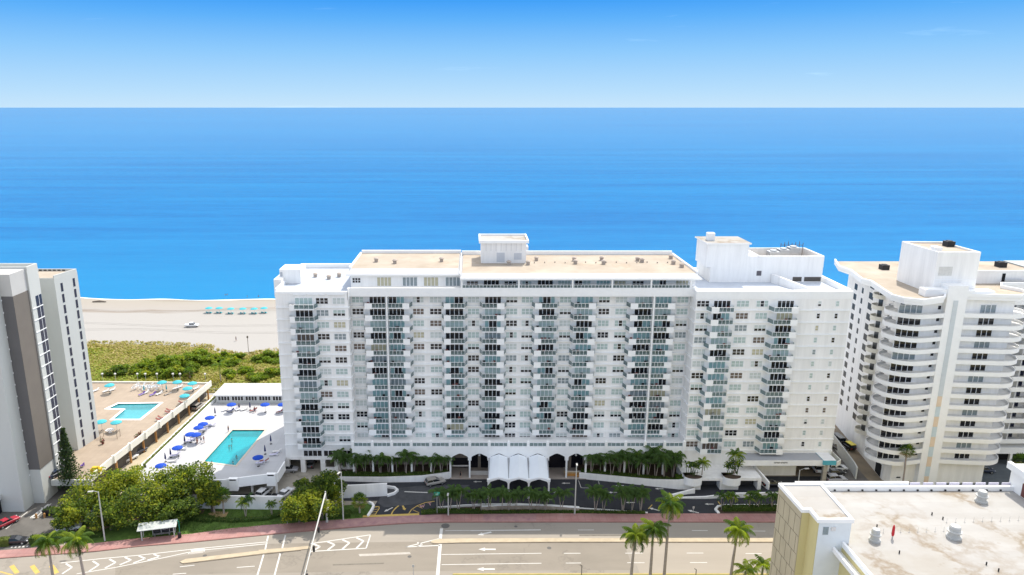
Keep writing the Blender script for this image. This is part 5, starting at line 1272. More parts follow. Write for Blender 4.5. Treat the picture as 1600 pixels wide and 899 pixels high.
# planted beds behind the planter walls
struct('arcade_bed', MB().prism([(-31,153.3),(-20.4,152.6),(-11.5,152.9),(-5.3,154.3),(-5.3,159.4),(XL1+.1,159.4),(XL1+.1,157),(-31,157)], .05, .85), M['soil'])
struct('arcade_bed.001', MB().prism([(25.4,154.4),(33.2,152.8),(41.6,150.8),(47,149.5),(xt0-.1,149.4),(xt0-.1,155.4),(XR0-.1,155.6),(XR0-.1,159.4),(25.4,159.4)], .05, .95), M['soil'])
# ================================================================== PLANTS
vr = random.Random(21)
def leafq(b, p, s, r_, mi, up=.5, asp=1.0):
    """one leaf clump face of size s at p"""
    n = Vector((r_.gauss(0,1), r_.gauss(0,1), r_.gauss(0,1)+up)); n = n.normalized() if n.length > 1e-4 else Vector((0,0,1))
    u = n.orthogonal().normalized(); a = r_.uniform(0, 6.283); w_ = n.cross(u)
    u, w_ = u*math.cos(a)+w_*math.sin(a), w_*math.cos(a)-u*math.sin(a)
    u *= s*.5*asp; w_ *= s*.5; k = n*s*.12
    b.face([p-u*.9-w_*.25+k*0, p-u*.1-w_*.8-k, p+u-w_*.1, p+u*.15+w_*.85-k], mi)
def crown(b, c, rx, ry, rz, n, s, r_, mw, blobs=22, shell=.55):
    C = []
    for i in range(blobs):
        while True:
            q = Vector((r_.uniform(-1,1), r_.uniform(-1,1), r_.uniform(-.75,1)))
            if .25 < q.length < 1: break
        C.append((Vector((c[0]+q.x*rx*.78, c[1]+q.y*ry*.78, c[2]+q.z*rz*.78)), r_.uniform(.20,.40), r_.choices(range(len(mw)), mw)[0]))
    for i in range(n):
        cc, rr_, mi = C[i % blobs]
        q = Vector((r_.gauss(0,1), r_.gauss(0,1), r_.gauss(0,1))).normalized()*(r_.random()**.35)
        p = cc+Vector((q.x*rx*rr_, q.y*ry*rr_, q.z*rz*rr_))
        leafq(b, p, s*r_.uniform(.7,1.35), r_, mi if r_.random() < .55 else r_.choices(range(len(mw)), mw)[0], .95)
def limbs(b, base, c, rx, rz, r_, rad=.22, n=6):
    x, y, z = base
    fork = Vector((x+(c[0]-x)*.5, y+(c[1]-y)*.5, z+(c[2]-rz*.6-z)*.8+.2))
    b.tube([(x,y,z),(x+(fork.x-x)*.4,y+(fork.y-y)*.3,z+(fork.z-z)*.5),fork], [rad*1.25,rad,rad*.85], 7)
    for i in range(n):
        a = 6.283*i/n+r_.uniform(-.3,.3); e = Vector((c[0]+math.cos(a)*rx*.6, c[1]+math.sin(a)*rx*.6, c[2]+r_.uniform(-.1,.5)*rz)); m_ = fork.lerp(e,.5)+Vector((0,0,.3))
        b.tube([fork,m_,e], [rad*.6,rad*.35,rad*.12], 5)
def broad_tree(name, px, py, zc_, rx, rz, wts, label, n=4300, s=.44, base=None, trunk_r=.2):
    """crown centre seen at px,py when it hangs zc_ above ground"""
    x, y = G(px, py, zc_)
    bx_, by_ = base or (x, y)
    t = thing(name, label, 'tree', (bx_,by_,0))
    b = MB(); limbs(b, (bx_,by_,0), (x,y,zc_), rx, rz, vr, trunk_r); put('trunk', b, M['bark'], t)
    b = MB(); crown(b, (x,y,zc_), rx, rx, rz, n, s, vr, wts, blobs=max(14,int(rx*7))); put('crown', b, [M['leaf_a'], M['leaf_b'], M['leaf_c']], t)
    return t
TR = [
 (112,800,3.6,4.6,3.4,(4,3,3),'green shade tree overhanging the white car at the lower left'),
 (150,768,5.2,5.9,4.6,(3,5,2),'large yellow green tree left of the street lamp beside the tan terrace'),
 (196,752,6.4,5.1,3.8,(3,5,2),'yellow green tree crown nearest the corner of the white terrace'),
 (215,790,4.6,6.4,4.6,(5,3,4),'broad green tree directly behind the bus shelter'),
 (258,757,6.4,5.9,4.3,(4,4,3),'green tree in front of the white pool terrace, left of the tallest crown'),
 (303,748,6.4,4.9,4.1,(5,3,3),'green tree whose crown reaches highest in front of the turquoise pool'),
 (329,772,4.2,3.3,3.1,(3,4,2),'small yellow green tree next to the lone fan palm'),
 (282,796,3.2,4.9,2.8,(3,1,6),'low dark tree in shade right of the bus shelter'),
 (170,805,3.4,4.6,3.1,(4,2,5),'dark green tree behind the foot of the street lamp'),
 (510,760,5.6,4.4,3.4,(4,1,6),'dark tree standing behind the yellow green pair at the ramp wall'),
 (466,790,4.0,4.6,3.4,(3,6,2),'yellow green bushy tree at the end of the garden wall'),
 (502,782,4.4,4.9,3.8,(4,5,3),'yellow green bushy tree just left of the traffic signal pole'),
 (484,770,4.8,4.6,3.4,(5,1,6),'dark dense tree between the parked white car and the ramp'),
]
for t in TR: broad_tree('shade_tree', *t)

# conifer by the left tower
x, y = G(108,768,0); y = 147.0; x = GX(108, y, 740)
t = thing('norfolk_pine', 'tall narrow dark conifer standing in front of the left tower', 'tree', (x,y,0))
b = MB(); b.tube([(x,y,0),(x,y,15.5)], [.22,.05], 7); put('trunk', b, M['bark'], t)
b = MB()
for k in range(34):
    z = 2.0+k*.42; rr_ = 2.5*(1-((z-2)/15.2)**1.15)+.15
    for i in range(11):
        a = 6.283*i/11+k*.7; d = Vector((math.cos(a), math.sin(a), .18))
        L_ = rr_*vr.uniform(.75,1.1)
        for q in range(5):
            p = Vector((x,y,z))+d*L_*(q+1)/5
            leafq(b, p, .34+.25*L_/5, vr, 0 if vr.random() < .8 else 1, .2, 1.6)
put('crown', b, [M['pine'], M['leaf_c']], t)

# ---- palms
def frond(b, base, az, pitch, ln, droop, nl, lw_, mi, curl=.0, rach=.03):
    """arching frond: a rib and two rows of leaflets"""
    P = [Vector(base)]; p = pitch; st = ln/8
    d2 = Vector((math.cos(az), math.sin(az), 0))
    for i in range(8):
        P.append(P[-1]+(d2*math.cos(p)+Vector((0,0,math.sin(p))))*st); p -= droop/8*(1+.25*i/2)
    side = Vector((-d2.y, d2.x, 0))
    for i in range(8):
        w0 = side*rach*(1-i/9); b.face([P[i]-w0,P[i]+w0,P[i+1]+w0*.8,P[i+1]-w0*.8], mi)
    for k in range(nl):
        t = .12+.86*k/(nl-1); f = t*8; i = min(7,int(f)); q = P[i].lerp(P[i+1], f-i); tg = (P[i+1]-P[i]).normalized()
        L_ = lw_*(math.sin(math.pi*min(1,.18+t*.82))**.7)
        for s_ in (-1,1):
            dr = (side*s_*.9+tg*.45+Vector((0,0,vr.uniform(-.55,-.1)-.35*curl))).normalized()*L_
            w0 = tg*(ln/nl*.42)
            b.face([q-w0,q+w0,q+dr*.6+w0*.7+Vector((0,0,-.02)),q+dr+Vector((0,0,-.25*L_))], mi)
def palm_mesh(kind, h, seed):
    """(trunk builder, crown builder) of one palm at the origin"""
    global vr
    keep = vr; vr = random.Random(seed)
    tb, cb = MB(), MB(); r_ = vr
    lean = Vector((r_.uniform(-.05,.05), r_.uniform(-.05,.05), 0))*h
    if kind == 'royal':
        path = [lean*(t*t)+Vector((0,0,h*t)) for t in (0,.2,.45,.7,.9)]
        tb.tube(path, [.30,.27,.25,.2,.17], 9, 0); top = path[-1]
        tb.tube([top, top+Vector((0,0,h*.05)), lean+Vector((0,0,h))], [.18,.17,.09], 9, 1)
        n = 24; tp = lean+Vector((0,0,h))
        for i in range(n):
            a = i*2.4; lv = i/n; frond(cb, tp-Vector((0,0,.25*lv)), a, 1.15-1.45*lv+r_.uniform(-.1,.1), 3.5*r_.uniform(.9,1.1), 1.35+.6*lv, 24, .95, 1 if r_.random() < .42 else (0 if r_.random() < .75 else 2), 1, .05)
        for i in range(2): frond(cb, tp-Vector((0,0,.4)), i*2.9+seed, -.7, 2.6, .9, 14, .5, 3, 1, .04)
    elif kind in ('small', 'clump'):
        stems = 2 if kind == 'small' else 3
        for s_ in range(stems):
            a = s_*6.283/stems+r_.uniform(-.5,.5); off_ = Vector((math.cos(a), math.sin(a), 0))*h*.16*(1 if stems > 1 else 0)
            hh = h*r_.uniform(.82,1.0)
            path = [off_*.15, off_*.5+Vector((0,0,hh*.5)), off_+Vector((0,0,hh))]
            tb.tube(path, [.10,.075,.06], 6, 0)
            for i in range(11):
                lv = i/11; frond(cb, path[-1], i*2.4+s_, 1.2-1.25*lv+r_.uniform(-.15,.15), h*.56*r_.uniform(.85,1.1), 1.55+.5*lv, 13, h*.15, 0 if r_.random() < .55 else (2 if r_.random() < .6 else 1), 1, .035)
    elif kind == 'coconut':
        path = [lean*(t*t)*1.5+Vector((0,0,h*t)) for t in (0,.3,.6,1)]
        tb.tube(path, [.2,.16,.13,.12], 7, 0)
        for i in range(16):
            lv = i/16; frond(cb, path[-1], i*2.4, 1.2-1.5*lv, 3.0*r_.uniform(.9,1.1), 1.4, 15, .75, 1 if r_.random() < .6 else 0, 1, .05)
    else:   # fan palm
        path = [Vector((0,0,0)), lean*.4+Vector((0,0,h*.5)), lean+Vector((0,0,h))]
        tb.tube(path, [.2,.17,.16], 8, 0)
        R_ = 1.5
        for i in range(30):
            a = i*2.4; el_ = 1.35-2.0*i/30
            d = Vector((math.cos(a)*math.cos(el_), math.sin(a)*math.cos(el_), math.sin(el_))); c = path[-1]+d*R_*.75
            s1 = Vector((-math.sin(a), math.cos(a), 0)); n_ = d.cross(s1)
            mi = r_.choice((0,0,1,2)) if i < 25 else 3
            for k in range(9):
                an = -1.9+3.8*k/8; e = c+(d*math.cos(an)+s1*math.sin(an))*R_*.62-Vector((0,0,.14*abs(an)))
                e1 = c+(d*math.cos(an-.16)+s1*math.sin(an-.16))*R_*.4; e2 = c+(d*math.cos(an+.16)+s1*math.sin(an+.16))*R_*.4
                cb.face([c,e1,e,e2], mi)
            cb.face([path[-1]-s1*.03,path[-1]+s1*.03,c+s1*.03,c-s1*.03], mi)
    vr = keep
    return tb, cb
PM = [M['palm_a'], M['palm_b'], M['palm_c'], M['palm_d']]
PROT = {}
def palm(kind, h, seed, loc, rz, label, name='palm_tree', group=None, sc=1.0, dark=False):
    key = (kind, h, seed, dark)
    if key not in PROT:
        t = thing(name, label, 'palm', (0,0,0), 0)
        tb, cb = palm_mesh(kind, h, seed)
        put('trunk', tb, [M['palmtrunk'], M['palm_a']], t)
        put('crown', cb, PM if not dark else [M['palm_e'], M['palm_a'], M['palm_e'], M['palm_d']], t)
        t.location = loc; t.rotation_euler = (0,0,rz); t.scale = (sc,)*3
        if group: t['group'] = group
        PROT[key] = t
        return t
    t = dup(PROT[key], loc, rz, label, sc)
    if 'group' in t.keys(): del t['group']
    if group: t['group'] = group
    return t
# tall royal palms on the near side of the road: crown seen at (px, py); foot on the verge or beyond
def royal(px, py, Y, seed, label, xb=None):
    x, z = V(px, py, Y)
    return palm('royal', round(z+.3, 1), seed, (x if xb is None else xb, Y, .1), vr.uniform(0,6), label, 'royal_palm', 'tall royal palms on the near side of the road')
royal(990, 838, 115.5, 1, 'royal palm left of the close pair, its crown over the pale road')
royal(1021, 826, 115.5, 2, 'middle royal palm of the cluster of three on the near roadside')
royal(1046, 788, 116, 3, 'tallest royal palm, its crown reaching over the dark driveway')
royal(1149, 829, 115.5, 4, 'lone royal palm between the cluster of three and the yellow building')
royal(74, 848, 112, 5, 'royal palm at the lower left with a leaning trunk, next to a box hedge')
royal(124, 845, 112, 6, 'royal palm at the lower left nearer to the bus shelter')
palm('coconut', 5.4, 7, (*[GX(1165,112,890)], 112, .1), .4, 'coconut palm whose crown just shows beside the yellow building, the lower one', 'coconut_palm')
palm('coconut', 6.4, 8, (GX(1194,112,880), 112, .1), 2.0, 'coconut palm touching the ochre wall of the near building', 'coconut_palm')
# fan palms
x, y = G(1411,745); palm('fan', 9.4, 3, (GX(1412,149.5,748), 149.5, 0), 0, 'slim fan palm in front of the curved white tower', 'fan_palm')
x, y = G(562,802); palm('fan', 3.0, 4, (x, y, 0), 1, 'squat fan palm beside the curved kerb at the driveway mouth', 'fan_palm')
x, y = G(350,803); palm('fan', 4.3, 5, (x, y, 0), 1, 'fan palm on the bare soil in front of the garden wall', 'fan_palm')
x, y = G(335,801); palm('fan', 3.0, 6, (x, y, 0), 2, 'small fan palm half hidden beside the taller one', 'fan_palm')
x, y = G(384,807); palm('small', 4.2, 10, (x, y, 0), 1, 'twin stemmed palm with drooping fronds in the middle of the lawn', 'feather_palm')
x, y = G(425,806); palm('small', 2.8, 11, (x, y, 0), 1, 'little palm at the right end of the lawn', 'feather_palm')
palm('fan', 6.5, 8, (GX(1604,150,690), 150, 0), 0, 'fan palm half out of view at the right edge', 'fan_palm')
# rows along the arcade
for i, px in enumerate((531,541,556,570,581,594,607,620,634,646,661,676,689,699)):
    y = 154.6+.9*math.sin(i*2.1); top = GZ(712+3*math.sin(i*1.3), y)
    palm('small' if i % 3 else 'clump', 5.6, 30+i % 4, (GX(px,y,735), y, .8), i*1.1, f'{ORDS[i]} palm from the left in the row before the brown wall left of the arches', 'feather_palm', 'palms left of the arches', (top-.8)/5.6, dark=True)
for i, px in enumerate((924,938,956,968,985,998,1012,1025,1038,1052)):
    y = 154.4-.45*i*.5+.7*math.sin(i*2.3)
    palm('small' if i % 3 else 'clump', 5.6, 30+(i+1) % 4, (GX(px,y,735), y, .9), i*1.7, f'{ORDS[i]} palm from the arches in the row right of them', 'feather_palm', 'palms right of the arches', (GZ(711+3*math.sin(i*1.7), y)-.9)/5.6, dark=True)
# row between driveway and sidewalk
for i, (px, pt) in enumerate(((690,767),(703,770),(716,766),(740,771),(752,773),(764,769),(784,769),(795,771),(807,771),(829,770),(840,773),(852,772),(877,769),(930,767),(943,771),(973,766),(987,772),(1001,769))):
    x, y = G(px, 799.5)
    palm('clump' if i % 2 else 'small', 4.6, 40+i % 4, (x, y, .1), i*1.3, f'{ORDS[i]} small palm from the left along the planting bed by the sidewalk', 'feather_palm', 'small palms along the sidewalk bed', (GZ(pt,y)-.1)/4.6, dark=True)
for i, px in enumerate((1128,1141,1170,1183,1205,1216)):
    x, y = G(px, 797)
    palm('small', 4.6, 44+i % 2, (x, y, .1), i*1.9, f'{ORDS[i]} small palm from the left on the right planting island', 'feather_palm', 'small palms on the right island', (GZ(772,y)-.1)/4.9)
# big leaved plants in the half round planters
def banana(px, py, n, h, label, seed):
    x = GX(px,149.6,745); t = thing('bird_of_paradise_plant', label, 'plant', (x,149.6,3.5)); b = MB(); r_ = random.Random(seed); st = MB()
    for i in range(n):
        bx_, by_ = x+r_.uniform(-1.3,1.3), 149.6+r_.uniform(-.7,.6); a = r_.uniform(0,6.28); hh = h*r_.uniform(.45,1)
        tip = Vector((bx_+math.cos(a)*.5*hh*.4, by_+math.sin(a)*.3*hh*.4, 3.5+hh*.7)); st.tube([(bx_,by_,3.5),tip], [.07,.04], 5)
        for q in range(5):
            an = a+q*1.256; d = Vector((math.cos(an), math.sin(an), .75)).normalized(); s_ = Vector((-math.sin(an), math.cos(an), 0))*.24
            m_ = tip+d*.75; e = m_+Vector((d.x,d.y,-.15))*.75
            b.face([tip-s_*.3,tip+s_*.3,m_+s_,m_-s_], r_.choice((0,0,2))); b.face([m_-s_,m_+s_,e], r_.choice((0,1,2)))
    put('stems', st, M['hedge'], t); put('leaves', b, PM[:3], t)
banana(1082, 740, 13, 3.8, 'clump of big leaved plants in the left half round planter', 1)
banana(1143, 740, 13, 4.4, 'clump of big leaved plants in the half round planter between the garage doors', 2)
palm('coconut', 5.4, 9, (GX(1147,150,738), 150, 3.4), 1, 'single palm rising from the half round planter', 'coconut_palm', sc=.9)
palm('coconut', 4.0, 10, (GX(1097,149.8,738), 149.8, 3.3), 1, 'leaning palm at the right of the left half round planter', 'coconut_palm', sc=.75)
# hedges and ground cover
def hedge(name, pts, z0, z1, wd, label, mi=('hedge','hedge_l'), dens=26, cat='hedge'):
    P = [Vector(p) for p in pts]; b = MB(); r_ = random.Random(len(label))
    core = MB(); core.wall(pts, wd*.8, z0, z1-.08)
    b.merge(core)
    for a, c in zip(P[:-1], P[1:]):
        d = c-a; nn = Vector((-d.y, d.x)).normalized()
        for i in range(int(d.length*dens*(.6+wd))):
            q = a+d*r_.random()+nn*r_.uniform(-.5,.5)*wd
            top_ = r_.random() < .6
            z = z1+r_.uniform(-.06,.1) if top_ else r_.uniform(z0,z1)
            if not top_: q = a+d*r_.random()+nn*(wd*.5*r_.choice((-1,1)))
            leafq(b, Vector((q.x,q.y,z)), .28, r_, 1 if r_.random() < .3 else 0, .8)
    o = put(name, b, [M[mi[0]], M[mi[1]]]); tag(o, label, cat); return o
hedge('box_hedge', [G(-8,853),G(16,851.5)], 0, 1.5, 1.5, 'clipped box hedge at the left edge, left of the dark sedan', ('hedge_l','hedge'))
hedge('box_hedge', [G(48,850),G(84,846.5)], 0, 1.6, 1.6, 'clipped box hedge right of the dark sedan by the sidewalk')
hedge('hedge', [G(84,846),G(160,838)], 0, 1.0, 1.3, 'loose low hedge along the sidewalk below the leftmost shade tree')
hedge('hedge', [G(658,803.5),G(684,800.5),G(705,800.8),G(750,801.5)], .1, .7, 1.3, 'low hedge at the left end of the planting bed by the driveway mouth')
hedge('hedge', [G(750,802),G(905,801.5),G(1008,803)], .1, .5, .8, 'long low hedge at the edge of the pink sidewalk')
hedge('hedge', [G(1128,797.5),G(1215,797)], .1, 1.0, 1.6, 'low hedge on the right planting island')
hedge('hedge', [(-30.6,154.0),(-20.4,153.4),(-11.5,153.7),(-5.6,155.0)], .85, 1.7, 1.5, 'dark hedge below the left arcade palms')
hedge('hedge', [(25.8,155.2),(33.2,153.6),(41.6,151.7),(47,150.6),(49.2,150.3)], .95, 1.8, 1.5, 'dark hedge below the right arcade palms')
hedge('hedge', [(-62,139.0),(-57,136.6),(-50,135.8),(-43,136.6),(-40.5,138.5)], .05, .7, 1.0, 'curved low hedge around the lawn in front of the garden wall')
hedge('hedge', [G(230,815),G(300,812),G(333,815)], .05, .9, 1.6, 'dark hedge behind and right of the bus shelter')
hedge('hedge', [G(440,806),G(470,808),G(520,808),G(548,806)], .05, .9, 1.8, 'dark hedge below the trees left of the driveway mouth')
hedge('planter_hedge', [Vector(W1)+Vector((.45,0)), Vector(W2)+Vector((.45,0))], ZD, ZD+1.0, .6, 'patchy yellowish planting on the wall of the white terrace', ('hedge_l','dune_d'), 10)
x, y = G(1056,742); 
hedge('fern_bush', [(x-1.6,150.6),(x+1.2,150.4)], 1.0, 2.6, 2.2, 'bright leafy bush at the right end of the arcade planting', ('palm_a','palm_b'), 24, 'bush')
for i, (px, py) in enumerate(((1440,752),(1500,752),(1515,750))):
    x, y = G(px, py); hedge('shrub', [(x-1.2,y),(x+1.2,y)], 0, 1.2, 1.6, ('round shrub at the foot of the white spine','shrub in the yard by the near roof edge','shrub nearest the dark blue car')[i], ('hedge','leaf_a'), 24, 'shrub')

# lawn tufts
b = MB(); r_ = random.Random(4)
lw_poly = gp([(217,845),(300,838),(409,824),(500,817),(545,813),(575,806),(570,795),(445,799),(309,797),(240,800)])
from mathutils.geometry import intersect_point_tri_2d
xs__ = [p[0] for p in lw_poly]; ys__ = [p[1] for p in lw_poly]
def inside(p, P):
    c_ = False; j = len(P)-1
    for i in range(len(P)):
        if (P[i][1] > p[1]) != (P[j][1] > p[1]) and p[0] < (P[j][0]-P[i][0])*(p[1]-P[i][1])/(P[j][1]-P[i][1])+P[i][0]: c_ = not c_
        j = i
    return c_
for i in range(6000):
    p = (r_.uniform(min(xs__),max(xs__)), r_.uniform(min(ys__),max(ys__)))
    if inside(p, lw_poly): leafq(b, Vector((*p,.12)), .25, r_, r_.choice((0,0,1)), 1.2)
o = put('grass', b, [M['lawn'], M['palm_a']]); tag(o, 'dark green lawn grass between sidewalk and garden wall', 'grass', kind='stuff')

# ---- dunes
b = MB(); r_ = random.Random(8)
ED = gp([(110,535),(140,536),(200,537),(260,538),(330,542),(337,548),(380,556),(395,552),(440,546)])
def edge_y(x):
    for (x0_,y0_),(x1_,y1_) in zip(ED[:-1], ED[1:]):
        if x0_ <= x <= x1_: return y0_+(y1_-y0_)*(x-x0_)/(x1_-x0_)
    return ED[-1][1] if x > ED[-1][0] else ED[0][1]
def nz2(x, y): return math.sin(x*.11+1.3*math.sin(y*.07))+math.sin(y*.17+1.7*math.sin(x*.05+2))+.6*math.sin(x*.31+y*.23)
for i in range(30000):
    x = r_.uniform(-165,-58); ey = edge_y(x); y = r_.uniform(207.5, ey+2.0)
    ed = ey-y
    if ed < 3 and r_.random() < .35+.3*math.sin(x*.6): continue
    v = nz2(x,y)+r_.gauss(0,.5)
    if ed < 7: mi = 3 if r_.random() < .6 else 0
    elif v > .7: mi = 1
    elif v < -.9: mi = 3 if r_.random() < .35 else 0
    else: mi = 0 if r_.random() < .6 else 1
    leafq(b, Vector((x,y,.15+r_.random()*.4)), r_.uniform(.45,1.0), r_, mi, 2.2)
o = put('dune_grass', b, [M['dune_a'], M['dune_b'], M['dune_c'], M['dune_d']]); tag(o, 'olive and yellow dune grass between the terraces and the beach', 'dune grass', kind='stuff')
struct('dune_ground', MB().sheet([(-170,206.5),(-56,206.5),(-56,edge_y(-60)-1)] + [(x_, edge_y(x_)-1.5) for x_ in range(-62,-166,-4)] + [(-170,edge_y(-165)-1)], .17), mat('dune_soil', (.26,.21,.06), .95, 0, .2, col2=(.15,.15,.03)))
def bushes(name, spots, mats, label, cat, kind=None):
    b = MB(); r_ = random.Random(len(spots)*7)
    for (px, py, rx, rz) in spots:
        rx *= 1.2; x, y = G(px, py, rz*.5); crown(b, (x,y,rz*.6), rx, rx*.9, rz, int(340*rx*rz**.5), .7, r_, (4,1.5,3), blobs=max(6,int(rx*3)))
    o = put(name, b, mats); tag(o, label, cat, kind=kind); return o
bushes('sea_grape_thicket', [(222,578,3.6,2),(238,572,4.2,2.6),(252,570,4.2,3.0),(268,566,4.5,3.2),(283,570,4.2,2.8),(296,563,4.0,2.8),(308,558,3.8,2.6),(318,562,3.2,2.2),(232,583,3.6,1.8),(262,584,3.4,2.0),(284,584,3.4,2.0),(300,578,3.4,2.2),(330,566,3,1.6),(345,560,3.4,2.0),(358,566,3.4,1.8),(372,560,3,1.6),(420,556,3.6,2.0),(432,560,3.6,2.2),(408,562,3,1.6),(360,586,3,1.4),(380,580,3,1.3),(400,590,3.2,1.6),(420,585,3.4,1.6),(435,582,3,1.5)],
       [M['dune_c'], M['leaf_b'], M['leaf_a']], 'dense dark green sea grape thicket behind the pool terraces', 'bushes', 'stuff')
bushes('olive_bush', [(185,580,4.2,1.8)], [M['leaf_c'], M['dune_a'], M['dune_c']], 'dark palmetto bush alone in the dune grass left of the thicket', 'bush')
bushes('rounded_bush', [(276,580,2.2,1.8)], [M['leaf_b'], M['dune_b'], M['leaf_a']], 'pale yellow green rounded bush in the thicket', 'bush')
x, y = G(345,597); palm('coconut', 5.0, 12, (x, y, .1), .5, 'yellowish coconut palm in the dunes behind the cabana', 'coconut_palm', sc=1.1)
x, y = G(297,592); palm('fan', 2.2, 13, (x, y, .1), .5, 'small pale fan palm at the edge of the thicket', 'fan_palm')
# ================================================================== VEHICLES
def car_body(kind):
    """lofted body (painted) and window band of a car along +x, wheels at the corners"""
    S = dict(
     sedan=(4.7,1.82,[(-2.35,.55,.62),(-2.25,.45,.95),(-1.6,.42,1.02),(-1.0,.42,1.02),(.9,.40,1.0),(1.9,.42,.88),(2.3,.48,.72),(2.36,.55,.55)],[(-1.75,1.02),(-1.05,1.42),(.1,1.45),(1.0,1.0)]),
     suv=(4.7,1.9,[(-2.35,.6,.75),(-2.3,.5,1.1),(-1.6,.48,1.12),(-.5,.48,1.12),(.95,.48,1.08),(1.95,.5,.98),(2.3,.55,.8),(2.36,.62,.62)],[(-2.2,1.12),(-1.95,1.68),(.1,1.72),(1.05,1.08)]),
     van=(5.2,2.0,[(-2.6,.6,.8),(-2.55,.5,1.2),(-1.6,.48,1.25),(.5,.48,1.25),(1.5,.48,1.2),(2.2,.5,1.0),(2.55,.55,.8),(2.6,.62,.62)],[(-2.5,1.25),(-2.4,2.05),(1.0,2.08),(1.75,1.2)]),
     jeep=(4.1,1.85,[(-2.0,.7,.85),(-1.95,.6,1.15),(-1.2,.58,1.18),(-.3,.58,1.18),(.7,.58,1.15),(1.75,.6,1.1),(2.0,.62,.95),(2.05,.7,.8)],[(-1.9,1.18),(-1.85,1.78),(.45,1.8),(.75,1.15)]),
     pickup=(5.3,1.95,[(-2.6,.62,.8),(-2.55,.55,1.12),(-1.6,.52,1.14),(-.6,.52,1.14),(1.0,.52,1.12),(2.1,.54,1.02),(2.55,.58,.85),(2.6,.64,.65)],[(-.9,1.14),(-.75,1.78),(.6,1.8),(1.25,1.12)]))[kind]
    L_, W_, prof, cab = S
    b = MB(); hw = W_/2
    rings = []
    for x, zb, zt in prof:
        k = .86 if abs(x) > L_/2-.15 else 1
        rings.append([(x,-hw*k*.94,zb),(x,-hw*k,zb+.22),(x,-hw*k*.97,zt-.08),(x,-hw*k*.86,zt),(x,hw*k*.86,zt),(x,hw*k*.97,zt-.08),(x,hw*k,zb+.22),(x,hw*k*.94,zb)])
    n = len(b.v)
    for r_ in rings: b.v.extend(r_)
    for i in range(len(rings)-1):
        for k in range(8):
            a = i*8+k; c = i*8+(k+1) % 8; b.f.append((a,c,c+8,a+8)); b.m.append(0)
    b.f.append(tuple(range(7,-1,-1))); b.m.append(0); b.f.append(tuple((len(rings)-1)*8+k for k in range(8))); b.m.append(0)
    # roof panel on pillars
    (xa,za),(xb_,zb_),(xc,zc_),(xd,zd) = cab; w0, w1 = hw*.90, hw*.76
    b.raw([(xb_,-w1,zb_),(xc,-w1,zc_),(xc,w1,zc_),(xb_,w1,zb_),(xb_,-w1,zb_-.07),(xc,-w1,zc_-.07),(xc,w1,zc_-.07),(xb_,w1,zb_-.07)], [(0,1,2,3),(7,6,5,4),(0,4,5,1),(1,5,6,2),(2,6,7,3),(3,7,4,0)])
    for s_ in (-1,1):
        for (p,q) in (((xa,za),(xb_,zb_)),((xd,zd),(xc,zc_)),(((xa+xd)/2,za),((xb_+xc)/2,zb_))):
            b.raw([(p[0]-.05,s_*w0,p[1]-.03),(p[0]+.05,s_*w0,p[1]-.03),(q[0]+.05,s_*w1,q[1]-.02),(q[0]-.05,s_*w1,q[1]-.02)], [(0,1,2,3),(3,2,1,0)])
    g = MB(); e = .985
    A = [(xa,-w0*e,za-.02),(xd,-w0*e,zd-.02),(xc,-w1*e,zc_-.06),(xb_,-w1*e,zb_-.06)]; B_ = [(p[0],-p[1],p[2]) for p in A]
    g.face(A); g.face(B_[::-1]); g.face([A[1],B_[1],B_[2],A[2]]); g.face([B_[0],A[0],A[3],B_[3]])
    return b, g, L_, hw
def wheel():
    b = MB(); b.lathe([(.14,-.11),(.33,-.11),(.36,-.05),(.36,.05),(.33,.11),(.14,.11)], 14)
    r_ = MB(); r_.lathe([(0,-.115),(.22,-.112),(.22,.112),(0,.115)], 10)
    T = Matrix.Rotation(R(90), 4, 'X'); return MB().merge(b, T), MB().merge(r_, T)
CARP = {}
def car(kind, loc, rz, paint, label, name='parked_car', group=None):
    if kind not in CARP:
        t = thing(name, label, 'car', (0,0,0)); b, g, L_, hw = car_body(kind)
        o = put('body', b, M[paint], t); o.data.materials[0] = M[paint]
        put('windows', g, M['carglass'], t)
        wt, wrim = wheel()
        for sx in (-.31,.30):
            for s_ in (-1,1):
                w_ = put('wheel', wt, M['tyre'], t); w_.location = (L_*sx, s_*(hw-.12), .36); q = put('rim', wrim, M['rim'], w_)
        for s_ in (-1,1):
            h = MB(); h.box(L_/2-.12, L_/2-.0, s_*hw*.66-.17, s_*hw*.66+.17, .62, .78); put('headlight', h, M['lamp'], t)
            h = MB(); h.box(-L_/2-.01, -L_/2+.1, s_*hw*.68-.15, s_*hw*.68+.15, .78, .98); put('tail_light', h, M['tail'], t)
        CARP[kind] = t; t['_used'] = 1
        r_ = t
        r_.location = loc; r_.rotation_euler = (0,0,rz)
    else:
        r_ = dup(CARP[kind], loc, rz, label)
    for ch in r_.children:
        if ch.name.split('.')[0] == 'body':
            ch.material_slots[0].link = 'OBJECT'; ch.material_slots[0].material = M[paint]
    r_.name = name; r_['label'] = label
    return r_
def carat(kind, px, py, rz, paint, label, z=0.0, Y=None, **k):
    x, y = G(px, py, z) if Y is None else (GX(px, Y, py), Y)
    return car(kind, (x,y,z+.012), rz, paint, label, **k)
carat('sedan', 12, 820, R(62), 'car_red', 'red car parked beside the left tower')
carat('sedan', 26, 849, R(8), 'car_black', 'black sedan between the two clipped box hedges')
carat('suv', 108, 829, R(20), 'car_white', 'white car half hidden under the leftmost shade tree')
carat('sedan', 202, 720, R(66), 'car_white', 'white car in the narrow alley between the pool terraces, nearest to the road')
carat('suv', 217, 709, R(68), 'car_navy', 'dark blue car in the alley behind the white one')
carat('suv', 310, 638, R(80), 'car_champagne', 'silver car alone at the far end of the alley between the terraces')
carat('suv', 451, 740, R(0), 'car_silver', 'silver car under the white terrace beside the left wing', Y=157.5)
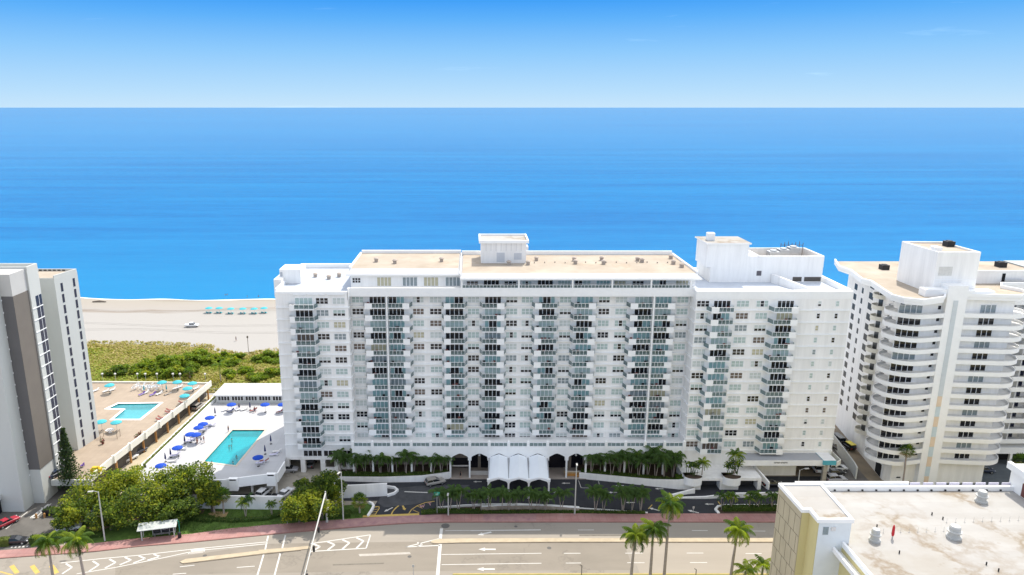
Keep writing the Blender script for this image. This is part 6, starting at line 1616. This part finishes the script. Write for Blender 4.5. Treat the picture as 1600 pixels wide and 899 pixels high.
carat('suv', 413, 773, R(72), 'car_white', 'white car parked behind the garden wall, the left one')
carat('sedan', 446, 774, R(70), 'car_white', 'white car parked behind the garden wall, close to the dark tree')
carat('sedan', 487, 740, R(90), 'car_grey', 'grey car in the shade of the pillared garage under the left wing', Y=160.5)
carat('suv', 680, 757, R(22), 'car_champagne', 'beige car climbing the ramp left of the arches')
carat('sedan', 1207, 760, R(2), 'car_black', 'black sedan parked under the porte cochere sign')
carat('suv', 1306, 752, R(4), 'car_silver', 'silver car in front of the near roof edge on the right')
carat('sedan', 1304, 742, R(6), 'car_black', 'black car behind the silver one on the right')
carat('suv', 1308, 735, R(3), 'car_white', 'white car in the row beside the long building on the right')
carat('van', 1273, 745, R(84), 'car_white', 'white van inside the dark garage opening on the right', Y=158.5, name='parked_van')
carat('jeep', 1325, 701, R(100), 'car_yellow', 'yellow roofed off roader in the lane between the buildings')
carat('suv', 1309, 704, R(97), 'car_black', 'black car beside the yellow roofed off roader')
carat('van', 1307, 690, R(97), 'car_grey', 'grey van behind the black car in the lane', name='parked_van')
carat('sedan', 1536, 738, R(-6), 'car_navy', 'dark blue car in the yard under the curved tower')
carat('sedan', 1572, 726, R(0), 'car_navy', 'dark car under the rear wing of the curved tower', Y=166)
carat('pickup', 300, 511, R(3), 'car_white', 'white pickup standing alone on the beach sand', z=.1, name='beach_pickup')
# dark trim of the yellow off roader is its body; yellow soft top
for o in list(bpy.data.objects):
    if o.name.startswith('parked_car') and o.get('label','').startswith('yellow roofed'):
        for ch in o.children:
            if ch.name.startswith('body'): ch.material_slots[0].material = M['car_black']
        b = MB(); b.raw([(-1.92,-.72,1.78),(.5,-.72,1.8),(.5,.72,1.8),(-1.92,.72,1.78),(-1.92,-.72,1.88),(.5,-.72,1.9),(.5,.72,1.9),(-1.92,.72,1.88)], [(3,2,1,0),(4,5,6,7),(0,1,5,4),(1,2,6,5),(2,3,7,6),(3,0,4,7)])
        me = b.mesh('roof_cover', M['car_yellow']); q = bpy.data.objects.new('roof_cover', me); COL.objects.link(q); q.parent = o

# ================================================================== POOL FURNITURE
def parasol(loc, m, label, group, sc=1.0, closed=False, key={}):
    kk = (m, closed)
    if kk not in key:
        t = thing('parasol', label, 'parasol', (0,0,0), group=group)
        b = MB(); b.tube([(0,0,0),(0,0,2.5)], .035, 6); put('pole', b, M['galv'] if not closed else M['dark'], t)
        b = MB(); b.lathe([(.32,0),(.32,.08),(.06,.12)], 10); put('base', b, M['dark'], t)
        b = MB()
        if closed: b.lathe([(.10,.75),(.24,.95),(.18,1.7),(.08,2.4),(0,2.6)], 9)
        else:
            n = 10; top = (0,0,2.58)
            for i in range(n):
                a0, a1 = 6.283*i/n, 6.283*(i+1)/n
                p0, p1 = (.75*math.cos(a0),.75*math.sin(a0),2.38), (.75*math.cos(a1),.75*math.sin(a1),2.38)
                q0, q1 = (1.2*math.cos(a0),1.2*math.sin(a0),2.16), (1.2*math.cos(a1),1.2*math.sin(a1),2.16)
                am = (a0+a1)/2; v0 = (1.17*math.cos(am),1.17*math.sin(am),2.06)
                b.face([top,p0,p1]); b.face([p0,q0,q1,p1]); b.face([q0,(q0[0],q0[1],2.02),v0,(q1[0],q1[1],2.02),q1])
        put('canopy', b, M[m], t)
        key[kk] = t; t.location = loc; t.scale = (sc,)*3; return t
    return dup(key[kk], loc, vr.uniform(0,1), label, sc, group)
def pz(px, py, lift=2.3, z=ZD): return (*G(px, py, z+lift), z)
TQ = 'turquoise parasols on the tan terrace'
for px, py, s_ in ((171,603,'far left turquoise parasol behind the L shaped pool'),(253,598.5,'turquoise parasol behind the L shaped pool, first of the three along the fence'),(277,598,'turquoise parasol in the middle of the three along the fence'),(300.5,600,'turquoise parasol at the right end of the three along the fence'),(293,608,'turquoise parasol just in front of the fence row by the parapet'),(288.5,619.5,'turquoise parasol nearest the right corner of the L shaped pool'),(158,660,'turquoise parasol half hidden behind the corner of the left tower'),(181.5,661,'turquoise parasol over the round white table in front of the L shaped pool')):
    parasol(pz(px,py), 'turq', s_, TQ, 1.15)
BQ = 'blue parasols on the white terrace'
for px, py, s_ in ((361.5,632,'blue parasol in front of the cabana, the left one'),(414,632,'blue parasol in front of the cabana, right of the loungers'),(441,632,'blue parasol cut off by the corner of the long building'),(327.5,652.6,'blue parasol along the alley wall, farthest from the road'),(317,662.5,'blue parasol touching another, the rear one of the close pair'),(310,668,'blue parasol touching another, the front one of the close pair'),(297,678.5,'blue parasol left of the standing people'),(306,679,'blue parasol overlapped at its left, beside the standing people'),(277,699.5,'blue parasol along the alley wall beside two pale loungers'),(251,727.5,'blue parasol nearest the road, above the tree crowns'),(403,714.6,'blue parasol in the shade right of the pool')):
    parasol(pz(px,py), 'blue', s_, BQ, 1.05)
for px, py, s_ in ((391,641,'folded navy parasol among the loungers in front of the cabana'),(336.5,650,'folded navy parasol near the corner of the alley wall'),(289,694,'folded navy parasol next to the standing people'),(267,715,'folded navy parasol beside a grey lounger near the alley wall'),(259,722,'folded navy parasol nearest the tree crowns'),(423.5,694,'folded navy parasol alone in the shade by the long building'),(414.5,710,'folded navy parasol next to the shaded blue one')):
    parasol((*G(px,py,ZD),ZD), 'navy', s_, 'folded parasols on the white terrace', .95, closed=True)
for px, py, s_ in ((225.5,613,'folded green parasol beside the stacked white chairs'),(260.5,612,'folded dark green parasol behind the loungers of the tan terrace')):
    parasol((*G(px,py,ZD),ZD), 'turq', s_, 'folded parasols on the tan terrace', .9, closed=True)
LP = {}
def lounger(px, py, rz, m, label, group, z=ZD):
    x, y = G(px, py, z)
    if m not in LP:
        t = thing('sun_lounger', label, 'sun lounger', (0,0,0), group=group)
        b = MB(); b.box(-.95,.95,-.32,-.27,.26,.32); b.box(-.95,.95,.27,.32,.26,.32)
        put('frame', b, M['rail'], t)
        for sx in (-.8,.75):
            for sy in (-.295,.295): b = MB(); b.box(sx-.03,sx+.03,sy-.03,sy+.03,0,.26); put('leg', b, M['rail'], t)
        b = MB(); b.box(-.95,.35,-.27,.27,.30,.37); put('seat', b, M[m], t)
        b = MB(); b.raw([(.35,-.27,.31),(.35,.27,.31),(.98,.27,.72),(.98,-.27,.72),(.35,-.27,.38),(.35,.27,.38),(.95,.27,.79),(.95,-.27,.79)], [(0,1,2,3),(7,6,5,4),(0,4,5,1),(1,5,6,2),(2,6,7,3),(3,7,4,0)]); put('backrest', b, M[m], t)
        LP[m] = t; t.location = (x,y,z); t.rotation_euler = (0,0,rz); t.scale = (1.1,)*3; return t
    return dup(LP[m], (x,y,z), rz, label, 1.1, group)
TG, WG = 'loungers on the tan terrace', 'loungers on the white terrace'
for i, (px, py, m, s_) in enumerate(((150,611.5,'cush','pale lounger at the corner of the left tower'),(166,612.5,'cush','pale lounger under the far left turquoise parasol, left one'),(176,610.5,'cush','pale lounger under the far left turquoise parasol, right one'),(222,617.5,'purple','violet covered lounger behind the L shaped pool, the left one'),(228,615,'cush','pale lounger right beside the violet covered one'),(239,618,'purple','violet covered lounger behind the L shaped pool, the right one'),(249,616.5,'cush','pale lounger between the violet covered one and the tan one'),(262,616.5,'deck_tan','tan lounger right of the group behind the L shaped pool'),(275,608,'cush','pale lounger in the shade of the middle fence parasol'),(281,606,'cush','second pale lounger beneath the middle fence parasol'),(307,608,'cush','pale lounger below the rightmost fence parasol'),(266,643,'maroon','dark red lounger by the parapet, farthest from the road'),(264,646.5,'maroon','dark red lounger by the parapet, second from the far end'),(253,654.5,'maroon','dark red lounger by the parapet, third from the far end'),(250,658,'maroon','dark red lounger by the parapet, nearest the road'),(285,631,'maroon','dark lounger in the shadow of the parasol at the pool corner'))):
    lounger(px, py, R(60 if i < 11 else 175), m, s_, TG)
for i, (px, py, m, s_) in enumerate(((352,642,'cush','white lounger left of the group in front of the cabana'),(360,644,'navy','navy lounger in front of the cabana'),(366,641,'lilac','lilac lounger beside the navy one at the cabana'),(374,641,'cush','white lounger in the middle of the cabana row'),(382,641,'cush','white lounger next to the folded parasol at the cabana'),(396,643,'maroon','dark red lounger by the cabana'),(437,645,'maroon','dark lounger at the corner of the long building'),(441,642,'lilac','lilac lounger at the corner of the long building'),(331,666,'lilac','lilac lounger beside the close pair of parasols'),(318,673,'lilac','lilac lounger under the front parasol of the close pair'),(300,688,'lilac','lilac lounger at the standing people, the right one'),(295,691,'lilac','lilac lounger at the standing people, the left one'),(275,711,'lilac','lilac lounger between the folded parasols, the far one'),(272,714,'lilac','lilac lounger between the folded parasols, the near one'),(285,703,'cush','white lounger alone beside the pool edge'),(270,722,'cush','white lounger near the tree crowns'),(433,707,'cush','white lounger in the shade by the long building'),(428,712,'lilac','lilac lounger in the shade by the shaded blue parasol'),(407,725,'lilac','lilac lounger below the shaded blue parasol, left one'),(413,722,'maroon','dark red lounger below the shaded blue parasol'))):
    lounger(px, py, R(40 if i < 8 else 10), m, s_, WG)
# stacked white chairs behind the pool, round table, planters
t = thing('chair_stack', 'jumble of white chairs stacked behind the L shaped pool', 'chairs', (*G(229,609,ZD),ZD)); t['kind'] = 'stuff'
b = MB(); r_ = random.Random(6); x0, y0 = G(229,609,ZD)
for i in range(34):
    x, y, z = x0+r_.uniform(-4,4), y0+r_.uniform(-1.3,1.3), ZD+.1+r_.uniform(0,.9)
    b.obox((x,y,z+.4), (.5,.5,.05), r_.uniform(0,3), 0, r_.uniform(-.6,.6)); b.obox((x+.2,y,z+.65), (.05,.5,.5), r_.uniform(0,3), 0)
    b.tube([(x-.2,y-.2,ZD),(x-.2,y-.2,z+.4)], .03, 4); b.tube([(x+.2,y+.2,ZD),(x+.2,y+.2,z+.4)], .03, 4)
put('chairs', b, M['rail'], t)
t = thing('round_table', 'round white table in front of the L shaped pool', 'table', (*G(172,676,ZD),ZD)); x, y = G(172,676,ZD)
b = MB(); b.lathe([(0,.7),(1.0,.7),(1.0,.76),(0,.77)], 20, (x,y,ZD)); put('table_top', b, M['rail'], t)
b = MB(); b.tube([(x,y,ZD),(x,y,ZD+.7)], .08, 8); b.lathe([(.4,0),(.4,.05),(.1,.08)], 12, (x,y,ZD)); put('pedestal', b, M['rail'], t)
t = thing('pergola', 'low tan slatted pergola beside the corner of the left tower', 'pergola', (*G(172,684,ZD),ZD)); x, y = G(172,684,ZD)
b = MB()
for i in range(9): b.box(x-2.2+i*.55, x-2.1+i*.55, y-.9, y+.9, ZD+1.9, ZD+2.0)
put('slats', b, M['deck_tan'], t)
for sx in (-2,2.2):
    for sy in (-.8,.8): b = MB(); b.box(x+sx-.05, x+sx+.05, y+sy-.05, y+sy+.05, ZD, ZD+1.9); put('post', b, M['deck_tan'], t)
def planter(px, py, label, z=ZD):
    x, y = G(px, py, z); t = thing('potted_plant', label, 'plant', (x,y,z)); b = MB(); b.lathe([(.25,0),(.38,.5),(.3,.5)], 10, (x,y,z)); put('pot', b, M['maroon'], t)
    b = MB(); r_ = random.Random(int(px)); 
    for i in range(60): leafq(b, Vector((x+r_.gauss(0,.25), y+r_.gauss(0,.25), z+.6+abs(r_.gauss(0,.4)))), .35, r_, 0 if r_.random() < .6 else 1)
    put('leaves', b, [M['maroon'], M['leaf_c']], t)
planter(214, 688, 'reddish potted plant by the parapet pier of the tan terrace'); planter(219, 683, 'second potted plant by the parapet of the tan terrace, nearer the pool'); planter(161, 694, 'potted plant at the foot of the left tower')
# things on the front of the tan terrace
t = thing('storage_cart', 'yellow covered cart near the front edge of the tan terrace', 'cart', (*G(151,739,ZD),ZD)); x, y = G(151,739,ZD)
b = MB(); b.prism([(x-1.1,y-.6),(x+1.1,y-.5),(x+1.1,y+.6),(x-1.1,y+.5)], ZD+.35, ZD+1.15); b.prism([(x-.8,y-.4),(x+.7,y-.3),(x+.7,y+.4),(x-.8,y+.35)], ZD+1.151, ZD+1.5); put('cover', b, mat('yellow_tarp', (.62,.42,.03), .6, .15, 1.5), t)
for sx in (-.8,.8):
    b = MB(); b.lathe([(0,-.06),(.2,-.06),(.2,.06),(0,.06)], 10); b = MB().merge(b, Matrix.Translation((x+sx,y-.5,ZD+.2)) @ Matrix.Rotation(R(90),4,'X')); put('wheel', b, M['tyre'], t)
carat('sedan', 89, 743, R(70), 'car_navy', 'dark car with white roof on the terrace ramp of the left tower', z=ZD)
t = thing('patio_chair', 'violet patio chair right of the tall conifer', 'chair', (*G(129,730,ZD),ZD)); x, y = G(129,730,ZD)
b = MB(); b.box(x-.35,x+.35,y-.35,y+.35,ZD+.4,ZD+.5); put('seat', b, M['purple'], t); b = MB(); b.box(x+.28,x+.36,y-.35,y+.35,ZD+.5,ZD+1.05); put('backrest', b, M['purple'], t)
for sx in (-.3,.3):
    for sy in (-.3,.3): b = MB(); b.box(x+sx-.03,x+sx+.03,y+sy-.03,y+sy+.03,ZD,ZD+.4); put('leg', b, M['purple'], t)

# ================================================================== PEOPLE
def person_mesh(name, pose):
    """one continuous skinned figure, feet at z=0"""
    J = {'pel':(0,0,.95,.155),'chest':(0,0,1.30,.17),'neck':(0,0,1.50,.06),'head':(0,.01,1.60,.10),'top':(0,.01,1.70,.085)}
    E = [('pel','chest'),('chest','neck'),('neck','head'),('head','top')]
    for s_, n in ((-1,'l'),(1,'r')):
        a = pose.get('arm'+n, (.10,.02)); st = pose.get('leg'+n, 0)
        J['sh'+n] = (s_*.19,0,1.42,.065); J['el'+n] = (s_*(.19+a[0]*.6), a[1], 1.14,.048); J['wr'+n] = (s_*(.19+a[0]), a[1]*2.4, .90,.034); J['ha'+n] = (s_*(.19+a[0]), a[1]*2.6, .80,.04)
        J['hi'+n] = (s_*.10,0,.90,.10); J['kn'+n] = (s_*.11, st*.5-.01, .50,.068); J['an'+n] = (s_*.11, st, .09,.045); J['to'+n] = (s_*.12, st-.17,.04,.04)
        E += [('chest','sh'+n),('sh'+n,'el'+n),('el'+n,'wr'+n),('wr'+n,'ha'+n),('pel','hi'+n),('hi'+n,'kn'+n),('kn'+n,'an'+n),('an'+n,'to'+n)]
    ks = list(J); me = bpy.data.meshes.new(name)
    me.from_pydata([J[k][:3] for k in ks], [(ks.index(a), ks.index(b_)) for a, b_ in E], [])
    o = bpy.data.objects.new(name, me); COL.objects.link(o)
    md = o.modifiers.new('skin', 'SKIN'); md.use_smooth_shade = True
    for k, v in zip(ks, me.skin_vertices[0].data): v.radius = (J[k][3], J[k][3]*.85); v.use_root = (k == 'pel')
    s2 = o.modifiers.new('sub', 'SUBSURF'); s2.levels = 1; s2.render_levels = 1
    dg = bpy.context.evaluated_depsgraph_get(); dg.update()
    out_ = bpy.data.meshes.new_from_object(o.evaluated_get(dg)); bpy.data.objects.remove(o)
    out_.name = name; out_.materials.clear(); out_.materials.append(M['skin']); return out_
PMESH = [person_mesh('person', {}), person_mesh('person', {'legl':.18,'legr':-.2,'arml':(.12,.08),'armr':(.12,-.06)})]
def person(loc, rz, pm, top, legs, label, hair='hair'):
    o = bpy.data.objects.new('person', PMESH[pm]); COL.objects.link(o); o.location = loc; o.rotation_euler = (0,0,rz); tag(o, label, 'person')
    b = MB(); b.lathe([(.105,1.60),(.118,1.66),(.10,1.73),(.05,1.77),(0,1.78)], 10, (0,.02,0)); h = put('hair', b, M[hair]); h.parent = o
    if top:
        b = MB(); b.lathe([(.165,.98),(.172,1.1),(.185,1.3),(.20,1.40),(.10,1.49)], 12); h = put('shirt', b, M[top]); h.parent = o; h.scale = (1.08,.95,1)
    b = MB(); b.lathe([(.19,.66 if legs != 'long' else .2),(.195,.85),(.178,1.0)], 12); h = put('shorts', b, M['navy' if legs == 'navy' else legs]); h.parent = o; h.scale = (1.1,.9,1)
    # face: nose and eyes
    b = MB(); b.box(-.012,.012,-.115,-.085,1.585,1.625); h = put('nose', b, M['skin']); h.parent = o
    b = MB(); 
    for s_ in (-1,1): b.box(s_*.036-.012, s_*.036+.012, -.092,-.075,1.628,1.642)
    h = put('eyes', b, M['dark']); h.parent = o
    return o
def pat(px, py, z, *a): return person((*G(px,py,z),z+.0), *a)
pat(308.5,694,ZD, .3, 0, None, 'maroon', 'bare chested person in dark red shorts standing beside the blue parasols')
pat(314.5,691,ZD, 1.2, 1, 'cush', 'navy', 'person in a white top walking by the pool next to a bare chested one')
pat(319,692,ZD, 2.2, 0, 'maroon', 'cush', 'person in a red top right of the two others by the blue parasols')
pat(398,645,ZD, 1.0, 1, 'maroon', 'navy', 'person in a red top near the loungers at the cabana')
pat(374,640,ZD, .4, 0, 'navy', 'navy', 'person in navy standing before the cabana windows')
pat(456,702,ZD, .4, 0, 'dark', 'navy', 'person in black standing in the shade against the long building')
pat(719.5,747,.16, .2, 1, 'dark', 'dark', 'person in dark clothes walking under the leftmost arch')
pat(369,533,.1, 2.0, 1, 'dark', 'navy', 'person walking alone on the sand by the dune path')
# swimmers: the part above the water shows, the rest stands in the pool
for i, (px, py, s_) in enumerate(((362,687,'swimmer at the left side of the pool'),(358,697.5,'swimmer in the middle of the pool, the upper one'),(361.5,697,'swimmer in the middle of the pool right beside another'),(369.5,713,'swimmer near the shadow edge in the pool'),(357,676,'swimmer close to the far left corner of the pool'),(364,723,'swimmer at the near right corner of the pool'),(331,722.5,'swimmer at the near left corner of the pool'))):
    x, y = G(px, py, ZD-.18)
    if i == 4: x, y = G(357,675,ZD); 
    person((x, y, ZD-.18-1.42 if i != 4 else ZD), i*1.1, 0, None, 'navy', s_ if i != 4 else 'bather standing at the far left corner of the pool')
for i, (px, py, s_) in enumerate(((352,461.5,'bather in the sea, left of a close pair'),(355,461,'bather in the sea, right of a close pair'),(386.5,464,'bather alone in shallow water'),(404,463.5,'bather in the sea nearest the long building'))):
    x, y = G(px, py, -.6); person((x, y, -1.7), i, 0, None, 'navy', s_)

# ================================================================== BEACH
def beach_set(px, py, label, key=[]):
    x, y = G(px, py, 0)
    if not key:
        t = thing('beach_umbrella', label, 'parasol', (0,0,0), group='turquoise umbrellas on the beach')
        b = MB(); b.tube([(0,0,0),(0,0,2.4)], .04, 6); put('pole', b, M['cush'], t)
        b = MB(); b.lathe([(0,2.6),(1.0,2.35),(1.6,2.0)], 10); put('canopy', b, M['turq'], t)
        key.append(t); t.location = (x,y,0); return
    dup(key[0], (x,y,.0), 0, label, 1.0, 'turquoise umbrellas on the beach')
def beach_chair(px, py, label, key=[]):
    x, y = G(px, py, 0)
    if not key:
        t = thing('beach_chair', label, 'beach chair', (0,0,0), group='turquoise chairs on the beach')
        b = MB(); b.box(-.3,.3,-.9,.4,.3,.38); put('seat', b, M['turq'], t); b = MB(); b.raw([(-.3,.4,.33),(.3,.4,.33),(.3,.8,.95),(-.3,.8,.95),(-.3,.34,.38),(.3,.34,.38),(.3,.74,1.0),(-.3,.74,1.0)], [(0,1,2,3),(7,6,5,4),(0,4,5,1),(1,5,6,2),(2,6,7,3),(3,7,4,0)]); put('backrest', b, M['turq'], t)
        for sx in (-.26,.26):
            for sy in (-.8,.3): b = MB(); b.box(sx-.03,sx+.03,sy-.03,sy+.03,0,.3); put('leg', b, M['rail'], t)
        key.append(t); t.location = (x,y,.03); t.rotation_euler = (0,0,math.pi); return
    dup(key[0], (x,y,.03), math.pi, label, 1.0, 'turquoise chairs on the beach')
nm = ('first','second','third','fourth','fifth','sixth')
for i, (px, py) in enumerate(((327,489),(343,489),(361,490),(380,490),(397.5,490),(413,489))):
    beach_set(px, py, f'{nm[i]} turquoise beach umbrella from the left on the sand by the water')
    beach_chair(px-3, py+1, f'turquoise beach chair left of the {nm[i]} beach umbrella'); beach_chair(px+2.5, py+1.2, f'turquoise beach chair right of the {nm[i]} beach umbrella')
x, y = G(155,472); b = MB(); b.tube([(x-3,y,.1),(x,y+.3,.3),(x+3.2,y-.2,.15)], [.25,.4,.2], 8); o = put('driftwood_log', b, M['bark']); tag(o, 'dark driftwood log lying on the sand at the left', 'log')
x, y = G(388.5,552); b = MB(); b.tube([(x,y,0),(x,y,6.5)], .09, 6); b.box(x-.3,x+.3,y-.05,y+.05,5.6,6.3); o = put('flag_pole', b, M['bark']); tag(o, 'thin dark pole at the dune path to the beach', 'pole')

# ================================================================== LAMPS, SIGNALS, SIGNS
def globe_lamp(px, py, h, label, key=[]):
    x, y = G(px, py, 0.0)
    if not key:
        t = thing('globe_lamp', label, 'lamp', (0,0,0), group='globe lamps along the dune fence')
        b = MB(); b.tube([(0,0,0),(0,0,3.6)], .06, 6); put('post', b, M['galv'], t)
        b = MB(); b.lathe([(.1,3.55),(.3,3.72),(.36,3.95),(.3,4.18),(0,4.3)], 10); put('globe', b, M['cush'], t)
        key.append(t); t.location = (x,y,0); return
    dup(key[0], (x,y,0), 0, label, 1.0, 'globe lamps along the dune fence')
for i, px in enumerate((162,182,216.5,229,247,272,283,322)):
    x = GX(px,206.3,596); h = 4.2
    globe_lamp(PX+(px-PX), 603.2, h, f'{ORDS[i]} globe lamp from the left along the dune fence')
def street_lamp(px, py, h, rz, label, arm=1.6):
    x, y = G(px, py, .13); t = thing('street_lamp', label, 'street lamp', (x,y,.13), 0)
    b = MB(); b.tube([(x,y,.13),(x,y,h*.5),(x,y,h)], [.16,.13,.10], 8); put('pole', b, M['galv'], t)
    d = Vector((math.cos(rz), math.sin(rz), 0)); e = Vector((x,y,h))+d*arm
    b = MB(); b.tube([(x,y,h-.1), Vector((x,y,h+.25))+d*arm*.5, e+Vector((0,0,.25))], .05, 6); put('arm', b, M['galv'], t)
    b = MB(); b.obox((e.x,e.y,e.z+.22), (1.0,.34,.16), rz); put('lamp_head', b, M['galv'], t)
def lh(px, py, ptop): x, y = G(px, py); return GZ(ptop, y)
street_lamp(164,845, lh(164,845,768), R(190), 'street lamp on the sidewalk in front of the left shade trees', 1.4)
street_lamp(536.5,812, lh(536.5,812,737), R(250), 'street lamp at the ramp left of the driveway mouth', .9)
street_lamp(898,803.4, lh(898,803.4,724), R(265), 'tall street lamp before the right end of the stone wall', .8)
street_lamp(700.5,805, lh(700.5,805,772), R(265), 'short lamp post at the left end of the small palms', .4)
street_lamp(1246,766, lh(1246,766,734), R(10), 'small lamp with a bent arm before the dark garage opening', 1.7)
# traffic signal
x, y = G(511,816.5); TS = thing('traffic_signal', 'traffic signal with a long arm reaching out over the road', 'traffic signal', (x,y,.13))
zt_s = 7.2
b = MB(); b.tube([(x,y,.13),(x,y,zt_s)], [.2,.15], 8); b.tube([(x,y,.13),(x,y,.5)], .3, 8); put('pole', b, M['galv'], TS)
xe, ye = G(470,920,zt_s+1.0)
b = MB(); b.tube([(x,y,zt_s-.4),(x+(xe-x)*.5,y+(ye-y)*.5,zt_s+.4),(xe,ye,zt_s+.9)], [.17,.13,.08], 8); put('arm', b, M['galv'], TS)
for t_ in (.24,.40,.60,.86):
    cx_, cy_ = x+(xe-x)*t_+.28, y+(ye-y)*t_; z = zt_s-.4+1.3*t_-.25
    b = MB(); b.box(cx_-.17, cx_+.17, cy_-.2, cy_+.2, z-1.05, z); put('signal_head', b, M['dark'], TS)
for t_, s_ in ((.05,1),(.12,.7)):
    b = MB(); b.obox((x+.5,y-1.0*t_*8,zt_s-1.2-t_*18), (.4,.35,.7*s_), 0); put('control_box', b, M['cush'], TS)
# green street name sign
x, y = G(683,803); t = thing('street_sign', 'green street sign on a pole at the driveway mouth', 'sign', (x,y,.1))
b = MB(); b.tube([(x,y,.1),(x,y,4.0)], .06, 6); put('pole', b, M['galv'], t)
zs = GZ(771.5,y); b = MB(); b.tube([(x,y,3.9),(x,y,zs+.4)], .05, 6); b.box(x-.62, x+.62, y-.1, y-.06, zs-.4, zs+.4); put('sign_plate', b, M['green_sign'], t)
b = MB(); b.box(x-.36, x+.30, y-.125, y-.102, zs-.26, zs+.26); put('sign_face', b, mat('pale_green_face', (.30,.62,.52), .4, .05, 2), t)
for px, py, h, s_ in ((449,819.5,2.6,'small sign post on the sidewalk between the garden wall and the signal'),(646,899,2.2,'white marker post at the near road edge'),(1222,796,2.2,'white post with a cross bar on the right planting island'),(1083,802,1.6,'short post at the right driveway mouth')):
    x, y = G(px, py); b = MB(); b.tube([(x,y,0),(x,y,h)], .06, 6); b.box(x-.2,x+.2,y-.03,y+.03,h-.5,h); o = put('sign_post', b, M['galv']); tag(o, s_, 'sign')
for px, Y, h, s_ in ((909,116.5,3.0,'dark bent post at the bottom edge of the road'),(1088,116.5,2.2,'thin dark post below the pale lane between the palms')):
    x = GX(px,Y,890); b = MB(); b.tube([(x,Y,.1),(x,Y,h)], .07, 6); b.tube([(x,Y,h),(x-.35,Y,h+.2)], .06, 6); o = put('bollard_post', b, M['dark']); tag(o, s_, 'post')
# bus shelter
x, y = G(248,840.5); a = math.atan2(G(272,838)[1]-G(222,844)[1], G(272,838)[0]-G(222,844)[0])
BS = thing('bus_shelter', 'bus shelter with a pale roof and glass back on the pink sidewalk', 'bus shelter', (x,y,.13), a)
ORG[BS.name] = (0,0,0)
b = MB(); b.raw([(-3.7,-1.0,2.35),(3.7,-1.0,2.35),(3.7,1.3,2.75),(-3.7,1.3,2.75),(-3.7,-1.0,2.48),(3.7,-1.0,2.48),(3.7,1.3,2.88),(-3.7,1.3,2.88)], [(3,2,1,0),(4,5,6,7),(0,1,5,4),(1,2,6,5),(2,3,7,6),(3,0,4,7)]); put('roof', b, mat('stained_white_sheet', (.55,.56,.53), .6, 0, 1.2, col2=(.30,.33,.32)), BS)
for sx in (-3.0,3.1):
    b = MB(); b.box(sx-.1,sx+.1,-.6,-.4,0,2.42); put('post', b, M['galv'], BS)
    b = MB(); b.box(sx-.06,sx+.06,.9,1.0,0,2.65); put('post', b, M['galv'], BS)
b = MB(); b.box(-1.2,3.0,.93,.97,.4,2.3); put('back_glass', b, M['carglass'], BS)
b = MB(); 
for sx in (-1.2,.4,2.0): b.box(sx-.05,sx+.05,.86,.92,0,2.62)
b.box(-1.2,3.0,.86,.92,.3,.4); put('back_frame', b, M['galv'], BS)
b = MB(); b.box(-1.0,2.2,.3,.7,.42,.48); b.box(-.8,-.7,.3,.7,0,.42); b.box(1.9,2.0,.3,.7,0,.42); put('bench', b, M['metal'], BS)
b = MB(); b.box(.75,1.75,.80,.84,1.2,2.2); put('timetable_board', b, M['cush'], BS)
b = MB(); b.tube([(3.9,.7,0),(3.95,.7,2.6),(3.7,.5,3.0)], .07, 6); put('green_frame', b, M['green_sign'], BS)
x, y = G(281,841); b = MB(); b.lathe([(.3,0),(.36,.1),(.36,1.0),(.28,1.15),(0,1.2)], 12, (x,y,.13)); o = put('litter_bin', b, M['dark']); tag(o, 'black litter bin right of the bus shelter', 'litter bin')
# orange planter boxes under the right arches
x, y = G(895,748); t = thing('valet_stand', 'orange wooden stand under the right arches', 'stand', (x,y,.16))
b = MB(); b.box(x-1.8, x+1.6, 155.0, 155.9, .16, .9); b.box(x+.6, x+1.9, 154.5, 155.0, .16, .5); put('body', b, M['wood'], t)
b = MB(); b.box(x-1.95, x+1.75, 154.95, 156.0, .903, 1.0); put('top', b, mat('tan_board', (.50,.36,.2), .7, .1, 1), t)
# refuse bins by the tower and the wall box
for i, (px, py, s_) in enumerate(((57,835,'rust coloured bollard left of the ramp paint'),(70,834,'rust coloured bollard right of the ramp paint'))):
    x, y = G(px-0, py-25); b = MB(); b.lathe([(.22,0),(.22,.9),(.12,1.05),(0,1.08)], 10, (x,y,.01)); o = put('bollard', b, M['rust']); tag(o, s_, 'bollard')
x, y = G(82,804); t = thing('planter_box', 'dark planter box beside the ramp of the left tower', 'planter', (x,y,0)); b = MB(); b.box(x-1.6,x+1.8,y-.8,y+.8,0,1.3); put('box', b, M['dark'], t)
b = MB(); 
for i in range(120): leafq(b, Vector((x+vr.uniform(-1.5,1.7), y+vr.uniform(-.7,.7), 1.35+vr.random()*.2)), .35, vr, 0)
put('leaves', b, [M['hedge']], t)
x, y = G(305,783.5);
